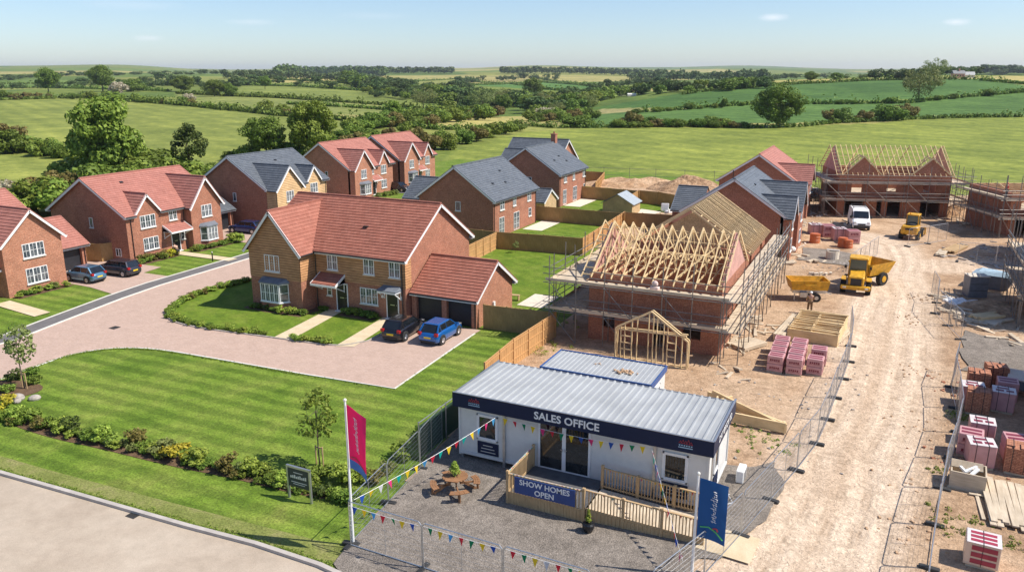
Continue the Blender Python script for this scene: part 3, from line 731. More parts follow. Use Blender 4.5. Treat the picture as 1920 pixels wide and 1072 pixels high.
def cladding(root,polys,mat='clad',cd=.2,name='timber_cladding'):
    b=MB()
    bk=MB()
    for P in polys: b.courses(P,cd,.04,lift=.016,gap=.035);bk.courses(P,50.,.0,lift=.012)
    bk.build('cladding_shadow_sheet',simple('painted_board_shadow',(.035,.022,.014),.9),root)  # dark sheet that paints the shadow line beneath each board
    return b.build(name,M[mat],root)
Z90=PI/2
# ---- A: timber-fronted show home
A_=house('timber_fronted_house','large detached house with brown timber-clad upper storey and red tiled roof, beside the double garage',-44.8,47.5,0,13.4,9.9,4.9,8.15,'brick','tile',wings=[(0,5.0,1.65,7.8)],pipes=[(13.15,-.07),(5.2,-.07)],cd=.30)
zc=2.5
cladding(A_,[[(0,-1.66,zc),(5,-1.66,zc),(5,-1.66,4.87),(2.5,-1.66,7.72),(0,-1.66,4.87)],
 [(5.0,-1.66,zc),(5.0,-.02,zc),(5.0,-.02,4.88),(5.0,-1.66,4.88)],[(5.03,-.0,zc),(13.4,-.0,zc),(13.4,0,4.86),(5.03,0,4.86)],
 [(13.4,-.02,zc),(13.4,.8,zc),(13.4,.8,5.1),(13.4,-.02,4.86)],[(0,1.2,zc),(0,-1.66,zc),(0,-1.66,4.9),(0,1.2,4.9)]])
F=wf(0);FW=wf(-1.66)
window(A_,FW,1.55,3.05,1.45,1.3,3,1);bay(A_,FW,1.05,2.7,'brick')
FC=wf(-.03)
for xx in (6.35,9.75,12.05): window(A_,FC,xx,3.3,.95,1.25,2,1)
window(A_,F,6.15,1.2,.45,.85,1,1);door(A_,F,7.1);canopy(A_,F,5.6,2.3,2.35,'tile',p=1.25)
window(A_,F,9.3,.95,1.6,1.25,3,1);door(A_,F,11.75);canopy(A_,F,11.45,1.6,2.35,'tile',lean=True,p=.9)
q=MB();q.box(11.22,11.4,-.02,0,1.6,1.85);q.box(13.0,13.12,-.02,0,1.6,1.9);q.build('wall_plaque',M['white'],A_)
q=MB();q.box(8.35,8.75,2.0,2.25,6.42,6.5);q.build('roof_vent',M['gutter'],A_)
window(A_,wb(9.9),-4,.9,1.6,1.2,3);window(A_,wb(9.9),-10,3.2,1.4,1.2,2)
# ---- double garage
gr=empty('double_garage',-31.3,48.1,0,0,label='red-tiled brick double garage with two black doors, joined to the timber-fronted house',cat='garage')
b=MB();b.xprism([(.4,-.3),(6.0,-.3),(6.0,2.38),(3.0,4.38),(.4,2.66)],.01,5.5)
b.box(0.01,.42,0,.42,-.3,2.38);b.box(2.62,3.02,0,.42,-.3,2.38);b.box(5.1,5.5,0,.42,-.3,2.38);b.box(.01,5.5,.0,.42,2.2,2.39)
b.build('wall',M['brick2'],gr)
roof_gable(gr,.30,5.5,0,6.0,2.4,4.42,M['tile'],ov=.25,barge=(0,1),cd=.30)
for xa,xb in ((.42,2.62),(3.02,5.1)):
    q=MB();q.box(xa,xb,.30,.38,0.04,2.2)
    for k in range(1,4): q.box(xa,xb,.285,.30,k*.55-.01,k*.55+.01)
    q.build('garage_door',M['darkdoor'],gr)
pipe(gr,5.42,-.07,2.3)
q=MB();q.box(5.5,5.62,2.6,2.85,1.0,1.4);q.build('meter_box',M['white'],gr)
q=MB();q.tube((5.55,2.4,.03),(5.55,2.4,1.2),.05);q.build('downpipe',M['gutter'],gr)
# ---- B: big brick house, left row middle
B_=house('brick_house','red brick house with red tiled roof, tiled porch and wide gable, behind two cars',-66.1,51.85,Z90,11.7,10.9,4.7,7.95,'brick','tile2',wings=[(7.2,11.3,.85,7.4)],gablets=[(1.0,4.0,6.45)],pipes=[(.5,-.07),(6.95,-.07)])
F=wf(0);FW=wf(-.85)
window(B_,F,1.6,3.1,1.8,1.25,3);window(B_,F,1.7,.85,1.8,1.25,3);window(B_,F,5.1,3.35,1.0,1.15,2);door(B_,F,5.2);canopy(B_,F,4.2,2.7,2.35,'tile2',p=1.2)
window(B_,F,6.35,1.15,.5,.8,1);window(B_,FW,8.6,3.2,1.4,1.25,3);bay(B_,FW,8.2,2.2,'brick')
window(B_,wl(0),-5.2,3.1,.5,1.0,1,0);q=MB();q.box(-.03,0,-0.0,0.1,.5,1.3)
window(B_,wl(0),-1.9,.5,.75,.8,2,0,False,glass='glassd')
# ---- D0: left edge house
D_=house('brick_house','red brick house cut by the left edge of the photo',-66.1,32.6,Z90,11.3,10.9,4.6,7.9,'brick2','tile2',wings=[(6.1,11.3,1.7,7.0)],pipes=[(5.95,-.07)])
window(D_,wf(-1.7),7.75,3.0,1.9,1.2,3);window(D_,wf(-1.7),7.75,.8,1.9,1.3,3);door(D_,wf(0),4.6);canopy(D_,wf(0),3.8,2.3,2.35,'tile2',p=1.2);window(D_,wf(0),1.0,3.1,1.5,1.2,3)
def single_garage(name,label,x,y,w,d,ze,zr,brick,roof,drop=.35):
    g=empty(name,x,y,0,Z90,label=label,cat='garage')
    b=MB();b.xprism([(.4,-.3),(d,-.3),(d,ze-.02),(d/2,zr-.04),(.4,ze+.1)],.01,w)
    b.box(.01,.4,0,.42,-.3,ze-.02);b.box(w-.4,w,0,.42,-.3,ze-.02);b.box(.01,w,0,.42,ze-.2,ze-.01);b.build('wall',M[brick],g)
    roof_gable(g,0.3,w,0,d,ze,zr,M[roof],ov=.22,barge=(0,1))
    q=MB();q.box(.4,w-.4,.3,.38,.04,ze-.2);q.build('garage_door',M['darkdoor'],g)
    q=MB();q.tube((w*.5,.25,.5),(w*.5,.3,.5),.06);q.build('handle',M['alloy'],g);pipe(g,w-.15,-.07,ze-.1)
    return g
single_garage('single_garage','single brick garage with dark door and red tiled roof, joined to the leftmost house',-68.4,43.9,5.0,6.5,2.45,4.6,'brick','tile2')
single_garage('single_garage','single garage with grey slate roof, left of the slate-roofed timber-faced house',-70.2,63.7,6.0,6.5,2.45,4.3,'brick','slate')
# ---- C
C_=house('slate_roofed_house','house with grey slate roof and pale timber-faced front gables, its left wall dark red brick',-66.1,71.2,Z90,11.1,10.9,4.85,8.3,'brick','slate',wings=[(0.1,4.6,1.5,7.3)],gablets=[(7.2,10.0,6.6)],pipes=[(4.8,-.07),(0.02,-1.58),(10.9,-.07)])
cladding(C_,[[(0.1,-1.51,0.3),(4.6,-1.51,.3),(4.6,-1.51,4.83),(2.35,-1.51,7.25),(.1,-1.51,4.83)],[(.08,-.02,.3),(.08,-1.5,.3),(.08,-1.5,4.8),(.08,-.02,4.8)],[(4.62,0,.3),(11.1,0,.3),(11.1,0,4.83),(4.62,0,4.83)],[(7.22,-.03,4.83),(9.98,-.03,4.83),(8.6,-.03,6.5)],[(4.6,-1.5,.3),(4.6,-.02,.3),(4.6,-.02,4.8),(4.6,-1.5,4.8)]],'buffw' if 'buffw' in M else 'buff',name='timber_facing')
window(C_,wf(-1.54),1.7,3.1,1.3,1.25,3);window(C_,wf(-.04),7.9,3.2,1.4,1.25,3);window(C_,wf(-.04),5.3,3.3,.9,1.1,2);window(C_,wf(-.04),7.9,.9,1.4,1.25,3);door(C_,wf(-.04),5.3)
window(C_,wl(0),-5.2,3.0,.5,1.0,1,0)
# ---- E, F
def EF(name,label,x,y,zg=6.5,w=11.0):
    h=house(name,label,x,y,Z90,w,10.2,4.6,8.05,'brick2','tile2',wings=[(0.,4.3,.9,7.1)],gablets=[(7.1,9.9,zg)],pipes=[(4.5,-.07)])
    window(h,wf(-.9),1.5,3.0,1.3,1.3,3);bay(h,wf(-.9),1.1,2.3,'brick2');window(h,wf(0),7.8,3.0,1.4,1.3,3);window(h,wf(0),5.1,3.2,.8,1.15,2)
    door(h,wf(0),5.3);canopy(h,wf(0),4.6,2.2,2.35,'tile2');window(h,wf(0),7.8,.8,1.4,1.25,3);window(h,wl(0),-4.4,3.0,.5,1.0,1,0)
    return h
EF('brick_house','red-roofed brick house behind the slate-roofed timber house, first of the two beside the wood',-70.4,93.1)
EF('brick_house','farthest red-roofed brick house of the left row, behind the black parked car',-71.2,107.3)
# ---- H1, H2, H3 (seen from their gardens)
def H12(name,label,x,y,w,d,ze,zr,wing=True):
    h=house(name,label,x,y,Z90,w,d,ze,zr,'brick','slate',pipes=[(.15,-.07),(w-.15,-.07)])
    for xx in (1.6,5.0,9.0): window(h,wf(0),xx,ze-1.45,.85 if xx==5.0 else 1.1,1.2,2,1)
    french(h,wf(0),1.4,1.25);french(h,wf(0),5.2,1.5);window(h,wf(0),9.4,1.1,.8,1.0,1,1)
    window(h,wl(0),-4.8,2.9,.65,1.05,1,0)
    return h
h1=H12('slate_roofed_house','brick house with grey slate roof seen from its garden, nearest the timber-fronted house',-39.1,77.2,11.6,9.6,4.45,7.85)
q=MB();q.box(-.06,0,-8.9,-7.9,.03,2.2);
b=MB();b.M=wl(0);b.box(8.3-17.6,9.3-17.6,-.9,-.85,2.1,2.25);b.box(8.3-17.6,8.38-17.6,-.9,-.8,.0,2.1);b.box(9.22-17.6,9.3-17.6,-.9,-.8,0,2.1);b.beam((8.3-17.6,-.9,2.2),(9.3-17.6,0,2.6),.05,.1);b.build('side_porch',M['white'],h1)
gx=empty('side_garage',-48.7,84.5,0,0,label='low slate-roofed wing against the left side of the nearest slate-roofed garden-side house',cat='garage')
b=MB();b.xprism([(0,-.3),(6,-.3),(6,2.8),(3,4.9),(0,2.8)],-6.8,-.01);b.build('wall',M['brick'],gx);roof_gable(gx,-6.8,-.01,0,6,2.8,4.95,M['slate'],ov=.1,barge=(1,0))
h2=H12('slate_roofed_house','brick house with grey slate roof, garden side, standing behind the nearest slate-roofed one',-40.7,100.4,10.2,10.0,4.65,7.95)
b=MB();b.box(9.7,10.5,4.7,5.4,7.2,9.1);b.box(9.64,10.56,4.64,5.46,9.1,9.2);b.tube((10.1,5.05,9.2),(10.1,5.05,9.5),.13,8);b.build('chimney',M['brick'],h2)
gx=empty('side_garage',-42.4,93.2,0,0,label='small slate-roofed outbuilding between the two slate-roofed garden-side houses',cat='garage')
b=MB();b.xprism([(0,-.3),(4,-.3),(4,2.0),(2,3.2),(0,2.0)],-3,2.6);b.build('wall',M['buff'],gx);roof_gable(gx,-3,2.6,0,4,2.0,3.25,M['slate'],ov=.15)
h3=house('slate_roofed_house','dark slate-roofed house farthest back in the middle, with one white-edged brick gable showing',-55.6,113.6,0,9.2,8.0,4.7,7.75,'brick2','slate')
window(h3,wr(9.2),3.4,3.0,1.2,1.2,2)
gx=empty('side_garage',-54,110.5,0,0,label='low dark slate roof in front of the farthest slate-roofed house',cat='garage')
b=MB();b.xprism([(0,-.3),(5.5,-.3),(5.5,4.4),(2.8,6.4),(0,4.4)],-1,5);b.build('wall',M['brick'],gx);roof_gable(gx,-1,5,0,5.5,4.4,6.4,M['slate'],ov=.15)
# ---- S3, S4 finished shells on the site
S3=house('slate_roofed_house','new brick house with grey slate roof directly behind the closely raftered house',-8.8,79.9,Z90,11.3,9.8,4.6,7.85,'brick','slate',wings=[(.0,3.0,.7,6.25),(4.5,9.4,.95,6.95)],pipes=[(.1,-.78),(4.4,-.07)])
for xx,ww in ((.9,1.2),(6.2,1.6)): 
    window(S3,wf(-.7 if xx<2 else -.95),xx,3.0,ww,1.2,2);window(S3,wf(-.7 if xx<2 else -.95),xx,.8,ww,1.3,2)
S4=house('brick_house','new red-roofed brick house at the back of the site, behind the slate-roofed one',-10.3,105.4,Z90,12.5,9.8,4.6,7.9,'brick','tile2',wings=[(.4,4.8,1.3,6.6)])
window(S4,wf(-1.3),1.9,3.0,1.2,1.2,2)
gx=empty('side_garage',-18.6,88.0,0,0,label='low slate-roofed garage at the left side of the new slate-roofed house on the site',cat='garage')
b=MB();b.xprism([(0,-.3),(6,-.3),(6,3.2),(3,5.3),(0,3.2)],-3.2,-.01);b.build('wall',M['brick'],gx);roof_gable(gx,-3.2,-.01,0,6,3.2,5.3,M['slate'],ov=.1,barge=(1,0))

def vents(h,w,d,ze,zr,L,back=False):
    s=(zr-ze)/(d/2)
    for x,t in L:
        y=d/2*t;z=ze+s*y;q=MB();q.M=Matrix.Translation((x,y,z+.12))@Matrix.Rotation(math.atan(s),4,'X');q.box(-.17,.17,-.12,.12,-.06,.05);q.build('roof_vent',M['gutter'],h)
vents(h1,11.6,9.6,4.45,7.85,[(3.2,.35),(6.0,.3),(7.6,.62)]);vents(h2,10.2,10.,4.65,7.95,[(3.0,.4),(5.8,.5),(6.3,.3)]);vents(B_,11.7,10.9,4.7,7.95,[(3.3,.75)]);vents(C_,11.1,10.9,4.85,8.3,[(6.2,.7)]);vents(S3,11.3,9.8,4.6,7.85,[(3.4,.7)])
for h_,x_,y_,z_ in ((A_,10.6,6.6,7.55),(h1,2.,6.3,7.2),(S3,8.,6.5,7.2),(D_,3.,6.5,7.2)):
    q=MB();q.tube((x_,y_,z_-.3),(x_,y_,z_+.55),.055,8);q.build('soil_pipe',M['gutter'],h_)
# ================================================================== FENCES
def cbfence(name,label,pts,mat,h=1.8,flip=1,group=None,step=2.0):
    """close-boarded timber fence: each bay a panel, each post a part; rails on the 'flip' side"""
    root=empty(name,pts[0][0],pts[0][1],0,label=label,cat='fence',group=group)
    cache={}
    ox,oy=pts[0]
    pm=None
    for (a,b) in zip(pts,pts[1:]):
        l=math.hypot(b[0]-a[0],b[1]-a[1]);k=max(1,round(l/step));w=l/k;ang=math.atan2(b[1]-a[1],b[0]-a[0])
        key=round(w,3)
        m=MB();nb=max(4,int(w/.14))
        for i in range(nb):
            x=w*i/nb;o=.012*(i%2)
            m.box(x,x+w/nb+.004,-.012+o,.012+o,.12,h-.02)
        m.box(0,w,-.02,.032,.0,.14)
        m.box(0,w,-.03,.045,h-.02,h+.02)
        first=m.build('panel',M[mat],root,(a[0]-ox,a[1]-oy,0),ang)
        r=MB()
        for zz in (.4,1.05,1.6): r.box(0,w,flip*.012 if flip>0 else -.05,flip*.05 if flip>0 else -.012,zz,zz+.09)
        rl=r.build('rail',M[mat],root,(a[0]-ox,a[1]-oy,0),ang)
        for i in range(1,k):
            for src in (first,rl):
                c=src.copy();C.objects.link(c);c.parent=root;c.location=(a[0]-ox+(b[0]-a[0])*i/k,a[1]-oy+(b[1]-a[1])*i/k,0)
        for i in range(k+1):
            if pm is None:
                q=MB();q.box(-.05,.05,-.05,.05,0,h+.07);pm=q.build('post',M[mat],root);p=pm
            else: 
                if i==0: continue
                p=pm.copy();C.objects.link(p);p.parent=root
            p.location=(a[0]-ox+(b[0]-a[0])*i/k+math.sin(-ang)*-flip*-.03,a[1]-oy+(b[1]-a[1])*i/k+math.cos(ang)*flip*.03,0);p.rotation_euler=(0,0,ang)
    return root
T=lambda x,y,z=1.8: G(x,y,z)
GF='timber fences round the gardens'
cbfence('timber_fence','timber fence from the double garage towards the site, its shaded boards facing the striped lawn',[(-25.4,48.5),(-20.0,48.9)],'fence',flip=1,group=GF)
cbfence('timber_fence','sunlit orange timber fence with rails, running from the garage fence down behind the white cabins',[(-20.0,48.95),(-20.2,42.5),(-19.9,38)],'fence_lit',flip=1,group=GF)
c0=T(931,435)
cbfence('timber_fence','sunlit timber fence with posts and rails between the timber-fronted house and its back lawn',[c0,T(892,453.5),T(852,472)],'fence_lit',flip=1,group=GF)
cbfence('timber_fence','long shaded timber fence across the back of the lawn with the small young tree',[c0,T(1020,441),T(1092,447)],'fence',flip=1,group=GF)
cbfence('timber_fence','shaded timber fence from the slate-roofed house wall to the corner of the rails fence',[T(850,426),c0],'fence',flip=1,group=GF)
cbfence('timber_fence','sunlit orange timber fence behind the bare roof trusses, rising to the shed corner',[T(1092,447),T(1171,397)],'fence_lit',flip=-1,group=GF)
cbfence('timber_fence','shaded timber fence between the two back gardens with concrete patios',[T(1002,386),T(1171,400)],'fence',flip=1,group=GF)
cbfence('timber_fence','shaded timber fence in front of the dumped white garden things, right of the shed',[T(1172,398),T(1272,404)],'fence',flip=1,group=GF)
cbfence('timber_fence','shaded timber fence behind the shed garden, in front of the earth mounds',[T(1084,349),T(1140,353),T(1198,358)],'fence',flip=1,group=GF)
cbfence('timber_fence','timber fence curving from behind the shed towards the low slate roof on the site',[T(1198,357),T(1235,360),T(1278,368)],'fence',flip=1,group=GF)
cbfence('timber_fence','short sunlit timber fence running down beside the shed roof',[T(1198,357),T(1172,372)],'fence_lit',flip=-1,group=GF)
cbfence('timber_fence','farthest timber fence corner beside the meadow, with its sunlit short side',[T(1086,321),T(1133,323),T(1116,342)],'fence_lit',flip=1,group=GF)
cbfence('timber_gate','pale timber side gate between the garage and the big brick house',[(-71,50.2),(-69,50.9),(-68.5,51.9)],'fence',flip=1)
# perimeter post-and-wire fence beyond the site
def wirefence(pts,label,n):
    root=empty('wire_fence',pts[0][0],pts[0][1],0,label=label,cat='fence');ox,oy=pts[0];pm=None;m=MB()
    for a,b in zip(pts,pts[1:]):
        for z in (.7,1.9): m.tube((a[0]-ox,a[1]-oy,z),(b[0]-ox,b[1]-oy,z),.025,4)
        k=max(1,int(math.hypot(b[0]-a[0],b[1]-a[1])/3.4))
        for i in range(k):
            if pm is None: q=MB();q.tube((0,0,0),(0,0,2.1),.035,5);pm=q.build('post',M['pole'],root);p=pm
            else: p=pm.copy();C.objects.link(p);p.parent=root
            p.location=(a[0]-ox+(b[0]-a[0])*i/k,a[1]-oy+(b[1]-a[1])*i/k,0)
    m.build('rail',M['pole'],root)
wirefence([T(1085,312,2),T(1230,317,2),T(1340,321,2),T(1560,327,2)],'grey site perimeter fence of thin posts and rails along the meadow',0)
wirefence([T(1790,330,2),T(1860,337,2),T(1990,341,2)],'grey perimeter fence of thin posts right of the far scaffolded house',0)
# ------------------------------------------------------------------ welded mesh site panels
def heras_mesh():
    f=MB();W=3.4;H=2.0;r=.021
    f.path([(0,0,.12),(0,0,H-.12),(.12,0,H),(W-.12,0,H),(W,0,H-.12),(W,0,.12)],r,6);f.tube((0,0,.12),(W,0,.12),r,6);f.tube((W/2,0,.12),(W/2,0,H),.013,5)
    w=MB();k=int(W/.07)
    for i in range(1,k): x=W*i/k;w.add([(x-.0014,0,.14),(x+.0014,0,.14),(x+.0014,0,H-.02),(x-.0014,0,H-.02)],[(0,1,2,3)]);
    for i in range(1,k): x=W*i/k;w.add([(x,-.0012,.14),(x,.0012,.14),(x,.0012,H-.02),(x,-.0012,H-.02)],[(0,1,2,3)])
    for j in range(1,9): z=.14+j*.21;w.tube((0,0,z),(W,0,z),.0035,3,caps=False)
    b=MB();b.bevbox(-.36,.36,-.12,.12,0,.13,.03)
    return f,w,b
hf,hw,hb=heras_mesh();H0=None
def heras(a,b,label,group):
    global H0
    l=math.hypot(b[0]-a[0],b[1]-a[1]);ang=math.atan2(b[1]-a[1],b[0]-a[0])
    if H0 is None:
        root=empty('mesh_fence_panel',a[0],a[1],.03,ang);hf.build('frame',M['galv'],root);hw.build('mesh',M['galv'],root)
        hb.build('foot',M['plastic'],root,(-.03,0,0),PI/2);H0=root
    else: root=copy_tree(H0)
    root.location=(a[0],a[1],.05);root.rotation_euler=(random.uniform(-.015,.015),0,ang);root.scale=((l-.06)/3.4,1,1)
    tag(root,label,'fence panel',group);return root
def run(pts,texts,group):
    for (a,b),t in zip(zip(pts,pts[1:]),texts): heras(a,b,t,group)
ordn=['first','second','third','fourth','fifth','sixth','seventh','eighth','ninth','tenth','eleventh']
LG=[G(*p) for p in [(1325,1090),(1362,1040),(1432,950),(1504,840),(1550,762),(1592,672),(1603,640)]]
LG=[(-5.6,22.6),(-4.5,25.9),(-3.75,29.2),(-3.05,32.5),(-2.35,35.8),(-1.75,39.1),(-1.5,42.4),(-1.35,45.7),(-1.15,49.),(-1.0,52.3),(-1.05,55.6),(-1.3,58.9)]
run(LG,['galvanised mesh fence panel on the left of the dirt track, %s from the blue flag'%o for o in ordn],'mesh fence panels along the left of the track')
RG=[(2.7,26.6),(3.0,30.0),(3.3,33.4),(3.7,36.8),(4.25,40.2),(4.7,43.6),(4.75,47.),(4.7,50.3),(5.1,53.4)]
run(RG,['mesh fence panel right of the dirt track, %s from the photo bottom'%o for o in ordn],'mesh fence panels along the right of the track')
run([(5.75,60.3),(5.1,63.4),(4.4,66.5),(4.6,69.8),(4.3,73.)],['leaning mesh fence panel beside the grey rubble by the track, %s from the front'%o for o in ordn],'mesh fence panels by the rubble')
run([T(1662,512,0),T(1686,440,0)][:0],[],'')
run([(7.0,87.0),(10.2,86.7),(13.4,87.4),(16.6,88)],['mesh fence panel before the shaded right-hand plot, %s from the left'%o for o in ordn],'mesh fence panels by the shaded plot')
run([(-2.3,76.5),(-1.6,79.8),(-.9,83.2),(-.2,86.5)],['mesh fence panel in front of the white van, %s from the dump truck'%o for o in ordn],'mesh fence panels in front of the van')
run([(2.6,92.5),(4.6,95),(6.5,97.8)],['mesh fence panel behind the yellow loader, %s from it'%o for o in ordn],'mesh fence panels behind the loader')
run([(-17.42,21.85),(-14.05,21.8),(-10.7,21.75),(-7.4,21.7)],['barrier panel with bunting before the gravel yard, %s from the pink flag'%o for o in ordn],'front barrier panels of the yard')
run([(-17.5,22.0),(-17.9,25.2),(-18.3,28.4),(-18.8,31.3)],['mesh fence panel between the striped lawn and gravel yard, %s from the pink flag'%o for o in ordn],'mesh fence panels left of the yard')
gs=empty('green_screen_fence',-18.9,29.2,0,label='dark green sheeted fence between the striped lawn and the sales cabin',cat='fence')
q=MB();q.box(.0,.03,0,5.2,.1,1.75);q.build('sheeting',simple('dark_green_sheet',(.02,.06,.03),.8),gs)
for k in range(3): q=MB();q.tube((.05,k*2.55,0),(.05,k*2.55,2.0),.035,6);q.build('post',M['galv'],gs)
q=MB();q.tube((.05,0,1.95),(.05,5.15,1.95),.025,6);q.build('rail',M['galv'],gs)
# ================================================================== HOUSES UNDER CONSTRUCTION
def holed(b,x0,x1,y0,y1,z0,z1,holes,mi=0):
    xs=sorted({x0,x1,*[h[0] for h in holes],*[h[1] for h in holes]})
    for a,c in zip(xs,xs[1:]):
        zs=z0
        for h in sorted([h for h in holes if h[0]<=a+1e-6 and h[1]>=c-1e-6],key=lambda h:h[2]):
            if h[2]>zs: b.box(a,c,y0,y1,zs,h[2],mi)
            zs=h[3]
        if zs<z1: b.box(a,c,y0,y1,zs,z1,mi)
def truss_mesh(d,ze,zr,oe=.4,th_=.055,hh=.13):
    s=(zr-ze)/(d/2);b=MB()
    for sg,y0 in ((1,0),(-1,d)):
        b.beam((0,y0-sg*oe,ze-s*oe),(0,d/2,zr),th_,hh)
    b.beam((0,.0,ze),(0,d,ze),th_,hh)
    for y0,y1,z1 in ((d*.33,d*.25,ze+(zr-ze)*.5),(d*.33,d*.5,zr-.05),(d*.67,d*.5,zr-.05),(d*.67,d*.75,ze+(zr-ze)*.5)):
        b.beam((0,y0,ze+.03),(0,y1,z1),th_*.9,hh*.75)
    return b
def shell(name,label,x,y,rot,w,d,ze,zr,spacing=.62,fh=(),rh=(),lh=(),gab=(1,1),gablets=(),oe=.4,ladders=True,brick='brick',cross=True,back=1,webs=True,notruss=False):
    root=empty(name,x,y,0,rot,label=label,cat='unfinished house')
    b=MB();t=.3
    holed(b,0,w,0,t,-.2,ze,fh);holed(b,0,w,d-t,d,-.2,ze,[])
    bb=MB();bb.M=Matrix(((0,-1,0,w),(1,0,0,0),(0,0,1,0),(0,0,0,1)));holed(bb,t,d-t,0,t,-.2,ze,rh)
    b.add(bb.v,bb.f)
    bb=MB();bb.M=Matrix(((0,-1,0,t),(1,0,0,0),(0,0,1,0),(0,0,0,1)));holed(bb,t,d-t,0,t,-.2,ze,lh);b.add(bb.v,bb.f)
    b.build('wall',M[brick],root)
    q=MB();q.box(t,w-t,t,d-t,2.35,2.55);q.box(t,w-t,t,d-t,ze-.12,ze-.09) if False else None;q.build('floor',M['woodb'],root)
    q=MB();q.box(t,w-t,t,d-t,.0,.1);q.build('floor_slab',M['stone'],root)
    q=MB();q.box(.05,w-.05,.08,.2,ze,ze+.07);q.box(.05,w-.05,d-.2,d-.08,ze,ze+.07);q.build('wall_plate',M['wood'],root)
    for i,xx in ((0,.02),(1,w-.17)):
        if gab[i]:
            q=MB();q.xprism([(.2,ze+.01),(d-.2,ze+.01),(d/2,zr-.12)],xx,xx+.15);q.build('gable_wall',M['block'],root)
    tm=truss_mesh(d,ze+.08,zr,oe);first=None;n=int((w-.5)/spacing)
    if not webs:
        tm=MB();sl=(zr-ze-.08)/(d/2);tm.beam((0,-oe,ze+.08-sl*oe),(0,d/2,zr),.055,.13);tb_=MB();tb_.beam((0,d+oe,ze+.08-sl*oe),(0,d/2,zr),.055,.13);tb_=tb_.build('back_rafter',M['wood'],root);tb_.location=(.25,0,0)
        for i in range(back,n+1,back): o=tb_.copy();C.objects.link(o);o.parent=root;o.location=(.25+(w-.5)*i/n,0,0)
    for i in range(0 if not notruss else 9**9,n+1):
        xx=.25+(w-.5)*i/n
        if first is None: first=tm.build('roof_truss',M['wood'],root);o=first
        else: o=first.copy();C.objects.link(o);o.parent=root
        o.location=(xx,0,0);o.rotation_euler=(random.uniform(-.006,.006),0,random.uniform(-.008,.008))
    s=(zr-ze-.08)/(d/2)
    if ladders:
        for i,(xa,xb) in enumerate(((-.45,.2),(w-.2,w+.12))):
            q=MB();xo=xa if i==0 else xb
            for sg,y0 in ((1,0),(-1,d)):
                q.beam((xo,y0-sg*oe,ze+.08-s*oe),(xo,d/2,zr),.045,.12)
                for k in range(8):
                    yy=y0+sg*(d/2)*(k-.4)/8;zz=ze+.08+s*abs(yy-y0)*(1 if k else -1);q.beam((xa,yy,zz),(xb,yy,zz),.045,.09)
            q.build('gable_ladder',M['wood'],root)
    if cross:
        for yy,zz in ((d*.33,ze+.16),(d*.67,ze+.16),(d*.5,zr-.35),(d*.25,ze+(zr-ze)*.5-.05),(d*.75,ze+(zr-ze)*.5-.05)):
            q=MB();q.beam((.1,yy,zz),(w-.1,yy,zz),.09,.035);q.build('binder',M['wood'],root)
        for k in range(3):
            q=MB();xa=.4+k*(w-3.5)/2;q.beam((xa,.2,ze+.2),(xa+2.8,d/2-.1,zr-.25),.035,.09);q.build('roof_brace',M['wood'],root)
    for (x0,x1,zg) in gablets:
        xm=(x0+x1)/2
        q=MB();q.yprism([(x0+.1,ze),(x1-.1,ze),(xm,zg-.1)],-.05,.2);q.build('gablet_wall',M[brick],root)
        sg_=(zg-ze)/(xm-x0);ym=(zg-ze)/s
        for yy in (-.35,-.2,ym*.35,ym*.65):
            q=MB();fr=1-max(0,yy)/ym
            for sd in (-1,1): q.beam((xm+sd*(xm-x0+.15)*fr,yy,zg-(zg-ze+.1)*fr),(xm,yy,zg),.05,.12,up=(0,0,1))
            q.build('gablet_rafter',M['wood'],root)
    return root
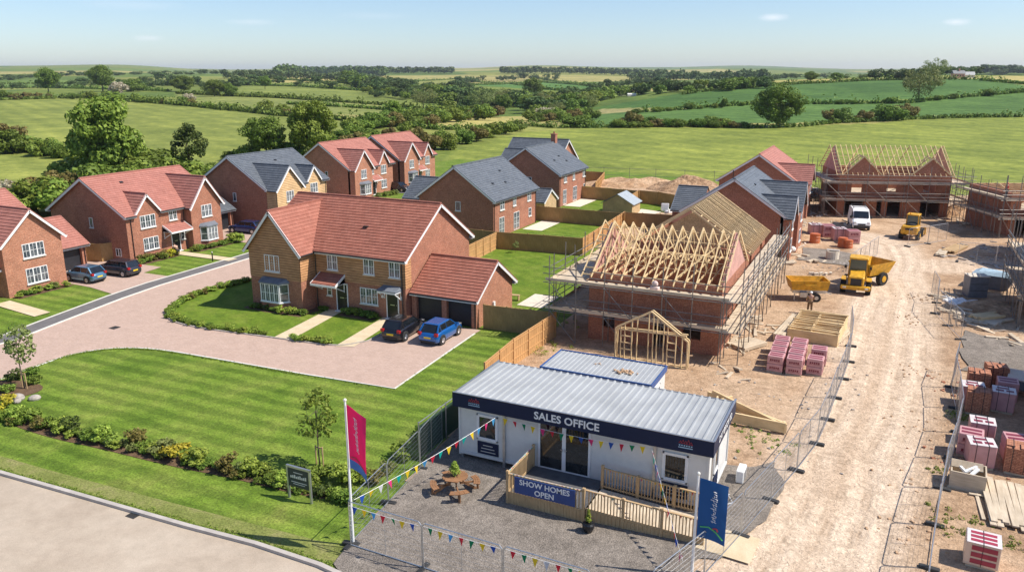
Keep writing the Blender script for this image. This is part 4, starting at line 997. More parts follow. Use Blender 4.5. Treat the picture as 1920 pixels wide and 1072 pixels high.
def scaffold(name,label,x,y,rot,sides,levels,top,group=None,sp=2.1,lean=0.):
    """sides: (ax,ay,bx,by,width,nx,ny) inner edge a->b with outward normal"""
    root=empty(name,x,y,0,rot,label=label,cat='scaffold',group=group)
    sm={}
    def pole(px,py,h):
        h=round(h,1)
        if h not in sm: q=MB();q.tube((0,0,0),(0,0,h),.036,6);sm[h]=q.build('standard',M['pole'],root);o=sm[h]
        else: o=sm[h].copy();C.objects.link(o);o.parent=root
        o.location=(px,py,0);o.rotation_euler=(random.uniform(-.006,.006),random.uniform(-.006,.006),0)
    for (ax,ay,bx,by,wd,nx,ny) in sides:
        l=math.hypot(bx-ax,by-ay);ux,uy=(bx-ax)/l,(by-ay)/l;k=max(1,round(l/sp))
        for i in range(k+1):
            px,py=ax+ux*l*i/k,ay+uy*l*i/k
            pole(px+nx*wd,py+ny*wd,top+random.choice([0,.3,.9,.5]))
            if i%2==0: pole(px+nx*.12,py+ny*.12,levels[-1]-.05 if l>5 else top)
        for li,z in enumerate(levels):
            pf=MB();nb=max(3,int((wd-.2)/.24))
            bl=3.6;nn=max(1,math.ceil((l+.5)/bl))
            for j in range(nb):
                o0=.14+(wd-.22)*j/nb;o1=o0+(wd-.22)/nb-.02
                for q_ in range(nn):
                    s0=-.25+(l+.5)*q_/nn;s1=-.25+(l+.5)*(q_+1)/nn-.03+random.uniform(-.0,.02);dz=random.uniform(0,.018)
                    P=[(ax+ux*s+nx*o,ay+uy*s+ny*o) for s,o in ((s0,o0),(s1,o0),(s1,o1),(s0,o1))]
                    pf.prism(P,z+dz,z+.04+dz)
            pf.build('platform',M['woodb'],root)
            tb=MB();tb.beam((ax+nx*(wd-.03)-ux*.3,ay+ny*(wd-.03)-uy*.3,z+.14),(bx+nx*(wd-.03)+ux*.3,by+ny*(wd-.03)+uy*.3,z+.14),.035,.2);tb.build('toe_board',M['woodb'],root)
            for dz,nm in ((-.06,'ledger'),(.55,'guard_rail'),(1.0,'guard_rail')):
                q=MB();e=.45;q.tube((ax+nx*(wd+.04)-ux*e,ay+ny*(wd+.04)-uy*e,z+dz),(bx+nx*(wd+.04)+ux*e,by+ny*(wd+.04)+uy*e,z+dz),.032,5);q.build(nm,M['pole'],root)
            q=MB()
            q.tube((ax+nx*.1,ay+ny*.1,z-.06),(bx+nx*.1,by+ny*.1,z-.06),.025,5);q.build('ledger',M['pole'],root)
            for i in range(k+1):
                px,py=ax+ux*l*i/k,ay+uy*l*i/k
                q=MB();q.tube((px+nx*-.05,py+ny*-.05,z-.03),(px+nx*(wd+.25),py+ny*(wd+.25),z-.03),.024,5);q.build('transom',M['pole'],root)
        for i in range(0,k,2):
            p=(ax+ux*l*i/k+nx*(wd+.06),ay+uy*l*i/k+ny*(wd+.06));q_=(ax+ux*l*(i+1)/k+nx*(wd+.06),ay+uy*l*(i+1)/k+ny*(wd+.06))
            b=MB();b.tube((p[0],p[1],levels[0]),(q_[0],q_[1],.05),.024,5);b.build('brace',M['pole'],root)
            if len(levels)>1: b=MB();b.tube((p[0],p[1],levels[1]),(q_[0],q_[1],levels[0]),.024,5);b.build('brace',M['pole'],root)
    return root
S1=shell('unfinished_house','unfinished brick house with bare timber roof trusses and pink block gables, wrapped in scaffolding',-17.8,49.7,0,9.0,8.6,4.75,7.65,spacing=.66,
  fh=[(1.0,1.9,1.0,2.1),(4.6,5.5,0,2.2),(6.6,7.8,1.0,2.1),],rh=[(2.0,3.2,1.1,2.1),(5.5,6.5,.1,2.1)],lh=[(3,4.4,0,2.1)])
scaffold('scaffolding','steel scaffolding with two boarded levels round the bare roof trusses, nearest the sales cabins',-17.8,49.7,0,
  [(-2.4,-.1,9.4,-.1,1.3,0,-1),(9.1,-1.2,9.1,21.5,1.35,1,0),(-.1,9.6,-.1,-.6,2.3,-1,0)],[2.2,4.2],5.5)
S2=shell('unfinished_house','unfinished house with closely spaced roof rafters, between the trussed house and the slate-roofed one',-9.2,61.2,Z90,9.6,8.8,4.75,7.75,spacing=.40,webs=False,back=1,gab=(0,1),rh=[],fh=[(1.5,2.6,1,2.1),(4.5,5.5,0,2.1),(6.8,8,1,2.1),(1.5,2.6,3.2,4.3),(6.8,8,3.2,4.3)],cross=True)
q=MB();q.xprism([(.5,4.8),(8.3,4.8),(4.4,7.4)],.45,.5);q.build('gable_board',M['buff'],S2)
q=MB();
for k in range(9): q.beam((.2,.3+k*1.0-.5,4.9),(9.4,.3+k*1.0-.5,4.9),.05,.14) if False else None
S5=shell('unfinished_house','unfinished house with open rafters and two brick gablets at the far end of the track',-5.7,109.6,R(18),13.6,9.0,5.55,8.75,spacing=.62,
  fh=[(.9,3.3,0,2.35),(4.9,5.5,.1,2.2),(6.2,7.8,0,2.35),(10.2,12.6,0,2.35),(1.6,2.9,3.1,4.4),(5.9,7.1,3.3,4.4),(10.3,11.8,3.3,4.5)],gablets=[(.5,4.9,7.75),(8.7,13.2,7.6)],webs=False,back=5)
scaffold('scaffolding','steel scaffolding round the far brick house with open rafters, behind the white van',-5.7,109.6,R(18),
  [(-1.9,-.1,15.4,-.1,1.35,0,-1),(13.7,-.9,13.7,9.5,1.8,1,0),(-.1,9.5,-.1,-.9,1.8,-1,0)],[2.3,4.5],6.1,sp=2.5)
S6=shell('unfinished_house','roofless brick house shell at the right edge of the photo, beside the far scaffolded house',12.7,103.6,R(25.5),11.,8.5,4.9,7.6,spacing=1.9,gab=(0,0),notruss=True,
  fh=[(.8,2.4,0,2.3),(4.4,5.5,.1,2.2),(1.2,2.4,3.1,4.3)],ladders=False,cross=False)
for a,c,w_ in (((2.2,1.,5.),(7.5,4.,8.4),.25),((4.5,.3,5.),(4.5,5.,7.6),.1),((5.6,.3,5.),(5.6,5.,7.6),.1),((6.7,.3,5.),(6.7,5.,7.6),.1),((7.8,.3,5.),(7.8,5.,7.6),.1),((4.3,5.,7.6),(11.,5.,7.6),.1),((3.2,2.,5.1),(9.5,2.2,5.3),.2),((1.,3.,5.),(2.,6.,5.2),.2)): q=MB();q.beam(a,c,.06,w_);q.build('timber',M['wood'],S6)
q=MB();q.box(3.5,10.8,3.6,3.7,4.9,6.6);q.build('timber_panel',M['deck'],S6)
for k in range(9): q=MB();q.beam((.6+k*1.1,.4,4.95),(.6+k*1.1,8.,4.95),.05,.2);q.build('floor_joist',M['wood'],S6)
scaffold('scaffolding','dense rusty scaffolding at the right edge beside the roofless brick shell',12.7,103.6,R(25.5),
  [(-1.6,-.1,11,-.1,1.3,0,-1),(-.1,8.5,-.1,-1.2,1.5,-1,0)],[2.3,4.4],6.2,sp=1.6)
S7=shell('unfinished_house','house shell in scaffolding cut by the right edge of the photo, above the dark shadow',11.6,66.5,0,11,9,4.9,7.8,spacing=.6,fh=[(.9,2.2,.9,2.1)],lh=[(2,3.2,.9,2.1),(5,6,0,2.1)],oe=.3)
scaffold('scaffolding','tall scaffolding cut by the right edge of the photo, above the grey gravel heap',11.6,66.5,0,
  [(-.1,9.6,-.1,-1.4,1.9,-1,0),(-1.9,-.1,9,-.1,1.3,0,-1)],[2.2,4.3],6.6,sp=1.8)
def shadow_roof(root,w,d,ze,zr):  # solid roof added over open trusses so the shell throws an unbroken shadow
    roof_gable(root,0,w,0,d,ze+.2,zr+.15,M['slate'],fascia=(0,0),cd=1.,tl=.01,name='added_shadow_roof')
shadow_roof(S7,11,9,4.9,7.8)
house('brick_house','brick house beyond the right photo edge, shading the brick packs',10.9,41.5,0,10,12,4.9,8.0,'brick','slate')
house('brick_house','added unseen brick house beyond the right edge of the photo shading the fenced plot',13.8,86.5,0,10,11,4.9,8.0,'brick','slate')  # house out of view, added for the shade it throws on the plot
# leaning timber gable frame in front of the scaffolded house
gf=empty('timber_gable_frame',-14.85,46.75,0.03,-.05,label='pale timber stud gable frame standing in front of the scaffolded brick house',cat='timber frame')
def zfx(px,py,x,y): 
    r=ray(px,py);return HC+r[2]*(y/r[1])
W_=4.75;zl=2.05;za=3.45;zr_=1.85;xa=2.35
for P in ([(0,0,0),(0,0,zl)],[(0,0,zl),(xa,0,za)],[(xa,0,za),(W_,0,zr_)],[(W_,0,zr_),(W_,0,0)],[(0,0,.05),(W_,0,.05)],[(.1,0,zl-.05),(W_-.1,0,zr_+.35)]):
    for dy in (0,.32):
        q=MB();q.beam((P[0][0],dy,P[0][2]),(P[1][0],dy,P[1][2]),.09,.1,up=(0,1,0));q.build('frame_member',M['wood'],gf)
for xx in (.35,.62,1.1,1.45,2.2,2.5,2.75,3.2,3.45,4.0,4.4):
    zz=(zl+(za-zl)*xx/xa) if xx<xa else (za+(zr_-za)*(xx-xa)/(W_-xa));q=MB();q.beam((xx,.0,.08),(xx,.0,zz-.04),.05,.1,up=(0,1,0));q.build('stud',M['wood'],gf)
for x0,x1 in ((.35,1.1),(3.45,4.0)):
    for zz in (.7,1.15,1.6): q=MB();q.beam((x0,0,zz),(x1,0,zz),.05,.09,up=(0,1,0));q.build('noggin',M['wood'],gf)
# ================================================================== SALES CABIN
OX0,OX1,OY0,OY1=-17.2,-5.35,30.15,34.6
of=empty('sales_cabin',OX0,OY0,0,0,label='grey portable sales office cabin with ribbed metal roof and navy fascia reading SALES OFFICE',cat='cabin')
Wd=OX1-OX0;Dp=OY1-OY0
b=MB();b.box(.06,Wd-.06,.05,Dp-.05,.4,3.3)
for xx in (.0,Wd-.1):
    for yy in (0,Dp-.1): b.box(xx,xx+.1,yy,yy+.1,.3,3.3)
b.box(.1,Wd-.1,.0,.05,.36,.5);b.box(Wd-.05,Wd,.1,Dp-.1,.36,.5)
b.build('wall',M['cabin'],of)
q=MB();q.box(.06,Wd-.06,.2,Dp-.2,.3,.4);q.build('chassis',M['plastic'],of)
for xx in (.15,2.45,4.9,7.3,9.6,Wd-.2):
    for yy in (.1,Dp-.2): q=MB();q.box(xx-.05,xx+.05,yy-.05,yy+.05,.05,.4);q.build('leg',M['galv'],of)
for xx in (2.42,9.55): q=MB();q.box(xx-.06,xx+.06,-.06,.0,.05,2.95);q.build('module_post',M['galv'],of)
r=MB();n=34
for i in range(n):
    x0=-.1+(Wd+.2)*i/n;x1=-.1+(Wd+.2)*(i+1)/n;w_=x1-x0
    pts=[(x0,3.44),(x0+w_*.62,3.44),(x0+w_*.72,3.50),(x0+w_*.92,3.50),(x1,3.44)]
    for (a,c),(e,f_) in zip(pts,pts[1:]): r.add([(a,-.16,c+.03),(e,-.16,f_+.03),(e,Dp+.16,f_-.04),(a,Dp+.16,c-.04)],[(0,1,2,3)])
    r.add([(pts[1][0],Dp+.16,3.40),(pts[4][0],Dp+.16,3.40),(pts[3][0],Dp+.16,3.46),(pts[2][0],Dp+.16,3.46)],[(0,1,2,3)])
r.build('roof_sheet',M['roofsheet'],of)
q=MB();q.box(-.1,Wd+.1,Dp+.12,Dp+.2,3.25,3.42);q.box(-.14,-.1,-.16,Dp+.16,3.2,3.52);q.build('roof_trim',M['lead'],of)
q=MB();q.box(-.18,Wd+.18,-.24,-.18,2.84,3.54);q.build('fascia',M['navy'],of)
q=MB();q.box(Wd+.12,Wd+.18,-.18,Dp+.18,2.84,3.54);fs=q.build('fascia',M['navy'],of)
q=MB();q.box(-.16,Wd+.16,-.26,-.17,3.54,3.56);q.box(Wd+.10,Wd+.2,-.17,Dp+.18,3.54,3.56);q.build('roof_trim',M['galv'],of)
text_part('lettering','SALES OFFICE',.50,M['whitepaint'],of,(Wd*.47,-.245,3.02),(PI/2,0,0),.008,off=.012,space=1.02)
text_part('lettering','DAY BRICK KD',.42,M['whitepaint'],of,(Wd+.185,Dp*.5,3.04),(PI/2,0,PI/2),.006)
redp=simple('red_print',(.55,.06,.07),.5);bluep=simple('pale_blue_print',(.35,.5,.62),.5)
def crest(root,x,z,y=-.245):
    """small red house-row emblem over two pale lines of lettering"""
    q=MB();q.M=Matrix.Translation((x,y,z))
    for k,hh in enumerate((.10,.16,.12,.19,.11)): q.beam((-.26+k*.11,0,.14),(-.2+k*.11,0,.14+hh),.01,.035,up=(0,1,0));q.beam((-.2+k*.11,0,.14+hh),(-.14+k*.11,0,.14),.01,.035,up=(0,1,0))
    q.beam((-.27,0,.15),(.33,0,.12),.01,.03,up=(0,1,0));q.build('emblem',redp,root)
    q=MB();q.M=Matrix.Translation((x,y,z));
    for k in range(6): q.box(-.26+k*.1,-.2+k*.1,-.004,.004,.02,.07)
    q.box(-.28,.32,-.004,.004,-.07,-.03);q.build('emblem_lettering',bluep,root)
crest(of,.95,3.1);crest(of,Wd-1.0,3.1)
def cabwin(root,W_,x,z,w,h):
    o=window(root,W_,x,z,w,h,1,0,False,glass='glassd')
    p=MB();p.M=W_;p.box(x-.07,x+w+.07,-.06,.0,z-.07,z-.002);p.box(x-.07,x+w+.07,-.06,0,z+h+.002,z+h+.07);p.box(x-.07,x-.002,-.06,0,z-.07,z+h+.07);p.box(x+w+.002,x+w+.07,-.06,0,z-.07,z+h+.07);p.build('frame',M['white'],o)
FO=wf(.05)
for xx in (1.05,9.95):
    cabwin(of,FO,xx,1.35,.95,1.15)
    q=MB();q.box(xx-.05,xx+1.05,.01,.045,.55,1.18);bd=q.build('notice_board',M['navy'],of)
    for k,(a,c) in enumerate(((.25,.75),(.15,.85),(.12,.9))): q=MB();q.box(xx+a,xx+c,.0,.012,1.0-k*.16,1.03-k*.16);q.build('lettering',M['sill'],bd)
cabwin(of,wr(Wd-.05),1.3,1.35,.8,1.15)
q=MB();q.box(Wd-.03,Wd-.0,1.25,2.15,.55,1.15);q.build('notice_board',M['navy'],of)
# double doors
q=MB();x=4.15;w=2.5;z0=.62;h=2.12
for a,c in ((x,x+.09),(x+w-.09,x+w),(x+w/2-.09,x+w/2+.09)): q.box(a,c,-.02,.06,z0,z0+h)
q.box(x,x+w,-.021,.061,z0+h,z0+h+.09);q.box(x,x+w,-.02,.06,z0-.06,z0);dr=q.build('glazed_double_door',M['white'],of)
for k in (0,1):
    q=MB();xa=x+.09+k*(w/2);q.box(xa,xa+w/2-.18,.01,.03,z0,z0+h);q.build('pane',M['glassd'],dr)
    q=MB();hx=x+w/2-.06 if k==0 else x+w/2+.04;q.box(hx,hx+.02,-.06,-.03,z0+.95,z0+1.1);q.box(hx-.1*(1-k),hx+.02+.1*k,-.07,-.05,z0+1.03,z0+1.05);q.build('handle',M['alloy'],dr)
q=MB();q.tube((Wd+.12,-.05,2.85),(Wd+.12,-.05,.3),.035);q.build('downpipe',M['galv'],of)
# second cabin
c2=empty('store_cabin',-15.7,36.4,0,0,label='smaller pale cabin with blue roof edge and earth clods on top, behind the sales office',cat='cabin')
b=MB();b.box(.06,6.04,.06,2.94,.1,2.62);b.build('wall',M['cabin'],c2)
r=MB()
for i in range(24):
    x0=6.1*i/24;w_=6.1/24;pts=[(x0,2.80),(x0+w_*.8,2.80),(x0+w_*.9,2.83),(x0+w_,2.80)]
    for (a,c),(e,f_) in zip(pts,pts[1:]): r.add([(a,.05,c),(e,.05,f_),(e,2.95,f_),(a,2.95,c)],[(0,1,2,3)])
r.build('roof_sheet',M['roofsheet'],c2)
for i,(x0,x1,y0,y1) in enumerate(((-.02,6.12,-.03,.05),(-.02,6.12,2.95,3.03),(-.02,.04,.05,2.95),(6.06,6.12,.05,2.95))): q=MB();q.box(x0,x1,y0,y1,2.55,2.86);q.build('roof_trim',M['navyb'],c2)
cabwin(c2,wr(6.04),1.0,1.2,.8,1.0)
earth=simple('dry_earth',(.50,.33,.2),.95,var=.3,scale=8.)
def clods(name,label,x,y,z,n,r,sz,mat,cat,kind=None):
    q=MB()
    for k in range(n):
        a=random.uniform(0,2*PI);d=r*math.sqrt(random.random());s_=sz*random.uniform(.4,1.2)
        q.ball((d*math.cos(a)*1.5,d*math.sin(a)*.8,s_*.5),s_,6,4,0,(random.uniform(.7,1.4),random.uniform(.6,1.2),random.uniform(.4,.8)))
    return q.build(name,mat,None,(x,y,z),0,label=label,cat=cat,kind=kind)
clods('earth_clods','heap of dry earth clods on the roof of the smaller cabin',-11.3,37.6,2.83,26,.42,.09,earth,'earth','stuff')
clods('earth_clods','tiny scatter of dry earth on the smaller cabin roof, left of the larger heap',-12.9,38.1,2.83,9,.25,.05,earth,'earth','stuff')
# ------------------------------------------------------------------ timber deck and ramp
dk=empty('timber_deck',-13.25,27.35,0,0,label='timber deck with slatted rails and ramp in front of the sales office doors',cat='deck')
G0=.13
b=MB()
for k in range(24): b.box(.02,3.42,.05+k*.113,.05+k*.113+.103,.55,.585)
b.build('deck_boards',simple('grey_matting',(.10,.10,.105),.8,var=.2),dk)
q=MB()
nb=24
for k in range(nb): q.box(.02+3.42*k/nb,.02+3.42*(k+1)/nb-.008,-.02-.008*(k%2),.01,G0,.62)
q.build('deck_skirt',M['deck'],dk)
q=MB();
for k in range(18): q.box(-.02-.008*(k%2),.01,.05+2.6*k/18,.05+2.6*(k+1)/18-.008,G0,.62)
q.build('deck_skirt',M['deck'],dk)
def rail(root,a,b_,za,zb,n,post=True):
    m=MB();L=Vector((b_[0]-a[0],b_[1]-a[1],0));
    m.beam((a[0],a[1],za+.98),(b_[0],b_[1],zb+.98),.1,.04);m.beam((a[0],a[1],za+.12),(b_[0],b_[1],zb+.12),.045,.07);m.build('hand_rail',M['deck'],root)
    for i in range(1,n):
        t=i/n;x=a[0]+(b_[0]-a[0])*t;y=a[1]+(b_[1]-a[1])*t;z=za+(zb-za)*t
        if i==1: 
            q=MB();q.box(-.02,.02,-.02,.02,0.05,.97);src=q.build('baluster',M['deck'],root);src.location=(x,y,z)
        else: c=src.copy();C.objects.link(c);c.parent=root;c.location=(x,y,z)
def dpost(root,x,y,z0,z1):
    q=MB();q.box(x-.055,x+.055,y-.055,y+.055,z0,z1);q.loft([[(x-.07,y-.07,z1),(x+.07,y-.07,z1),(x+.07,y+.07,z1),(x-.07,y+.07,z1)],[(x-.05,y-.05,z1+.05),(x+.05,y-.05,z1+.05),(x+.05,y+.05,z1+.05),(x-.05,y+.05,z1+.05)]]);q.build('newel_post',M['deck'],root)
for (x,y) in ((0,0),(3.45,0),(0,2.7),(3.5,2.2)): dpost(dk,x,y,G0,1.62)
rail(dk,(.05,-.02),(3.4,-.02),.55,.55,24);rail(dk,(0,.06),(0,2.65),.55,.55,20)
# ramp going right along the cabin
RL=4.75
rp=MB();rp.loft([[(3.5,.25,.2),(3.5,2.1,.2),(3.5,2.1,.58),(3.5,.25,.58)],[(3.5+RL,.55,.1),(3.5+RL,2.3,.1),(3.5+RL,2.3,.24),(3.5+RL,.55,.24)]]);rp.build('ramp',M['woodb'],dk)
rail(dk,(3.5,.12),(3.5+RL,.45),.55,.2,36);rail(dk,(3.55,2.2),(3.5+RL,2.42),.55,.2,36)
for t in (.33,.66,1.): 
    dpost(dk,3.5+RL*t,.12+.33*t,G0,1.55-.33*t);dpost(dk,3.5+RL*t,2.2+.22*t,G0,1.55-.33*t)
q=MB()
for k in range(30): t0=k/30;q.box(3.52+RL*t0,3.52+RL*(k+1)/30-.01,.13+.33*t0-.03,.13+.33*t0,G0,.62-.35*t0)
q.build('deck_skirt',M['deck'],dk)
bn=MB();bn.box(.38,3.12,-.13,-.09,.78,1.52)
bo=bn.build('banner',M['navyb'] if False else simple('banner_blue',(.02,.055,.20),.5),None,(-13.25,27.35,0),0,label='dark blue banner reading SHOW HOMES OPEN, fixed to the front rail of the deck',cat='banner')
text_part('lettering','SHOW HOMES',.345,M['whitepaint'],bo,(1.75,-.135,1.22),(PI/2,0,0),.006,off=.006)
text_part('lettering','OPEN',.345,M['whitepaint'],bo,(1.75,-.135,.87),(PI/2,0,0),.006,off=.006)
# ------------------------------------------------------------------ bunting
cols={'red':(.72,.03,.07),'green':(.0,.30,.13),'yellow':(.85,.66,.03),'blue':(.03,.12,.5),'pink':(.78,.05,.25),'sky':(.10,.45,.75),'teal':(.0,.5,.42),'white':(.7,.7,.72)}
BM={}
fl={}
def flagmesh(c):
    if c not in fl:
        q=MB();q.add([(-.085,0,0),(.085,0,0),(.0,.012,-.26),(-.085,.004,0),(.085,.004,0),(0,.016,-.26)],[(0,2,1),(3,4,5),(0,3,5,2),(1,2,5,4)]);fl[c]=q
    return fl[c]
FMESH={}
def bunting(label,a,b,seq,sag=.25,sc=1.,string=True,t0=.02,t1=.98):
    root=empty('bunting',a[0],a[1],a[2],label=label,cat='bunting',group='strings of coloured bunting')
    def pt(t): return (a[0]+(b[0]-a[0])*t,a[1]+(b[1]-a[1])*t,a[2]+(b[2]-a[2])*t-sag*4*t*(1-t))
    loc=lambda p:(p[0]-a[0],p[1]-a[1],p[2]-a[2])
    q=MB();N_=14;q.path([loc(pt(i/N_)) for i in range(N_+1)],.008,4);q.build('string',M['whitepaint'],root)
    ang=math.atan2(b[1]-a[1],b[0]-a[0])
    for i,cn in enumerate(seq):
        t=t0+(t1-t0)*(i+.5)/len(seq)
        if cn not in FMESH: o=flagmesh(cn).build('pennant',BM[cn],root);FMESH[cn]=o
        else: o=FMESH[cn].copy();C.objects.link(o);o.parent=root
        o.location=loc(pt(t));o.scale=(sc*1.3,sc,sc*1.3);o.rotation_euler=(random.uniform(-.25,.25),random.uniform(-.1,.1),ang+random.uniform(-.35,.35))
    return root
def cloth0(name,c):
    m=simple(name,c,.7,var=.05);nt=m.node_tree;ns,ls=nt.nodes,nt.links;b=ns['Principled BSDF'];t=ns.new('ShaderNodeBsdfTranslucent');t.inputs[0].default_value=(*c,1);mx=ns.new('ShaderNodeMixShader');mx.inputs[0].default_value=.45
    ls.new(b.outputs[0],mx.inputs[1]);ls.new(t.outputs[0],mx.inputs[2]);ls.new(mx.outputs[0],ns['Material Output'].inputs[0]);return m
for k,v in cols.items(): BM[k]=cloth0('bunting_'+k,v)
cyc=lambda s,n:[s[i%len(s)] for i in range(n)]
S_=['yellow','red','green','yellow','pink','red','green','yellow','blue','pink','yellow','blue','red','green','yellow']
pA=(-17.35,22.1,2.0);pB=(-14.95,30.0,2.80)
bunting('bunting string from the pink flag mast up to the left part of the office front',pA,pB,['blue','yellow','white','pink','teal','yellow','yellow','sky','red','teal','yellow','red','teal','yellow','sky','pink','sky'],.12,1.05)
bunting('bunting string hanging along the office front under SALES OFFICE',(-14.95,29.85,2.80),(-7.75,29.85,2.80),S_,.22,1.05)
bunting('bunting string from the office front down towards the blue flag',(-7.75,29.85,2.80),(-5.2,25.3,.9),['red','teal','blue','pink','blue','yellow','green','yellow','blue','red','yellow','blue','red','blue','yellow','pink'],.05,.95)
for i,(xa,xb,sq) in enumerate(((-17.3,-14.15,['blue','yellow','sky','red','green','yellow','blue']),(-13.95,-10.8,['green','yellow','sky','red','green','yellow','blue']),(-10.6,-7.5,['red','green','yellow','white','red','green','yellow']))):
    bunting('bunting string along the top of the %s front barrier panel from the left'%ordn[i],(xa,21.72,1.98),(xb,21.68,1.98),sq,.03,1.0)
mx=['teal','red','green','pink','white','teal','yellow','red','green','sky']
bunting('tangled bunting along the left side rail of the deck',(-13.25,27.5,1.6),(-13.25,30.0,1.6),cyc(mx,16),.0,.5)
bunting('tangled bunting above the SHOW HOMES OPEN banner',(-13.1,27.3,1.6),(-9.9,27.3,1.6),cyc(mx[2:],18),.03,.45)
bunting('tangled bunting on the outer rail of the ramp',(-9.6,27.5,1.55),(-5.1,27.8,1.2),cyc(mx[1:],22),.02,.5)
bunting('tangled bunting on the inner rail of the ramp',(-9.6,29.6,1.55),(-5.1,29.75,1.2),cyc(mx[3:],22),.02,.5)
# ------------------------------------------------------------------ flags on masts
def flagmast(name,label,x,y,h,fw,fh,ang,mat,z0=.13,drop=.06,wave=.05,taper=0.):
    root=empty(name,x,y,z0,0,label=label,cat='flag')
    q=MB();q.tube((0,0,0),(0,0,h),.055,10,r2=.04);q.build('mast',M['whitepaint'],root)
    q=MB();q.ball((0,0,h+.04),.07,8,5);q.build('finial',M['sill'],root)
    q=MB();ca,sa=math.cos(ang),math.sin(ang);nx_,nz=8,14
    def P(i,j,o):
        t=i/nx_;u=j/nz;x_=.07+fw*t*(1-taper*(1-u)*0);z=h-.12-fh*(1-u)-t*t*drop-.25*t*fw*.5;yy=wave*math.sin(t*4+u*3)*t+o
        return (x_*ca-yy*sa,x_*sa+yy*ca,z)
    for o,fl_ in ((.004,False),(-.004,True)):
        vs=[P(i,j,o) for j in range(nz+1) for i in range(nx_+1)];fs=[]
        for j in range(nz):
            for i in range(nx_):
                a=j*(nx_+1)+i;f_=(a,a+1,a+nx_+2,a+nx_+1);fs.append(tuple(reversed(f_)) if fl_ else f_)
        n0=len(q.f);q.add(vs,fs)
        for k in range(len(fs)):
            j=k//nx_;q.m[n0+k]=1 if j<(3 if name=='flag_mast' else 2)*0+FB_ROWS else 0
    fo=q.build('flag',mat,root,smooth=True)
    return root,P,fo
FB_ROWS=2
def cloth(name,c):
    m=simple(name,c,.7,var=.05);nt=m.node_tree;ns,ls=nt.nodes,nt.links;b=ns['Principled BSDF'];t=ns.new('ShaderNodeBsdfTranslucent');t.inputs[0].default_value=(*c,1);mx=ns.new('ShaderNodeMixShader');mx.inputs[0].default_value=.45
    ls.new(b.outputs[0],mx.inputs[1]);ls.new(t.outputs[0],mx.inputs[2]);ls.new(mx.outputs[0],ns['Material Output'].inputs[0]);return m
pinkm=cloth('pink_flag',(.9,.02,.22));bluem=cloth('flag_blue',(.015,.13,.38));bl2=simple('flag_mid_blue',(.03,.13,.42),.6)
fcam=math.atan2(1,1)
r1,P1,f1=flagmast('flag_mast','white mast with a tall pink flag, at the front left of the gravel yard',-17.45,22.05,6.0,.92,2.6,R(-8),[pinkm,bl2],drop=.25,wave=.08)
FB_ROWS=0
r2,P2,f2=flagmast('flag_mast','white mast with a tall navy blue flag, right of the sales office ramp',-4.92,25.7,4.1,1.0,2.35,R(12),[bluem,bl2],drop=.12)
def on_flag(P,fw_,items,mat,name,root,o=-.012,o2=.012):
    for sgn in (o,o2):
        q=MB()
        for (i0,j0,i1,j1,w) in items:
            q.beam(P(i0,j0,sgn),P(i1,j1,sgn),.006,w,up=(0,1,0)) if False else q.tube(P(i0,j0,sgn),P(i1,j1,sgn),w/2,4)
        q.build(name,mat,root)
# flowing white script down each flag (upright strokes reading down the cloth)
rs_=random.Random(5)
def script(P,i0,j0,j1,n,sz,root):
    it=[]
    for k in range(n):
        j=j0+(j1-j0)*k/n;a=rs_.uniform(.25,.6)*sz
        it.append((i0-a,j,i0+a*.7,j-.12,.022))
        if k%2: it.append((i0+a*.6,j-.1,i0+a*.5,j-.42,.02))
        else: it.append((i0-a*.7,j,i0-a*.5,j-.38,.02))
        if k%4==0: it.append((i0-a*1.7,j-.05,i0-a*.5,j-.1,.022))
    on_flag(P,1,it,M['whitepaint'],'lettering',root)
script(P1,4.2,12.2,4.5,16,1.5,r1);script(P2,4.6,11.8,4.2,15,1.5,r2)
on_flag(P1,1,[(.6,2.6,3,3.0,.05),(3,3.0,5,2.4,.05),(5,2.4,7.6,2.3,.05)],redp,'emblem',r1)
on_flag(P2,1,[(.8,2.6,3.2,3.0,.05),(3.2,3.0,5.4,2.3,.05),(5.4,2.3,7.3,1.2,.06)],simple('green_print',(.1,.5,.12),.5),'emblem',r2)
on_flag(P2,1,[(4.4,2.9,5.4,3.3,.06),(5.4,3.3,5.8,2.7,.06)],redp,'emblem',r2)
# ------------------------------------------------------------------ notice sign on the lawn
sg=empty('notice_sign',*G(545,932),0,R(-3)+.04,label='dark notice board on two grey posts standing on the lawn by the shrub bed',cat='sign')
q=MB();q.box(.0,1.12,-.03,.03,.62,1.5);q.build('board',simple('dark_slate_panel',(.025,.035,.05),.4),sg)
q=MB();q.box(-.09,-.01,-.045,.045,0,1.58);q.build('post',M['galv'],sg);q=MB();q.box(1.13,1.21,-.045,.045,0,1.58);q.build('post',M['galv'],sg)
q=MB();q.box(-.09,1.21,-.05,.05,1.51,1.6);q.build('top_rail',M['galv'],sg)
q=MB();
for k in range(9): q.box(.12+k*.1,.19+k*.1,-.038,-.03,1.04,1.14+.03*(k%3))
q.box(.3,.8,-.038,-.03,1.3,1.33);q.box(.15,1.0,-.038,-.03,.85,.88);q.box(.25,.9,-.038,-.03,.76,.785);q.build('lettering',M['sill'],sg)
# small plaque on the third front panel
q=MB();q.box(0,.5,-.02,.0,.85,1.15);pl=q.build('site_notice',M['navy'],None,(-8.75,21.70,0),0,label='small navy notice hanging on the third front barrier panel',cat='sign')
q=MB();q.box(.24,.44,-.026,-.02,1.0,1.04);q.box(.24,.44,-.026,-.02,.92,.95);q.build('lettering',M['sill'],pl)
q=MB();q.tube((.13,-.028,1.0),(.13,-.02,1.0),.07,10);q.build('emblem',redp,pl)
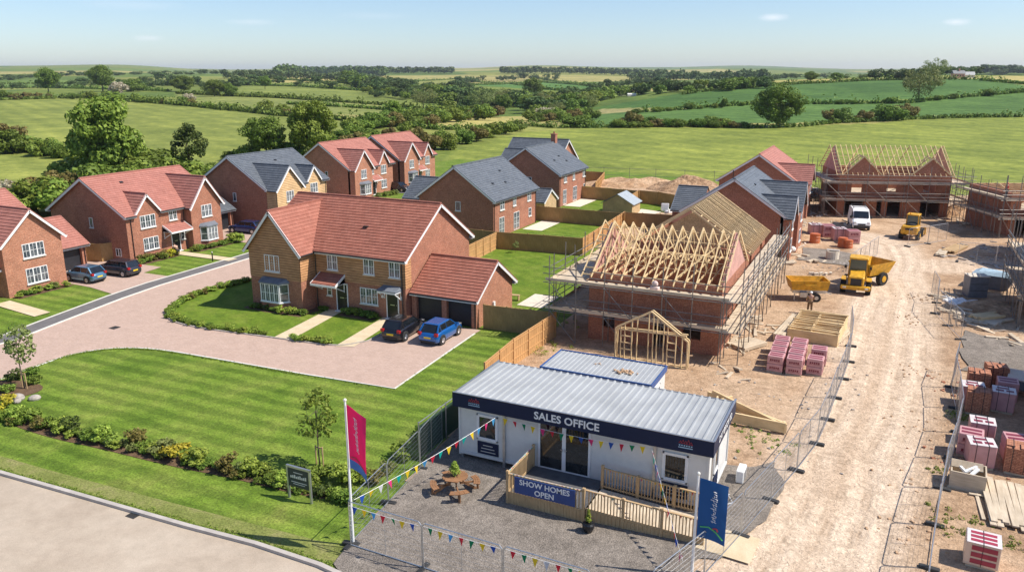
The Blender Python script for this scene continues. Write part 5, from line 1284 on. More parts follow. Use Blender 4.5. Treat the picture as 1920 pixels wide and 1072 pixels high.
# ------------------------------------------------------------------ picnic table
pt_=empty('picnic_table',-15.75,27.2,.135,.2,label='round brown picnic table with curved benches on the gravel left of the deck',cat='picnic table')
q=MB();
for k in range(9):
    y=-.52+k*.117;hw=math.sqrt(max(.02,.56**2-(y+.05)**2));q.box(-hw,hw,y,y+.108,.72,.76)
q.build('table_top',M['pine'],pt_)
for k in range(4):
    a=k*PI/2+.5;ca,sa=math.cos(a),math.sin(a)
    q=MB()
    for j in range(3):
        r0=.82+j*.1
        for m_ in range(4):
            t0=a-.42+m_*.21;q.prism([(r0*math.cos(t0),r0*math.sin(t0)),((r0+.09)*math.cos(t0),(r0+.09)*math.sin(t0)),((r0+.09)*math.cos(t0+.2),(r0+.09)*math.sin(t0+.2)),(r0*math.cos(t0+.2),r0*math.sin(t0+.2))],.43,.465)
    q.build('bench_seat',M['pine'],pt_)
    q=MB();q.beam((.0,.0,.66),(ca*.95,sa*.95,.02),.05,.1);q.build('leg',M['pine'],pt_)
    q=MB();q.beam((ca*1.0,sa*1.0,.42),(ca*1.02,sa*1.02,0),.05,.09);q.build('leg',M['pine'],pt_)
    q=MB();q.beam((ca*.2,sa*.2,.38),(ca*1.05,sa*1.05,.38),.05,.08);q.build('bench_bearer',M['pine'],pt_)
# air conditioner, barrow frame
ac=empty('air_conditioner',-4.72,33.3,.05,0,label='white outdoor air conditioning unit beside the right end of the sales office',cat='air conditioner')
q=MB();q.bevbox(0,.34,0,.85,.1,.68,.03);q.build('casing',M['whitepaint'],ac);q=MB();q.box(.34,.35,.1,.1+.6,.16,.6);q.box(-.01,0,.08,.7,.16,.6);q.build('grille',M['galv'],ac)
q=MB();q.disc((.0,.4,.39),.2,14,0,.04,'x');q.build('fan',M['plastic'],ac)
for yy in (.1,.75): q=MB();q.box(.02,.34,yy,yy+.05,0,.12);q.build('foot',M['plastic'],ac)
fr=empty('metal_trestle',-4.9,31.0,.14,.9,label='tangled white metal frame lying beside the air conditioning unit',cat='metal frame')
q=MB()
for a,c in (((0,0,0),(.7,.2,.5)),((.7,0,0),(0,.3,.5)),((0,.5,0),(.8,.6,.45)),((0,0,.02),(.8,0,.02)),((.8,0,.02),(.8,.6,.45)),((0,.3,.5),(.7,.2,.5)),((0,0,0),(0,.5,0))): q.tube(a,c,.02,5)
q.build('tube_frame',M['galv'],fr);fr.scale=(.8,.8,.7)
# ================================================================== VEHICLES
def carmat(name,c,met=.3,rough=.25): 
    m=simple(name,c,rough,met,.05,coat=.8);return m
def wheel(root,x,y,r=.31,w=.2,sgn=1):
    q=MB();q.tube((x,y-w/2,r),(x,y+w/2,r),r,18);t=q.build('tyre',M['rubber'],root)
    q=MB();yy=y+sgn*(w/2);q.tube((x,yy-.005*sgn,r),(x,yy+.012*sgn,r),r*.62,12)
    for k in range(5):
        a=k*2*PI/5;q.beam((x,yy+.016*sgn,r),(x+r*.58*math.cos(a),yy+.012*sgn,r+r*.58*math.sin(a)),.04,.03)
    q.build('rim',M['alloy'],t)
def car(label,x,y,rot,mat,L=3.75,Wc=1.66,Hc=1.42,est=False,z=.035,name='parked_car',lod=0):
    root=empty(name,x,y,z,rot,label=label,cat='car')
    h=L/2;w=Wc/2
    st=[(-h,.42,.62,.80,.60),(-h+.06,.28,.80,.86,.80),(-h+.25,.20,.90,.93,.86),(-h+.9,.18,.95,.98,.92),(-.2,.18,.95,1.0,.93),(.6,.18,.93,1.0,.92),(1.05,.18,.90,.99,.91),(h-.55,.19,.82,.96,.82),(h-.22,.2,.72,.90,.76),(h-.05,.24,.62,.82,.62),(h,.36,.52,.74,.5)]
    rings=[]
    for (xx,zb,zt,k,kt) in st:
        ww=w*k;wt=w*kt
        rings.append([(xx,-ww*.9,zb),(xx,-ww,zb+.12),(xx,-ww*1.0,(zb+zt)/2+.04),(xx,-ww*.97,zt-.08),(xx,-wt*.93,zt-.01),(xx,-wt*.45,zt+.025),(xx,0,zt+.03),(xx,wt*.45,zt+.025),(xx,wt*.93,zt-.01),(xx,ww*.97,zt-.08),(xx,ww,(zb+zt)/2+.04),(xx,ww,zb+.12),(xx,ww*.9,zb)])
    q=MB();q.loft(rings);q.build('body',mat,root,smooth=True)
    xr=-h+.18;xrt=-h+(.42 if est else .62);xf=.98;xft=.28;zb=.92;zt=Hc-.05;g=MB()
    bw=w*.90;tw=w*.70
    lo=[(xr,-bw*.92,zb-.02),(xf,-bw*.9,zb-.04),(xf,bw*.9,zb-.04),(xr,bw*.92,zb-.02)];hi=[(xrt,-tw,zt),(xft,-tw,zt),(xft,tw,zt),(xrt,tw,zt)]
    mid=[tuple((a*.5+b_*.5)+(0.0 if k!=1 else (-.03 if a<0 else .03)) for k,(a,b_) in enumerate(zip(p,r_))) for p,r_ in zip(lo,hi)]
    g.loft([lo,mid,hi]);g.build('windows',M['carglass'],root)
    r=MB();rr=[]
    for t,zz,e in ((0,zt-.02,.02),(.0,zt+.02,.035),(.08,zt+.05,-.02)):
        x0,x1=xrt-e+t,xft+e-t*.6;ww=tw+e-t
        rr.append([(x0,-ww*.9,zz),(x0+.1,-ww,zz),(x1-.12,-ww,zz),(x1,-ww*.88,zz),(x1,ww*.88,zz),(x1-.12,ww,zz),(x0+.1,ww,zz),(x0,ww*.9,zz)])
    r.loft(rr);r.build('roof',mat,root,smooth=False)
    for sg in (-1,1):
        p=MB();p.beam((xf-.02,sg*bw*.9,zb-.02),(xft+.02,sg*tw,zt),.06,.06);p.beam((xr+.03,sg*bw*.92,zb),(xrt,sg*tw,zt),.1,.12);p.beam((-.35,sg*bw*.94,zb),(-.38,sg*tw*1.0,zt),.06,.03);p.beam((-1.15,sg*bw*.95,zb),(-1.2,sg*tw*1.01,zt),.09,.04)
        p.build('pillar',mat,root)
        m_=MB();m_.bevbox(.72,.88,min(sg*w*.98,sg*(w+.14)),max(sg*w*.98,sg*(w+.14)),.92,1.04,.02);m_.build('mirror',mat,root)
        for wx in (-h+.72,h-.78):
            ar=MB();ar.tube((wx,sg*(w-.10),.33),(wx,sg*(w+.004),.33),.385,18);ar.build('wheel_arch',M['plastic'],root);wheel(root,wx,sg*(w-.085),.31,.2,sg)
        q=MB();q.bevbox(h-.28,h-.06,min(sg*w*.48,sg*w*.84),max(sg*w*.48,sg*w*.84),.60,.73,.02);q.build('headlight',M['alloy'],root)
        q=MB();q.bevbox(-h-.0,-h+.2,min(sg*w*.62,sg*w*.93),max(sg*w*.62,sg*w*.93),.72,.92,.02);q.build('tail_light',simple('tail_light_red',(.35,.01,.01),.25) if 'TLM' not in globals() else TLM,root)
    q=MB();q.box(-h-.02,-h+.05,-.26,.26,.52,.63);q.build('number_plate',M['plate'],root)
    q=MB();q.box(h-.04,h+.012,-.26,.26,.34,.44);q.build('number_plate',M['whitepaint'],root)
    q=MB();q.box(-h-.01,-h+.15,-w*.72,w*.72,.26,.36);q.box(h-.14,h+.008,-w*.6,w*.6,.24,.33);q.build('bumper_trim',M['plastic'],root)
    q=MB();q.box(h-.05,h+.006,-.35,.35,.48,.56);q.build('grille',M['plastic'],root)
    return root
TLM=simple('tail_light_red',(.35,.01,.01),.25);M['plate']=simple('yellow_plate',(.75,.55,.02),.4,var=.02)
car('black hatchback parked on the block paving in front of the left garage door',-29.85,44.75,R(93),carmat('black_paint',(.012,.012,.016)))
car('bright blue hatchback parked beside the black one, in front of the right garage door',-27.1,45.25,R(91),carmat('blue_paint',(.01,.12,.40)))
car('pale steel-blue hatchback on the left driveway, in front of the dark garage door',-63.9,45.3,R(182),carmat('steel_blue_paint',(.11,.24,.36),.5))
car('dark grey estate car on the driveway beside the big brick house',-63.3,48.2,R(183),carmat('dark_grey_paint',(.05,.05,.065),.5),L=4.4,est=True)
car('navy blue car on the driveway of the slate-roofed timber-faced house',-66.8,68.3,R(184),carmat('navy_paint',(.015,.035,.14),.4),L=4.3)
car('black car parked side-on beside the farthest red-roofed houses',-69.3,104.1,R(-12),carmat('black_paint',(.015,.016,.02)),L=4.3)
car('dark car half hidden behind the scaffolding of the far brick house',-8.4,121.5,R(20),carmat('dark_paint',(.012,.012,.015)),L=4.3)
def van(label,x,y,rot):
    root=empty('parked_van',x,y,.05,rot,label=label,cat='van')
    m=M['whitepaint'];w=.98
    prof=[(-2.5,.45,1.95),(-2.45,.35,2.25),(-1.5,.3,2.35),(.6,.3,2.32),(1.0,.3,2.12),(1.55,.3,1.35),(2.2,.3,1.08),(2.42,.35,.9),(2.48,.45,.7)]
    rings=[[(a,-w*.94,zb),(a,-w,zb+.25),(a,-w*(1 if zt<1.5 else .98),min(zt-.12,1.2)),(a,-w*(.9 if zt>1.5 else .85),zt-.04),(a,-w*.5,zt),(a,w*.5,zt),(a,w*(.9 if zt>1.5 else .85),zt-.04),(a,w*(1 if zt<1.5 else .98),min(zt-.12,1.2)),(a,w,zb+.25),(a,w*.94,zb)] for a,zb,zt in prof]
    q=MB();q.loft(rings);q.build('body',m,root,smooth=False)
    q=MB();q.add([(1.54,-w*.86,1.40),(1.54,w*.86,1.40),(1.03,w*.8,2.10),(1.03,-w*.8,2.10),(1.60,-w*.86,1.42),(1.60,w*.86,1.42),(1.09,w*.8,2.12),(1.09,-w*.8,2.12)],[(4,5,6,7),(0,1,5,4),(1,2,6,5),(2,3,7,6),(3,0,4,7)]);q.build('windscreen',M['carglass'],root)
    for sg in (-1,1):
        q=MB();q.add([(1.35,sg*w*1.004,1.35),(.45,sg*w*1.004,1.35),(.45,sg*w*.95,1.98),(.85,sg*w*.95,1.98)],[(0,1,2,3),(3,2,1,0)]);q.build('side_window',M['carglass'],root)
        q=MB();q.bevbox(1.15,1.35,min(sg*w,sg*(w+.25)),max(sg*w,sg*(w+.25)),1.3,1.6,.03);q.build('mirror',M['plastic'],root)
        q=MB();q.bevbox(2.15,2.42,min(sg*w*.6,sg*w*.92),max(sg*w*.6,sg*w*.92),.82,1.02,.03);q.build('headlight',M['alloy'],root)
        for wx in (-1.6,1.65):
            ar=MB();ar.tube((wx,sg*(w-.1),.36),(wx,sg*(w+.005),.36),.42,16);ar.build('wheel_arch',M['plastic'],root);wheel(root,wx,sg*(w-.09),.34,.22,sg)
    q=MB();q.box(2.30,2.5,-w*.9,w*.9,.32,.62);q.build('bumper',M['plastic'],root);q=MB();q.box(2.38,2.49,-.4,.4,.68,.85);q.build('grille',M['plastic'],root)
    q=MB();
    for xx in (-2.0,-.6,.3): q.beam((xx,-w*.85,2.5),(xx,w*.85,2.5),.05,.05)
    for sg in (-1,1): q.beam((-2.1,sg*w*.8,2.45),(.4,sg*w*.8,2.45),.05,.05);[q.beam((xx,sg*w*.8,2.3),(xx,sg*w*.8,2.46),.04,.04) for xx in (-2,.3)]
    q.build('roof_rack',M['plastic'],root);return root
vx,vy=G(1608,430);van('white panel van facing the camera on the earth in front of the far scaffolding',vx,vy+1.2,R(-80))
YEL=simple('machine_yellow',(.62,.33,.02),.5,var=.32,scale=3.);DK=simple('machine_dark',(.03,.03,.032),.6)
def bigwheel(root,x,y,r=.6,w=.45,sg=1):
    q=MB();q.tube((x,y-w/2,r),(x,y+w/2,r),r,16)
    for k in range(16):
        a=k*PI/8;q.beam((x+r*1.0*math.cos(a),y-w/2,r+r*1.0*math.sin(a)),(x+r*1.0*math.cos(a+.12),y+w/2,r+r*math.sin(a+.12)),.06,.05)
    t=q.build('tyre',M['rubber'],root);q=MB();q.tube((x,y+sg*w/2,r),(x,y+sg*(w/2+.03),r),r*.5,12);q.build('rim',YEL,t)
def skip(q,x0,x1,w,z0,z1,flare=.2,th_=.06):
    out=[(x0-flare,-w-flare*.5,z1),(x1+flare*.6,-w-flare*.5,z1),(x1+flare*.6,w+flare*.5,z1),(x0-flare,w+flare*.5,z1)]
    inn=[(p[0]*(1)+(th_ if p[0]<(x0+x1)/2 else -th_),p[1]+(th_ if p[1]<0 else -th_),z1) for p in out]
    bot=[(x0+.1,-w*.85,z0),(x1,-w*.85,z0),(x1,w*.85,z0),(x0+.1,w*.85,z0)];bi=[(p[0]+(th_ if p[0]<(x0+x1)/2 else -th_),p[1]+(th_ if p[1]<0 else -th_),z0+.06) for p in bot]
    q.loft([bi,inn],0,False);n=len(q.v)
    q.add(bot+out,[(0,1,5,4),(1,2,6,5),(2,3,7,6),(3,0,4,7),(3,2,1,0)]);q.add(out+inn,[(0,1,5,4),(1,2,6,5),(2,3,7,6),(3,0,4,7)]);q.add(bi,[(0,1,2,3)])
def cab(root,x0,x1,w,z0,z1):
    q=MB();
    for sx in (x0,x1):
        for sy in (-w,w): q=MB();q.beam((sx,sy,z0),(sx*.97+.0,sy*.92,z1),.09,.09);q.build('cab_post',YEL,root)
    q=MB();q.bevbox(x0-.08,x1+.12,-w-.04,w+.04,z1,z1+.13,.06);q.build('cab_roof',YEL,root)
    q=MB();q.loft([[(x0+.05,-w+.03,z0),(x1-.05,-w+.03,z0),(x1-.05,w-.03,z0),(x0+.05,w-.03,z0)],[(x0+.05,-w*.92+.03,z1),(x1-.08,-w*.92+.03,z1),(x1-.08,w*.92-.03,z1),(x0+.05,w*.92-.03,z1)]]);q.build('cab_glass',glassmat('cab_glass',(.05,.10,.10),.1),root)
    q=MB();q.box((x0+x1)/2-.3,(x0+x1)/2+.1,-.25,.25,z0-.1,z0+.35);q.build('seat',DK,root)
dx_,dy_=G(1604,545)
dm=empty('dumper_truck',dx_,dy_,.05,R(-90),label='yellow articulated dump truck facing the camera with its skip swung behind, beside the track',cat='dump truck')
q=MB();q.bevbox(-.2,1.75,-.62,.62,.75,1.55,.08);q.loft([[(-.2,-.62,1.55),(1.7,-.58,1.5),(1.7,.58,1.5),(-.2,.62,1.55)],[(-.2,-.55,1.75),(1.3,-.5,1.62),(1.3,.5,1.62),(-.2,.55,1.75)]]);q.build('bonnet',YEL,dm)
q=MB();q.box(1.75,1.79,-.42,.42,.85,1.4);q.build('grille',DK,dm)
q=MB();q.bevbox(1.35,2.0,-1.15,1.15,.5,.8,.06);q.build('bumper',YEL,dm)
for sy in (-.85,.85): q=MB();q.bevbox(1.85,2.02,sy-.14,sy+.14,.6,.74,.02);q.build('headlight',M['sill'],dm)
q=MB();q.box(-1.6,1.5,-.5,.5,.55,.8);q.build('chassis',DK,dm);cab(dm,-1.55,-.15,.72,1.3,2.65);q=MB();q.bevbox(-1.6,-.1,-.75,.75,.8,1.35,.05);q.build('cab_base',YEL,dm)
for sy in (-.98,.98):
    bigwheel(dm,1.0,sy,.58,.42,1 if sy>0 else -1);q=MB();q.bevbox(.35,1.6,min(sy-.2,sy+.2),max(sy-.2,sy+.2),1.2,1.27,.02);q.build('mudguard',YEL,dm)
    q=MB();q.beam((-.1,sy*.95,1.5),(-.1,sy*.95,1.9),.04,.04);q.box(-.14,-.1,sy-.1,sy+.1,1.85,2.1);q.build('mirror',DK,dm)
Rm=Matrix.Translation((-1.7,0,0))@Matrix.Rotation(R(-34),4,'Z')
q=MB();q.M=Rm;skip(q,-3.1,-.35,1.05,.95,2.0,.3);q.build('skip',YEL,dm);q=MB();q.M=Rm;q.box(-2.9,.2,-.4,.4,.6,.9);q.build('rear_chassis',DK,dm)
for sy in (-.98,.98):
    p=Rm@Vector((-2.0,sy,0));q=MB();q.M=Rm@Matrix.Translation((-2.0,sy,.58));q.tube((0,-.2,0),(0,.2,0),.58,16);t=q.build('tyre',M['rubber'],dm);q=MB();q.M=Rm@Matrix.Translation((-2.0,sy,.58));q.tube((0,-.23,0),(0,.23,0),.28,12);q.build('rim',YEL,t)
sx_,sy_=G(1511,562)
tr_=empty('skip_trailer',sx_,sy_,.05,R(21),label='yellow open-topped skip trailer on a pale chassis, between the scaffolding and the dump truck',cat='trailer')
q=MB();skip(q,-1.45,1.45,.85,.95,1.75,.12);q.box(-.45,.45,-1.0,-.93,1.35,1.5);q.build('skip',YEL,tr_)
q=MB();q.box(-1.2,1.4,-.4,.4,.62,.9);q.box(-.7,-.1,-.7,-.4,.35,.75);q.beam((1.4,0,.7),(2.0,.1,.45),.1,.1);q.build('chassis',M['galv'],tr_)
for sy in (-.8,.8):
    q=MB();q.tube((.55,sy-.12,.36),(.55,sy+.12,.36),.36,14);t=q.build('tyre',M['rubber'],tr_);q=MB();q.tube((.55,sy-.14,.36),(.55,sy+.14,.36),.16,10);q.build('rim',M['galv'],t)
q=MB();q.beam((-1.1,-.5,.6),(-1.1,-.5,0),.08,.08);q.build('prop_leg',M['galv'],tr_)
lx_,ly_=G(1708,446)
ld=empty('site_loader',lx_,ly_,.05,R(80),label='yellow wheeled loader with roofed cab at the far end of the track',cat='loader')
q=MB();q.bevbox(-2.0,-.2,-.85,.85,.65,1.55,.12);q.build('engine_cover',YEL,ld);q=MB();q.box(-2.04,-2.0,-.4,.4,1.15,1.35);q.build('grille',DK,ld)
q=MB();q.bevbox(-.2,1.2,-.6,.6,.55,1.2,.06);q.build('front_frame',YEL,ld);cab(ld,-.5,.7,.62,1.35,2.55);q=MB();q.ball((-.9,0,1.62),.5,12,5,0,(1,1.1,.3));q.build('spare_tyre',M['rubber'],ld)
for sy in (-.45,.45): q=MB();q.beam((.6,sy,1.2),(1.9,sy,.9),.1,.2);q.beam((1.9,sy,.9),(2.3,sy,.35),.1,.18);q.build('lift_arm',YEL,ld)
q=MB();q.xprism([(-.9,0)],0,0) if False else q.loft([[(2.2,-1.1,.1),(2.2,1.1,.1),(2.25,1.1,.9),(2.25,-1.1,.9)],[(2.75,-1.1,.08),(2.75,1.1,.08),(2.35,1.1,.9),(2.35,-1.1,.9)]]);q.build('bucket',YEL,ld)
q=MB();q.tube((-.3,.3,2.66),(-.3,.3,2.82),.07,8);q.build('beacon',simple('amber',(.8,.3,.02),.3),ld)
for wx in (-1.2,1.1):
    for sy in (-.85,.85): bigwheel(ld,wx,sy,.5,.4,1 if sy>0 else -1)
# ================================================================== BRICK PACKS
PW=simple('pink_wrap',(.56,.30,.30),.45,var=.12,scale=2.5);PWW=simple('pale_wrap',(.68,.62,.60),.4,var=.12,scale=2.5);MAR=simple('maroon_print',(.20,.025,.045),.5)
OB=brickmat('pack_brick',(.47,.20,.12),(.58,.28,.17),(.22,.09,.06),.22,.07,.2)
PK={}
def pack(x,y,rot,kind,label,group,sc=1.,h=1.08):
    if kind in PK: root=copy_tree(PK[kind]);root.location=(x,y,.06);root.rotation_euler=(0,0,rot);tag(root,label,'brick pack',group)
    else:
        root=empty('brick_pack',x,y,.06,rot,label=label,cat='brick pack',group=group);PK[kind]=root
        q=MB()
        for k in range(3): q.box(-.46,.46,-.46+k*.41,-.36+k*.41,0,.08)
        for k in range(5): q.box(-.46+k*.2,-.36+k*.2,-.46,.46,.08,.10)
        q.build('pallet',M['woodb'],root)
        if kind=='pink':
            for z0,z1 in ((.1,.58),(.60,1.08)):
                q=MB();q.bevbox(-.47,.47,-.47,.47,z0,z1,.03);o=q.build('wrapped_bricks',PW,root)
                p=MB()
                for sy in (-1,1):
                    for r_ in range(2):
                        zc=z0+.24;[p.box(-.30+k*.12,-.21+k*.12,min(sy*.474,sy*.478),max(sy*.474,sy*.478),zc-.07+.02*(k%2),zc+.06) for k in range(5)] if r_ else p.box(-.34,.34,min(sy*.474,sy*.476),max(sy*.474,sy*.476),zc-.11,zc-.09)
                for r_ in range(2): zc=z0+.24;p.box(.474,.478,-.3+.33*r_,-.02+.33*r_,zc-.06,zc+.06)
                p.build('print',MAR,o)
            p=MB()
            for k in range(2): p.box(-.38,.38,-.3+k*.36,-.1+k*.36,1.083,1.088)
            p.build('print',MAR,root)
        elif kind=='pale':
            q=MB();q.bevbox(-.5,.5,-.46,.46,.1,1.05,.03);o=q.build('wrapped_bricks',PW,root)
            q=MB();q.box(-.5,.5,-.47,.47,1.052,1.07);o2=q.build('wrap_top',PWW,root);p=MB();p.box(-.36,-.02,-.28,-.04,1.072,1.078);p.box(.08,.4,-.25,-.02,1.072,1.078);p.box(-.3,.2,.1,.3,1.072,1.078);p.build('print',MAR,o2)
            for k in (-.25,.2): p=MB();p.box(k-.01,k+.01,-.475,.475,.1,1.09);p.build('strap',DK,root)
        elif kind=='bare':
            q=MB();q.box(-.5,.5,-.48,.48,.1,1.16);q.box(-.5,-.2,-.3,.3,1.16,1.22);q.box(.0,.45,-.45,.1,1.16,1.22);q.build('stacked_bricks',OB,root)
            for k in (-.25,.2): p=MB();p.box(k-.012,k+.012,-.487,.487,.1,1.23);p.build('strap',DK,root)
        else:
            q=MB();q.bevbox(-.55,.55,-.5,.5,.1,.98,.02);q.build('wrapped_bricks',simple('cream_wrap',(.66,.50,.38),.5,var=.1),root)
            q=MB();q.box(-.52,.56,-.51,.51,.985,1.0);o2=q.build('wrap_top',PWW,root);p=MB()
            for k in range(3): p.box(-.4,.42,-.38+k*.28,-.2+k*.28,1.002,1.008)
            for r_ in range(3): p.box(-.35,.45,-.515,-.508,.2+r_*.26,.38+r_*.26) ; p.box(.552,.558,-.4,.4,.2+r_*.26,.38+r_*.26)
            p.build('print',simple('red_label',(.33,.03,.06),.5),o2);p=MB();p.box(-.01,.01,-.515,.515,.1,1.015);p.build('strap',DK,root)
    root.scale=(sc,sc,sc);return root
g1='pink wrapped brick packs left of the track'
for c_,(xx,n_) in enumerate(((-5.05,4),(-3.95,4),(-2.8,1))):
    for k in range(n_): pack(xx-.03*k,48.75+1.16*k+(.5 if c_==2 else 0),R(random.uniform(-3,3)),'pink','pink brick pack by the roof cassettes, %s row from left, %s from front'%(ordn[c_],ordn[k]),g1)
pack(-2.75,51.2,.03,'pink','pink wrapped brick pack at the right back of the block beside the roof cassettes',g1)
g2='brick packs right of the track'
L2=[(5.75,47.0,'bare','unwrapped orange brick stack nearest the track, beside the green weeds'),(5.55,48.1,'pale','brick pack with pale printed top, touching the back of the unwrapped orange stack'),(7.0,47.9,'pale','brick pack with pale printed top standing alone right of the unwrapped orange stack'),(6.0,50.2,'bare','bare orange brick stack behind the pale-topped pack by the mesh fence'),(7.35,49.6,'pink','pink wrapped pack behind the lone pale-topped pack at the right'),(7.0,51.7,'bare','rearmost bare brick stack in the right-hand group below the gravel heap'),
 (5.6,42.9,'pale','brick pack with white and blue top at the back of the lower right group'),(5.0,41.2,'pink','pink wrapped pack at the left of the lower right group, by the fence'),(5.35,40.2,'pale','pale-topped pack in front of the pink one in the lower right group'),(6.9,41.4,'pink','pink wrapped pack at the right of the lower right group, in shade'),(6.9,40.2,'bare','strapped bare orange brick stack at the front right of the lower group')]
for x,y,k,l in L2: pack(x,y,R(random.uniform(-6,6)),k,l,g2,1.12)
pack(4.75,31.3,R(-4),'cream','cream wrapped pack with red printed labels at the bottom right of the photo',g2,1.05)
L3=[(1527,444,'pale'),(1550,446,'pink'),(1571,452,'pale'),(1597,457,'pink')]
for i,(a,c,k) in enumerate(L3): gx,gy=G(a,c);pack(gx,gy,R(20),k,'pinkish brick pack near the orange drums in front of the van, %s from the left'%ordn[i],'brick packs near the orange drums',1.35)
# drums, chamber ring
def drum(x,y,label,r=.55,h=1.0):
    root=empty('orange_drum',x,y,.05,0,label=label,cat='drum',group='orange plastic drums')
    m=simple('orange_plastic',(.50,.14,.05),.5)
    q=MB();
    q.loft([[(r*k*math.cos(t*PI/8),r*k*math.sin(t*PI/8),z) for t in range(16)] for k,z in ((.96,0),(1,.1),(.96,h*.33),(1.02,h*.36),(.96,h*.4),(.96,h*.66),(1.02,h*.7),(.96,h*.74),(1,h))]);q.build('drum_body',m,root)
    q=MB();q.tube((0,0,h),(0,0,h+.04),r*.85,16);q.build('lid',m,root)
drum(*G(1527,456),'orange plastic drum at the left, in front of the wrapped brick packs');drum(*G(1579,464),'orange plastic drum, the left one of the touching pair',.5);drum(*G(1590,466),'orange plastic drum, the right one of the touching pair',.45,.85)
rx,ry=G(1560,487);cr=empty('concrete_chamber',rx,ry,.05,0,label='pale round concrete chamber ring standing on the churned earth',cat='concrete ring')
q=MB();n=18;A=[[(r*math.cos(t*2*PI/n),r*math.sin(t*2*PI/n),z) for t in range(n)] for r,z in ((.62,0),(.62,.85),(.48,.85),(.48,.1))];q.loft(A,caps=False);q.build('ring_wall',M['patio'],cr);q=MB();q.bevbox(-.62,.62,-.2,.5,.86,.95,.03);q.build('cover_slab',M['stone'],cr)
# ------------------------------------------------------------------ timber stacks
def planks(name,label,x,y,rot,n,L,w,th_,mat='wood',layers=1,jit=.1,cat='timber',z=.06,gap=1.08,bearers=True):
    root=empty(name,x,y,z,rot,label=label,cat=cat)
    if bearers:
        for k in (-.35,.35): q=MB();q.box(k*L-.05,k*L+.05,-n*w*gap/2,n*w*gap/2,0,.09);q.build('bearer',M[mat],root)
    for l_ in range(layers):
        for i in range(n):
            o=random.uniform(-jit,jit);a=random.uniform(-.02,.02)*(jit*6);yy=(i-n/2+.5)*w*gap;zz=(.09 if bearers else 0)+l_*th_*1.02+random.uniform(0,.004)
            q=MB();q.M=Matrix.Translation((o,yy,zz))@Matrix.Rotation(a,4,'Z');q.box(-L/2,L/2,-w/2,w/2,0,th_);q.build('plank',M[mat],root)
    return root
def cassette(name,label,x,y,rot,L,Wd,h,nj,z=.06,tilt=0.):
    root=empty(name,x,y,z,rot,label=label,cat='roof cassette')
    for yy in (-Wd/2,Wd/2): q=MB();q.box(-L/2,L/2,yy-.04,yy+.04,0,h);q.build('side_board',M['wood'],root)
    for xx in (-L/2+.04,L/2-.04,-.2): q=MB();q.box(xx-.04,xx+.04,-Wd/2+.04,Wd/2-.04,0.0,h-.01);q.build('cross_board',M['wood'],root)
    for i in range(nj):
        yy=-Wd/2+Wd*(i+1)/(nj+1);q=MB();q.beam((-L/2+.08,yy,h*.6),(L/2-.08,yy+random.uniform(-.1,.1),h*.75),.06,.14);q.build('joist',M['wood'],root)
    return root
rc_=cassette('roof_cassette','stacked timber roof cassette frame beside the pink brick packs',-3.35,57.6,R(-4),3.3,5.0,.85,13)
for k in range(9):
    yy=-2.2+k*.52;q=MB();q.beam((-1.6,yy,.88),(1.6,yy+random.uniform(-.25,.25),.9),.07,.07);q.build('batten',M['wood'],rc_)
for yy in (-2.3,-.2,2.2): q=MB();q.beam((-1.7,yy,.95),(1.7,yy,.95),.12,.07);q.build('binder',M['wood'],rc_)
planks('timber_bundle','long pale timber bundle lying left of the roof cassette frame',-5.35,57.2,R(84),4,5.6,.16,.16,'woodb',3,.05)
planks('timber_offcuts','loose pale timber pieces leaning at the right of the roof cassette frame',-1.75,57.2,R(78),4,3.4,.14,.06,'woodb',1,.2)
tp=empty('roof_truss_pile',*G(1395,790),.06,R(-8),label='pale timber roof truss frames lying on the earth right of the sales office',cat='truss pile')
for i,(a,c,w_,h_) in enumerate((((-2.6,1.6,.1),(2.1,-.2,.1),.12,.42),((-2.6,-.9,.1),(2.3,-.55,.1),.12,.55),((-2.3,1.5,.5),(2.0,-.35,.3),.1,.2),((-2.6,-.9,.1),(-1.2,1.55,.3),.12,.3),((-1.5,-.6,.3),(-1.9,1.2,.4),.1,.15),((2.1,-.2,.1),(2.3,-.6,.1),.12,.5),((-1.,1.,.2),(-.4,-.6,.2),.08,.15),((1.2,.3,.3),(1.8,.1,.2),.08,.1))):
    q=MB();q.beam(tuple(a[:2])+(a[2]+h_/2,),tuple(c[:2])+(c[2]+h_/2,),w_,h_);q.build('beam',M['wood'],tp)
planks('plank_stack','stack of pale scaffold boards lying on the earth at the lower right',6.2,36.4,R(91),7,3.9,.24,.06,'woodb',2,.28)
q=MB();q.box(-1.9,1.9,-.07,.07,.0,.06);q.box(.1,.25,-.3,.3,.06,.1);q.build('timber_offcut',M['woodb'],None,(5.05,36.6,.07),R(93),label='single narrow plank with a cross piece, left of the scaffold board stack',cat='timber')
planks('board_stack','low stack of orange boards on the earth under the right side of the scaffolding',-7.4,52.6,R(60),5,2.3,.28,.1,'woodb',2,.1)
# pallet collar box with rubbish
pbx=empty('timber_crate',4.7,37.7,.05,R(-4),label='grey timber crate with slatted top and rubbish in it, beside the right-hand fence',cat='crate')
q=MB();q.box(-.7,.7,-.62,-.56,.1,.85);q.box(-.7,.7,.56,.62,.1,.85);q.box(-.7,-.64,-.56,.56,.1,.85);q.box(.64,.7,-.56,.56,.1,.85);q.box(-.64,.64,-.56,.56,.1,.16);q.build('crate_side',M['woodb'],pbx)
for k in range(7): q=MB();q.box(-.7,.55,.60-k*.12-.06,.60-k*.12,.87,.91);q.build('slat',M['woodb'],pbx)
q=MB();q.box(-.75,.75,-.66,-.58,0,.1);q.box(-.75,.75,.5,.58,0,.1);q.build('skid',M['woodb'],pbx)
q=MB();q.beam((-.2,-.4,.8),(.3,.1,.95),.12,.1);q.beam((.1,-.5,.8),(.35,-.1,.95),.15,.08);q.beam((-.35,-.1,.9),(-.1,-.5,.85),.1,.1);q.build('scrap',M['whitepaint'],pbx)
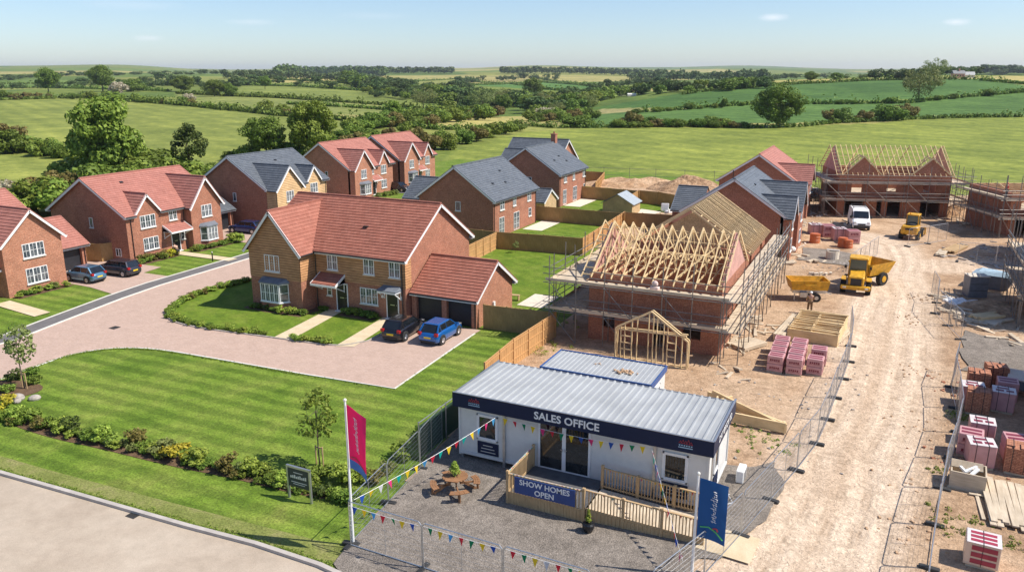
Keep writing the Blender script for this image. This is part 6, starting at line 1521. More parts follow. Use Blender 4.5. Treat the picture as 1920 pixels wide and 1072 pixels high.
# rubble, loose blocks
for i,(a,c,n,r,s_,m,l) in enumerate(((1830,600,30,1.6,.22,'woodb','heap of broken pale slabs and timber behind the leaning mesh fence'),(1800,570,14,1.,.25,'whitepaint','crumpled pale plastic sheets and boards beside the leaning mesh fence'),(1590,495,18,1.4,.12,'stone','scatter of dark stones behind the dump truck'),(1330,650,16,1.2,.10,'stone','scatter of small stones at the foot of the scaffolding'),(1470,630,12,.8,.1,'woodb','small broken pieces left of the timber bundle'),(1520,405,14,1.4,.16,'stone','loose stones beside the new brick houses'))):
    gx,gy=G(a,c);q=MB()
    for k in range(n):
        an=random.uniform(0,6.28);d=r*math.sqrt(random.random());q.M=Matrix.Translation((d*math.cos(an),d*math.sin(an),.06+.25*s_))@Matrix.Rotation(random.uniform(0,6),4,'Z')@Matrix.Rotation(random.uniform(-.3,.3),4,'X')
        l1,l2=s_*random.uniform(.6,3 if m!='stone' else 1.3),s_*random.uniform(.5,1.2);q.bevbox(-l1,l1,-l2,l2,-.04,s_*.5,.02)
    q.build('rubble',M[m],None,(gx,gy,0),0,label=l,cat='rubble',kind='stuff')
# concrete blocks row near the skip
for i in range(5):
    gx,gy=G(1521+i*9,516+1*(i%2));q=MB();q.M=Matrix.Rotation(.3*i,4,'Z');holed(q,-.22,.22,-.1,.1,0,.22,[(-.16,-.03,.05,.17),(.03,.16,.05,.17)]);q.build('hollow_block',M['patio'],None,(gx,gy,.07),.4,label='hollow concrete block behind the yellow skip trailer, %s from the left'%ordn[i],cat='block',group='loose hollow blocks')
# grey cabinets right
cb=empty('site_cabinet',*G(1826,556),.05,R(20),label='grey steel storage cabinet with pale top on the right of the track',cat='cabinet')
q=MB();q.bevbox(-.75,.75,-.6,.6,0,1.75,.03);q.build('cabinet_body',M['lead'],cb);q=MB();q.box(-.78,.78,-.63,.63,1.755,1.82);q.build('cabinet_top',M['patio'],cb)
for zz in (.6,1.15): q=MB();q.box(-.7,.7,-.612,-.603,zz,zz+.03);q.build('door_seam',DK,cb)
tb=empty('covered_skip',*G(1862,540),.05,R(-15),label='grey waste skip covered with a pale blue sheet, right of the steel cabinet',cat='skip')
q=MB();q.loft([[(-1.1,-.8,0),(1.1,-.8,0),(1.1,.8,0),(-1.1,.8,0)],[(-1.6,-.9,1.2),(1.6,-.9,1.2),(1.6,.9,1.2),(-1.6,.9,1.2)]]);q.build('skip_body',M['lead'],tb)
q=MB();q.loft([[(-1.65,-.95,1.2),(1.65,-.95,1.2),(1.65,.95,1.2),(-1.65,.95,1.2)],[(-1.2,-.6,1.4),(1.0,-.5,1.55),(1.2,.5,1.42),(-1.1,.6,1.5)]]);q.build('cover_sheet',simple('pale_blue_sheet',(.35,.47,.55),.5,var=.2),tb)
# mortar bags and tubs on the scaffold
q=MB();q.bevbox(-.3,.3,-.2,.2,0,.25,.06);q.ball((0,0,.42),.22,8,5,0,(1,.8,1));q.build('mortar_bags',simple('pinkish_bag',(.72,.55,.5),.7),None,(-13.0,48.95,4.27),0,label='pinkish white mortar bags on the front scaffold platform',cat='bags')
q=MB();q.ball((0,0,.35),.42,10,6,0,(1,1,.8));q.build('bulk_bag',simple('white_bag',(.75,.75,.72),.8),None,(*G(1484,474),.05),0,label='small round white bulk bag against the brick corner of the slate-roofed new house',cat='bag')
# garden store shed, white garden things
sh=empty('garden_shed',-33.6,98.2,0,0,label='low wooden garden shed with pale grey roof in the middle back garden',cat='shed')
b=MB();b.xprism([(0,0),(3.2,0),(3.2,1.75),(1.6,2.6),(0,1.75)],0,2.9) if False else None
b=MB();b.yprism([(0,0),(4.0,0),(4.0,1.5),(2.0,2.65),(0,1.5)],0,3.6);b.build('wall',M['deck'],sh)
for sgn in (0,1):
    r=MB();x0,x1=(2.0,4.25) if sgn else (2.0,-.25);zz=2.65-.14*9/8;r.loft([[(x0,-.15,2.68),(x1,-.15,1.4),(x1,3.75,1.4),(x0,3.75,2.68)],[(x0,-.15,2.75),(x1,-.15,1.47),(x1,3.75,1.47),(x0,3.75,2.75)]]);r.build('roof',M['lead'] if not sgn else simple('shed_roof',(.33,.37,.40),.6),sh)
for i,(a,c,w_,h_) in enumerate(((1246,396,1.0,1.1),(1254,400,.9,.6),(1263,399,.8,.7))):
    gx,gy=G(a,c);q=MB();q.bevbox(-w_/2,w_/2,-.5,.5,0,h_*.55,.12);q.bevbox(-w_/2,w_/2,.35,.5,h_*.5,h_,.05);q.build('garden_chair',M['whitepaint'],None,(gx,gy,.03),R(200+30*i),label='white moulded garden seat in the fenced plot right of the shed, %s from the left'%ordn[i],cat='garden chair',group='white garden seats')
# garden bench behind garage
q=empty('garden_bench',*G(963,563),.02,R(10),label='small wooden bench on the lawn behind the double garage',cat='bench')
m_=MB();m_.box(-.5,.5,-.2,.2,.42,.47);m_.build('seat',M['deck'],q)
for xx in (-.42,.42): m_=MB();m_.box(xx-.04,xx+.04,-.18,.18,0,.42);m_.build('leg',M['deck'],q)
# bollard light
bx,by=G(399,490);bl_=empty('bollard_light',bx,by,.03,0,label='short black bollard light at the lawn corner of the big brick house',cat='bollard')
q=MB();q.tube((0,0,0),(0,0,.85),.06,10);q.build('post',M['black'],bl_);q=MB();q.tube((0,0,.85),(0,0,.95),.065,10);q.build('lamp',M['sill'],bl_)
# earth mounds beyond the fences
def mound(label,x,y,rx_,ry_,h,seed,mat):
    rg=random.Random(seed);n=34;vs=[];fs=[]
    for j in range(n+1):
        for i in range(n+1):
            u,v=i/n*2-1,j/n*2-1;d=math.hypot(u,v);z=h*max(0,1-d**1.6)*(.55+.75*vn(u*3+seed,v*3))+.25*h*max(0,1-d)*(vn(u*9,v*9+seed)-.3)
            vs.append((u*rx_,v*ry_,z-.05))
    for j in range(n):
        for i in range(n): a=j*(n+1)+i;fs.append((a,a+1,a+n+2,a+n+1))
    q=MB();q.add(vs,fs);return q.build('earth_mound',mat,None,(x,y,.03),.3,label=label,cat='earth mound')
EM=groundmat('spoil_earth',[(.30,.17,.09),(.45,.29,.17),(.54,.38,.25)],.6,6,3.,.35,bst=.9,bd=.1)
EM2=groundmat('dark_spoil',[(.20,.12,.07),(.38,.24,.14),(.52,.36,.23)],1.2,6,3.5,.4,bst=1.,bd=.15)
gx,gy=G(1190,347);mound('low pale earth mound behind the garden fences, beside the meadow',gx,gy,9.5,4.5,1.3,1,EM)
gx,gy=G(1275,355);mound('tall dark clod-covered spoil heap behind the low slate roof',gx+1,gy,6.5,4.5,2.0,2,EM2)
gx,gy=G(1815,405);mound('rubble and earth heap between the far scaffolded house and the right-hand shell',gx,gy,4.5,3.5,1.6,3,EM)
gx,gy=G(1500,440);mound('low churned earth heap beside the new brick houses',gx,gy,3.,5,.5,4,EM)
gx,gy=G(1870,580);mound('low earth heap in the shaded plot at the right',gx,gy,4.,2.5,.5,6,EM)
# ================================================================== PEOPLE
skin=simple('skin',(.55,.33,.24),.6);
def person(label,x,y,z,rot,joints,shirt,trousers,helmet=None,hair=(.05,.03,.02)):
    root=empty('person',x,y,z,rot,label=label,cat='person')
    V=[];E=[];Rr=[]
    idx={}
    for k,(p,r_) in joints.items(): idx[k]=len(V);V.append(p);Rr.append(r_)
    for a,b_ in (('pel','spi'),('spi','che'),('che','nek'),('nek','hed'),('hed','top'),('che','shl'),('shl','ell'),('ell','hal'),('che','shr'),('shr','elr'),('elr','har'),('pel','hil'),('hil','knl'),('knl','anl'),('anl','tol'),('pel','hir'),('hir','knr'),('knr','anr'),('anr','tor')): E.append((idx[a],idx[b_]))
    def skinned(name,keys,mat,grow,parent):
        ks=[k for k in joints if k in keys];id2={k:i for i,k in enumerate(ks)}
        me=bpy.data.meshes.new(name);ed=[(id2[a],id2[b_]) for a,b_ in EDG if a in id2 and b_ in id2]
        me.from_pydata([joints[k][0] for k in ks],ed,[])
        o=link(name,me,parent);me.materials.append(mat)
        md=o.modifiers.new('s','SKIN')
        for i,k in enumerate(ks): me.skin_vertices[0].data[i].radius=(joints[k][1]*grow,)*2 if False else (joints[k][1]+grow,joints[k][1]+grow)
        me.skin_vertices[0].data[0].use_root=True
        ms=o.modifiers.new('b','SUBSURF');ms.levels=1;ms.render_levels=2
        return o
    EDG=[('pel','spi'),('spi','che'),('che','nek'),('nek','hed'),('hed','top'),('che','shl'),('shl','ell'),('ell','hal'),('che','shr'),('shr','elr'),('elr','har'),('pel','hil'),('hil','knl'),('knl','anl'),('anl','tol'),('pel','hir'),('hir','knr'),('knr','anr'),('anr','tor')]
    for me_ in (0,):
        bd=skinned('body',list(joints),skin,0,root)
    skinned('shirt',['pel','spi','che','shl','ell','shr','elr'],shirt,.018,root)
    skinned('trousers',['pel','hil','knl','anl','hir','knr','anr'],trousers,.018,root)
    hp_=joints['hed'][0];q=MB();q.ball((hp_[0],hp_[1],hp_[2]+.05),.125,10,6,0,(1.1,1,.85));q.build('helmet' if helmet else 'hair',helmet or simple('dark_hair',hair,.8),root)
    return root
def stand():
    return {'pel':((0,0,.95),.13),'spi':((.01,0,1.12),.12),'che':((.0,0,1.36),.14),'nek':((0,0,1.5),.055),'hed':((.03,0,1.62),.09),'top':((.03,0,1.70),.08),
 'shl':((0,.2,1.40),.06),'ell':((.06,.27,1.13),.045),'hal':((.22,.24,.95),.035),'shr':((0,-.2,1.40),.06),'elr':((.08,-.27,1.14),.045),'har':((.25,-.18,1.02),.035),
 'hil':((0,.1,.9),.09),'knl':((.04,.12,.5),.065),'anl':((0,.13,.1),.045),'tol':((.15,.14,.05),.04),'hir':((0,-.1,.9),.09),'knr':((.0,-.12,.5),.065),'anr':((-.06,-.13,.1),.045),'tor':((.09,-.14,.05),.04)}
tan_=simple('tan_workwear',(.35,.24,.12),.8);hiv=simple('hi_vis_orange',(.75,.16,.03),.7);red_=simple('red_jacket',(.6,.04,.03),.7);whh=simple('white_helmet',(.8,.8,.78),.35)
gx,gy=G(1517,589);person('worker in tan clothes and white helmet standing in front of the yellow skip trailer',gx,gy,.06,R(100),stand(),tan_,simple('brown_trousers',(.16,.10,.05),.8),whh)
st=stand();person('worker in a red jacket standing on the scaffolding at the right edge',12.0,102.6,4.46,R(200),st,red_,simple('dark_trousers',(.03,.035,.06),.8),simple('red_helmet',(.6,.05,.03),.4))
cr_={'pel':((-.1,0,.52),.14),'spi':((.02,0,.68),.13),'che':((.22,0,.88),.145),'nek':((.34,0,.98),.055),'hed':((.42,0,1.05),.09),'top':((.46,0,1.12),.08),
 'shl':((.22,.2,.88),.06),'ell':((.42,.22,.68),.045),'hal':((.55,.12,.85),.035),'shr':((.22,-.2,.88),.06),'elr':((.42,-.22,.66),.045),'har':((.6,-.1,.72),.035),
 'hil':((-.1,.12,.5),.09),'knl':((.3,.16,.48),.07),'anl':((.1,.16,.1),.045),'tol':((.26,.16,.05),.04),'hir':((-.1,-.12,.5),.09),'knr':((.3,-.16,.42),.07),'anr':((.02,-.16,.1),.045),'tor':((.18,-.16,.05),.04)}
gx,gy=G(333,480);person('crouching person in a brown jacket beside the front door of the big brick house',gx,gy,.1,R(170),cr_,simple('brown_jacket',(.20,.12,.07),.8),simple('black_trousers',(.02,.02,.022),.8),None)

# ------------------------------------------------------------------ more of the working site's clutter
def litter(label,pts,n,spread,sz,mat,name='rubble',cat='rubble',long=1.):
    gx,gy=G(*pts[0]);q=MB()
    for k in range(n):
        a=G(*random.choice(pts));x,y=a[0]-gx+random.gauss(0,spread),a[1]-gy+random.gauss(0,spread);s_=sz*random.uniform(.4,1.3)
        q.M=Matrix.Translation((x,y,.07+.2*s_))@Matrix.Rotation(random.uniform(0,6),4,'Z')@Matrix.Rotation(random.uniform(-.25,.25),4,'Y')
        q.bevbox(-s_*long,s_*long,-s_*.6,s_*.6,-.03,s_*.4,.012)
    q.M=None;return q.build(name,M[mat] if isinstance(mat,str) else mat,None,(gx,gy,0),0,label=label,cat=cat,kind='stuff')
litter('broken planks and offcuts lying under the right side of the scaffolding',[(1400,600),(1380,650),(1430,620),(1360,690),(1410,560)],46,.7,.16,'woodb',long=3.5)
litter('small stones scattered over the churned earth beside the track',[(1500,500),(1560,510),(1500,440),(1450,680),(1560,700),(1400,730),(1500,760),(1440,860)],150,1.5,.07,'stone')
litter('loose stones and clods along the right-hand fence',[(1700,600),(1720,560),(1720,700),(1720,800),(1700,900),(1700,1000),(1760,1000)],130,.7,.07,earth)
litter('broken bricks lying round the right-hand brick packs',[(1790,730),(1850,700),(1780,860),(1830,900),(1900,930)],60,.8,.09,OB)
litter('pale timber offcuts behind the gravel heap at the right',[(1800,590),(1850,610),(1780,560),(1870,640)],50,.9,.2,'woodb',long=3.)
litter('debris and boards under the scaffolding of the far brick house',[(1800,390),(1820,420),(1760,410),(1560,400),(1580,420)],60,1.4,.22,'woodb',long=3.)
litter('dark clods and rubble in the shaded plot at the right edge',[(1860,470),(1900,470),(1840,480),(1880,500)],60,1.5,.2,'stone',long=1.8)
litter('rubble beside the new slate-roofed house, left of the orange drums',[(1505,420),(1515,400),(1500,460)],50,1.1,.14,'patio',long=1.6)
litter('pale slabs lying on the churned earth beside the brick corner',[(1495,480),(1510,490),(1480,500)],12,.8,.3,'woodb',long=1.8)
planks('plank_stack','dark timber lengths stacked at the shaded right-hand plot',*G(1790,470),R(70),6,4.2,.2,.1,'deck',2,.3)
planks('plank_stack','pale curved boards beside the first mesh panel of the shaded plot',*G(1765,478),R(80),4,2.6,.2,.08,'woodb',2,.2)
planks('ply_sheets','pale sheets lying on the earth beside the left corner of the truss pile',*G(1340,770),R(15),2,1.6,.6,.03,'woodb',1,.1)
planks('scaffold_boards','pale scaffold boards leaning together behind the loader at the right end of the far house',*G(1790,395),R(60),6,4.0,.24,.05,'woodb',3,.3)
planks('plank_stack','yellowish timber bundles among the rubble at the right of the track',*G(1850,600),R(40),5,2.2,.2,.14,'wood',2,.3)
for i,(a_,c_) in enumerate(((1890,560),(1905,690))): pass
for i in range(7):
    x_,y_=G(1905+2*i,700+8*i)
tb2=empty('tool_trolley',8.1,51.2,.05,R(80),label='dark wheeled trolley with pale top by the right photo edge, behind the brick packs',cat='trolley')
q=MB();q.bevbox(-.9,.9,-.5,.5,.45,1.0,.04);q.build('body',M['lead'],tb2);q=MB();q.box(-.95,.95,-.55,.55,1.01,1.08);q.build('top',M['patio'],tb2)
for sx in (-.6,.6):
    for sy in (-.5,.5): q=MB();q.tube((sx,sy-.06,.25),(sx,sy+.06,.25),.25,12);q.build('wheel',M['rubber'],tb2)
# kerb grit and drain
gx,gy=G(300,985);q=MB()
for k in range(6): q.box(-.22,.22,-.16+k*.055,-.13+k*.055,0,.012)
q.box(-.25,.25,-.2,-.17,0,.014);q.box(-.25,.25,.17,.2,0,.014);q.box(-.25,-.22,-.17,.17,0,.014);q.box(.22,.25,-.17,.17,0,.014)
gx,gy=G(423,552);q.build('drain_cover',DK,None,(gx,gy,.033),.3,label='small dark drain cover set in the pink block paving beside the pavement',cat='drain cover')
# ================================================================== VEGETATION
LM={'oak':leafmat('oak_leaf',(.075,.125,.016),(.19,.27,.04)),'mid':leafmat('mid_leaf',(.115,.175,.022),(.27,.345,.055)),'pale':leafmat('pale_leaf',(.15,.18,.05),(.28,.31,.10)),
 'dark':leafmat('dark_leaf',(.04,.075,.016),(.11,.16,.03)),'bronze':leafmat('bronze_leaf',(.12,.105,.025),(.25,.20,.06)),'blossom':leafmat('blossom',(.28,.25,.14),(.66,.60,.44)),
 'yellow':leafmat('yellow_leaf',(.32,.32,.03),(.62,.54,.05)),'lime':leafmat('lime_leaf',(.20,.29,.035),(.38,.46,.08)),'far':leafmat('far_leaf',(.05,.088,.024),(.12,.175,.045),.2)}
BARK=simple('bark',(.13,.10,.07),.9,var=.3,scale=5.)
def leafset(rg,clumps,nper,size,flat=.6,out=.55):
    """many leaf-sized quads on and inside a set of clump ellipsoids (unit tree)"""
    c=np.repeat(np.array([k[:3] for k in clumps]),nper,axis=0);r=np.repeat(np.array([k[3] for k in clumps]),nper)
    n=len(c);d=rg.normal(size=(n,3));d/=np.linalg.norm(d,axis=1)[:,None]
    rad=r*(out+(1.08-out)*rg.random(n)**.6);d2=d.copy();d2[:,2]*=.78
    p=c+d2*rad[:,None]
    nr=d+rg.normal(size=(n,3))*.55+np.array([0,0,flat*.5]);nr/=np.linalg.norm(nr,axis=1)[:,None]
    t=np.cross(nr,rg.normal(size=(n,3)));t/=np.linalg.norm(t,axis=1)[:,None]+1e-9;b=np.cross(nr,t)
    s=size*(.6+.8*rg.random(n))[:,None]
    v=np.stack([p-t*s-b*s*.6,p+t*s-b*s*.5,p+t*s*.8+b*s*.7,p-t*s*.9+b*s*.6],1).reshape(-1,3)
    return v
def mesh_quads(name,v,mat):
    n=len(v)//4;me=bpy.data.meshes.new(name);me.vertices.add(len(v));me.vertices.foreach_set('co',v.astype(np.float32).ravel())
    me.loops.add(4*n);me.polygons.add(n);me.loops.foreach_set('vertex_index',np.arange(4*n,dtype=np.int32));me.polygons.foreach_set('loop_start',np.arange(0,4*n,4,dtype=np.int32))
    try: me.polygons.foreach_set('loop_total',np.full(n,4,dtype=np.int32))
    except Exception: pass
    me.materials.append(mat);me.update(calc_edges=True);return me
def crown(name,seed,mat,shape='round',ncl=34,nper=150,leaf=.02):
    rg=np.random.default_rng(seed);cl=[]
    while len(cl)<ncl:
        u=rg.uniform(-1,1,3);d=np.linalg.norm(u)
        if d>1 or d<(.35 if shape!='col' else .0): continue
        if shape=='round': x,y,z=u[0]*.36,u[1]*.36,.55+u[2]*.34;r=rg.uniform(.085,.15)
        elif shape=='wide': x,y,z=u[0]*.47,u[1]*.47,.53+u[2]*.34;r=rg.uniform(.09,.17)
        elif shape=='farw': x,y,z=u[0]*.48,u[1]*.48,.46+u[2]*.36;r=rg.uniform(.14,.24)
        elif shape=='tall': x,y,z=u[0]*.25,u[1]*.25,.55+u[2]*.37;r=rg.uniform(.07,.13)
        elif shape=='bush': x,y,z=u[0]*.50,u[1]*.45,.42+u[2]*.33;r=rg.uniform(.14,.25)
        elif shape=='thin': x,y,z=u[0]*.30,u[1]*.30,.60+u[2]*.34;r=rg.uniform(.05,.10)
        elif shape=='sap': x,y,z=u[0]*.22,u[1]*.22,.66+u[2]*.30;r=rg.uniform(.04,.09)
        cl.append((x,y,z,r))
    return mesh_quads(name,leafset(rg,cl,nper,leaf),mat),cl
def trunk(name,seed,cl,r0=.022,nl=9,h=.45):
    rg=random.Random(seed);q=MB();pts=[(0,0,-.02)];
    for k in range(1,5): pts.append((pts[-1][0]+rg.uniform(-.012,.012),pts[-1][1]+rg.uniform(-.012,.012),h*k/4))
    for i,(a,b) in enumerate(zip(pts,pts[1:])): q.tube(a,b,r0*(1.15-.16*i),7,r2=r0*(1.15-.16*(i+1)))
    tgt=rg.sample(cl,min(nl,len(cl)))
    for t in tgt:
        s_=pts[rg.choice([2,3,4])];m=((s_[0]+t[0])/2+rg.uniform(-.03,.03),(s_[1]+t[1])/2+rg.uniform(-.03,.03),(s_[2]+t[2])/2+.02)
        q.tube(s_,m,r0*.42,5,r2=r0*.28);q.tube(m,t[:3],r0*.28,5,r2=r0*.1)
    return q
PROTO={}
def protos(kind,seed,lm,shape,**k):
    me,cl=crown('crown',seed,LM[lm],shape,**k);tq=trunk('trunk',seed,cl,r0=.02 if shape not in('sap',) else .009,h=.45 if shape!='bush' else .2,nl=9)
    tmp=tq.build('trunk',BARK);tm=tmp.data;bpy.data.objects.remove(tmp)
    PROTO[kind]=(me,tm)
protos('oak_big',1,'oak','wide',ncl=60,nper=230,leaf=.016)
protos('tree_big',2,'mid','round',ncl=62,nper=230,leaf=.016)
protos('tree_tall',12,'mid','tall',ncl=50,nper=160,leaf=.016)
protos('tree_dark',3,'oak','round',ncl=50,nper=200,leaf=.017)
protos('tree_thin',4,'dark','thin',ncl=44,nper=90,leaf=.015)
protos('ash',5,'pale','wide',ncl=42,nper=80,leaf=.015)
protos('bush_mid',6,'mid','bush',ncl=22,nper=150,leaf=.035)
protos('bush_dark',7,'oak','bush',ncl=22,nper=150,leaf=.035)
protos('bush_bronze',8,'bronze','bush',ncl=22,nper=150,leaf=.035)
protos('bush_blossom',9,'blossom','bush',ncl=22,nper=150,leaf=.035)
protos('far_a',10,'far','farw',ncl=18,nper=90,leaf=.04)
protos('far_b',11,'far','farw',ncl=14,nper=100,leaf=.04)
protos('far_pale',13,'oak','farw',ncl=16,nper=90,leaf=.04)
def tree(kind,x,y,z,h,label,cat,group=None,name=None,wx=1.,parts=True,rot=None):
    me,tm=PROTO[kind];nm=name or ('tree' if 'bush' not in kind else 'bush')
    rot=random.uniform(0,6.28) if rot is None else rot
    if parts:
        r=empty(nm,x,y,z,rot,label=label,cat=cat,group=group);r.scale=(h*wx,h*wx,h)
        c=link('crown' if nm!='bush' else 'foliage',me,r);t=link('trunk' if nm!='bush' else 'stems',tm,r)
    else:
        r=link(nm,me,None,(x,y,z),rot,label=label,cat=cat,group=group);r.scale=(h*wx,h*wx,h)
    return r
def pt(kind,px,py,hpx,label,cat='tree',group=None,wx=1.,parts=True,name=None):
    g=hit(px,py)
    if g is None: return None
    dist=math.sqrt(g[0]**2+g[1]**2+(HC-g[2])**2)
    cosv=1.
    h=hpx/FL*dist*1.0
    return tree(kind,g[0],g[1],g[2]-.1,h,label,cat,group,name,wx,parts)
# --- individually recognisable trees
pt('tree_big',208,352,158,'tall bright green tree behind the big brick house, tallest of the left hedge',wx=.86)
pt('tree_thin',357,330,92,'dark wispy tree with drooping twigs between the big brick and slate-roofed houses',wx=1.0)
pt('tree_dark',500,300,84,'dark rounded tree behind the slate-roofed house, left of a brighter tree',wx=1.15)
pt('tree_big',588,300,112,'bright green tree behind the slate-roofed house, right of a darker tree',wx=.98)
pt('oak_big',1455,238,78,'big dark oak standing alone on the hedge below the crop fields',wx=1.12)
pt('ash',1722,190,62,'thin pale ash tree standing alone in the crop field hedge at the right',wx=1.0)
pt('ash',1750,150,38,'domed tree on the skyline left of the farmhouse',wx=1.1)
pt('tree_dark',92,177,45,'dark tree at the far left beyond the big meadow, first of the two large ones')
pt('tree_dark',193,172,46,'broad dark tree beyond the big left meadow, second of the two large ones',wx=1.1)
pt('bush_blossom',222,180,27,'pale cream blossoming hawthorn beyond the big left meadow',cat='bush',wx=1.1)
pt('bush_dark',250,172,26,'dark bush right of the cream blossoming hawthorn','bush' ,wx=1.3)
pt('oak_big',345,172,28,'wide dark tree beyond the left meadow above the small white bush',wx=1.5)
pt('oak_big',402,181,30,'dark round tree right of the wide one beyond the left meadow',wx=1.2)
pt('oak_big',432,181,24,'smaller dark round tree at the right end of the far left tree group')
pt('bush_blossom',355,196,22,'small white blossoming bush in the hedge of the left meadow',cat='bush')
pt('tree_dark',497,168,26,'dark tree standing alone in the fields below the yellow field')
pt('bush_mid',500,212,28,'round green bush in the right part of the left meadow hedge','bush')
pt('bush_mid',531,212,20,'small bush right of the round green one in the meadow hedge','bush')
pt('tree_tall',738,234,46,'ragged tree in the middle hedge, left of the stream valley',wx=1.2)
pt('ash',794,203,42,'pale open-crowned tree in the middle fields',wx=1.1)
pt('ash',905,208,45,'big pale green tree at the left of the stream valley',wx=1.1)
pt('tree_dark',944,212,38,'dark tree beside the big pale valley tree')
pt('bush_dark',835,224,30,'dark bush at the valley edge above the bush row','bush',wx=1.1)
pt('tree_big',988,212,34,'rounded green tree in the centre of the stream valley')
pt('bush_blossom',1025,222,24,'pale feathery willow clump in the stream valley','bush',wx=1.8)
pt('oak_big',1000,182,36,'rounded tree standing by the far green field above the valley')
pt('bush_bronze',1185,237,34,'rusty green bush in the hedge above the middle meadow','bush',wx=1.1)
pt('bush_dark',1220,237,22,'dark low bush right of the rusty green one','bush',wx=1.2)
pt('bush_dark',1085,238,26,'dark bush group at the left end of the meadow hedge','bush',wx=2.2)
pt('bush_dark',1335,238,24,'dark low bush left of the big oak','bush',wx=1.3)
pt('bush_bronze',1557,228,26,'rust-tinted bush right of the big oak','bush')
pt('bush_dark',1580,229,30,'dark green bush between rust-tinted ones right of the big oak','bush')
pt('bush_bronze',1618,228,24,'bronze bush in the middle of the hedge right of the oak','bush',wx=1.2)
pt('bush_dark',1662,226,32,'broad dark bush in the hedge below the pale ash','bush',wx=1.5)
pt('bush_bronze',1700,222,30,'tan-tinted bush at the right end of the hedge bush group','bush',wx=1.1)
pt('tree_dark',1358,202,18,'small tree in the crop field hedge left of the big oak',wx=.8)
pt('oak_big',1520,152,17,'small dark tree on the skyline, left one of two',wx=1.5);pt('oak_big',1567,152,15,'small dark tree on the skyline, right one of two',wx=1.5)
pt('far_a',1642,150,24,'dark skyline tree group left of the domed tree, left one');pt('far_a',1675,150,24,'dark skyline tree group left of the domed tree, right one',wx=1.4);pt('far_b',1700,150,18,'dark low skyline tree between the pair and the domed tree',wx=1.4)
# --- left hedge mass behind the houses
HB=[(10,288,46,'bush_dark'),(50,286,28,'bush_mid'),(85,292,34,'bush_mid'),(15,278,48,'bush_bronze'),(48,280,28,'bush_dark'),(80,290,26,'bush_dark'),(110,296,30,'bush_dark'),(132,302,26,'bush_mid'),
 (20,388,52,'bush_blossom'),(70,402,72,'bush_mid'),(100,378,64,'bush_bronze'),(150,352,62,'bush_mid'),(60,378,46,'bush_mid'),(120,400,70,'bush_mid'),(185,370,70,'bush_dark'),(250,368,70,'bush_mid'),(290,350,75,'bush_dark'),(325,352,66,'bush_mid'),(375,352,58,'bush_mid'),(270,330,60,'bush_mid'),(395,340,40,'bush_dark'),(5,410,60,'bush_mid'),(300,330,55,'bush_mid'),
 (465,300,36,'bush_mid'),(640,272,34,'bush_dark'),(665,280,40,'bush_bronze'),(700,282,38,'bush_mid'),(690,262,26,'bush_dark'),(730,258,24,'bush_bronze'),(760,250,26,'bush_mid'),(545,300,40,'bush_dark'),(430,300,20,'bush_dark')]
for i,(a,b_,h_,k) in enumerate(HB): pt(k,a,b_,h_,'bush in the thick hedge behind the left row of houses, one of many','bush','bushes of the left hedge',wx=random.uniform(1.0,1.45))
for i,(a,b_,h_,k) in enumerate([(803,282,42,'bush_bronze'),(838,280,38,'bush_mid'),(825,262,22,'bush_mid'),(868,270,34,'bush_dark'),(893,265,34,'bush_bronze'),(922,258,34,'bush_mid'),(948,252,30,'bush_mid'),(970,246,26,'bush_dark'),(780,262,30,'bush_bronze'),(760,275,30,'bush_mid')]):
    pt(k,a,b_,h_,'%s bush from the left in the row running from the far houses towards the valley'%(ordn[i] if i<10 else 'last'),'bush','bush row behind the far houses',wx=1.15)
# --- valley and far trees (scattered along the photo's tree lines)
rt=random.Random(11)
BT=[]
def band(line,n,h0,h1,kinds,label,group,jit=5,wx=(1,1.5),cat='tree'):
    n=int(n*1.9)
    for i in range(n):
        t=(i+rt.random())/n*(len(line)-1);k=min(int(t),len(line)-2);f=t-k
        px=line[k][0]*(1-f)+line[k+1][0]*f;py=line[k][1]*(1-f)+line[k+1][1]*f+rt.uniform(-jit,jit)*.5
        kd,px2,hh,ww=rt.choice(kinds),px+rt.uniform(-3,3),rt.uniform(h0,h1),rt.uniform(*wx)
        if cat=='bush': pt(kd,px2,py,hh,label,cat,group,wx=ww,parts=False,name='bush')
        else: BT.append((hh,kd,px2,py,label,cat,group,ww))
protos('far_c',21,'mid','farw',ncl=12,nper=70,leaf=.045);protos('far_d',22,'far','round',ncl=20,nper=60,leaf=.035);protos('far_e',23,'bronze','farw',ncl=12,nper=70,leaf=.045)
F2=['far_a','far_b','far_a','far_d'];F3=['far_a','far_b','far_pale','far_c','far_d']
band([(840,212),(930,196),(1010,198),(1100,190)],16,18,30,F3,'rounded green tree in the stream valley wood, one of many','trees of the stream valley',8)
band([(1000,215),(1060,205),(1110,190),(1180,178),(1300,172),(1430,165)],30,16,28,F3,'green tree in the valley line below the crop hill, one of many','trees of the valley line',6)
band([(650,158),(700,168),(780,178),(900,186)],20,18,28,F3,'dark tree in the belt above the middle fields, one of many','trees of the middle belt',6)
band([(640,150),(690,158),(760,164),(860,170),(880,176)],16,16,22,F2,'dark tree in the upper belt below the wooded ridge, one of many','trees of the upper belt',4)
band([(0,170),(130,165),(240,160),(320,150)],12,10,16,F2,'dark tree beyond the left fields, one of many','trees beyond the left fields',4)
band([(250,170),(320,160),(430,165),(480,158),(640,166)],18,12,20,F2,'dark round tree in the left middle distance, one of many','trees of the left middle distance',5)
band([(1100,170),(1200,158),(1340,166),(1440,158)],20,12,18,F2,'dark distant tree left of the crop hill, one of many','distant trees left of the crop hill',4)
band([(1440,150),(1500,148),(1640,148)],7,8,12,F2,'small far tree on the right skyline, one of many','far trees on the right skyline',2,(1.5,2.2))
band([(1700,146),(1780,141),(1850,140),(1925,140)],14,12,18,F2,'dark tree in the wood behind the farmhouse, one of many','trees behind the farmhouse',2,(1.3,2))
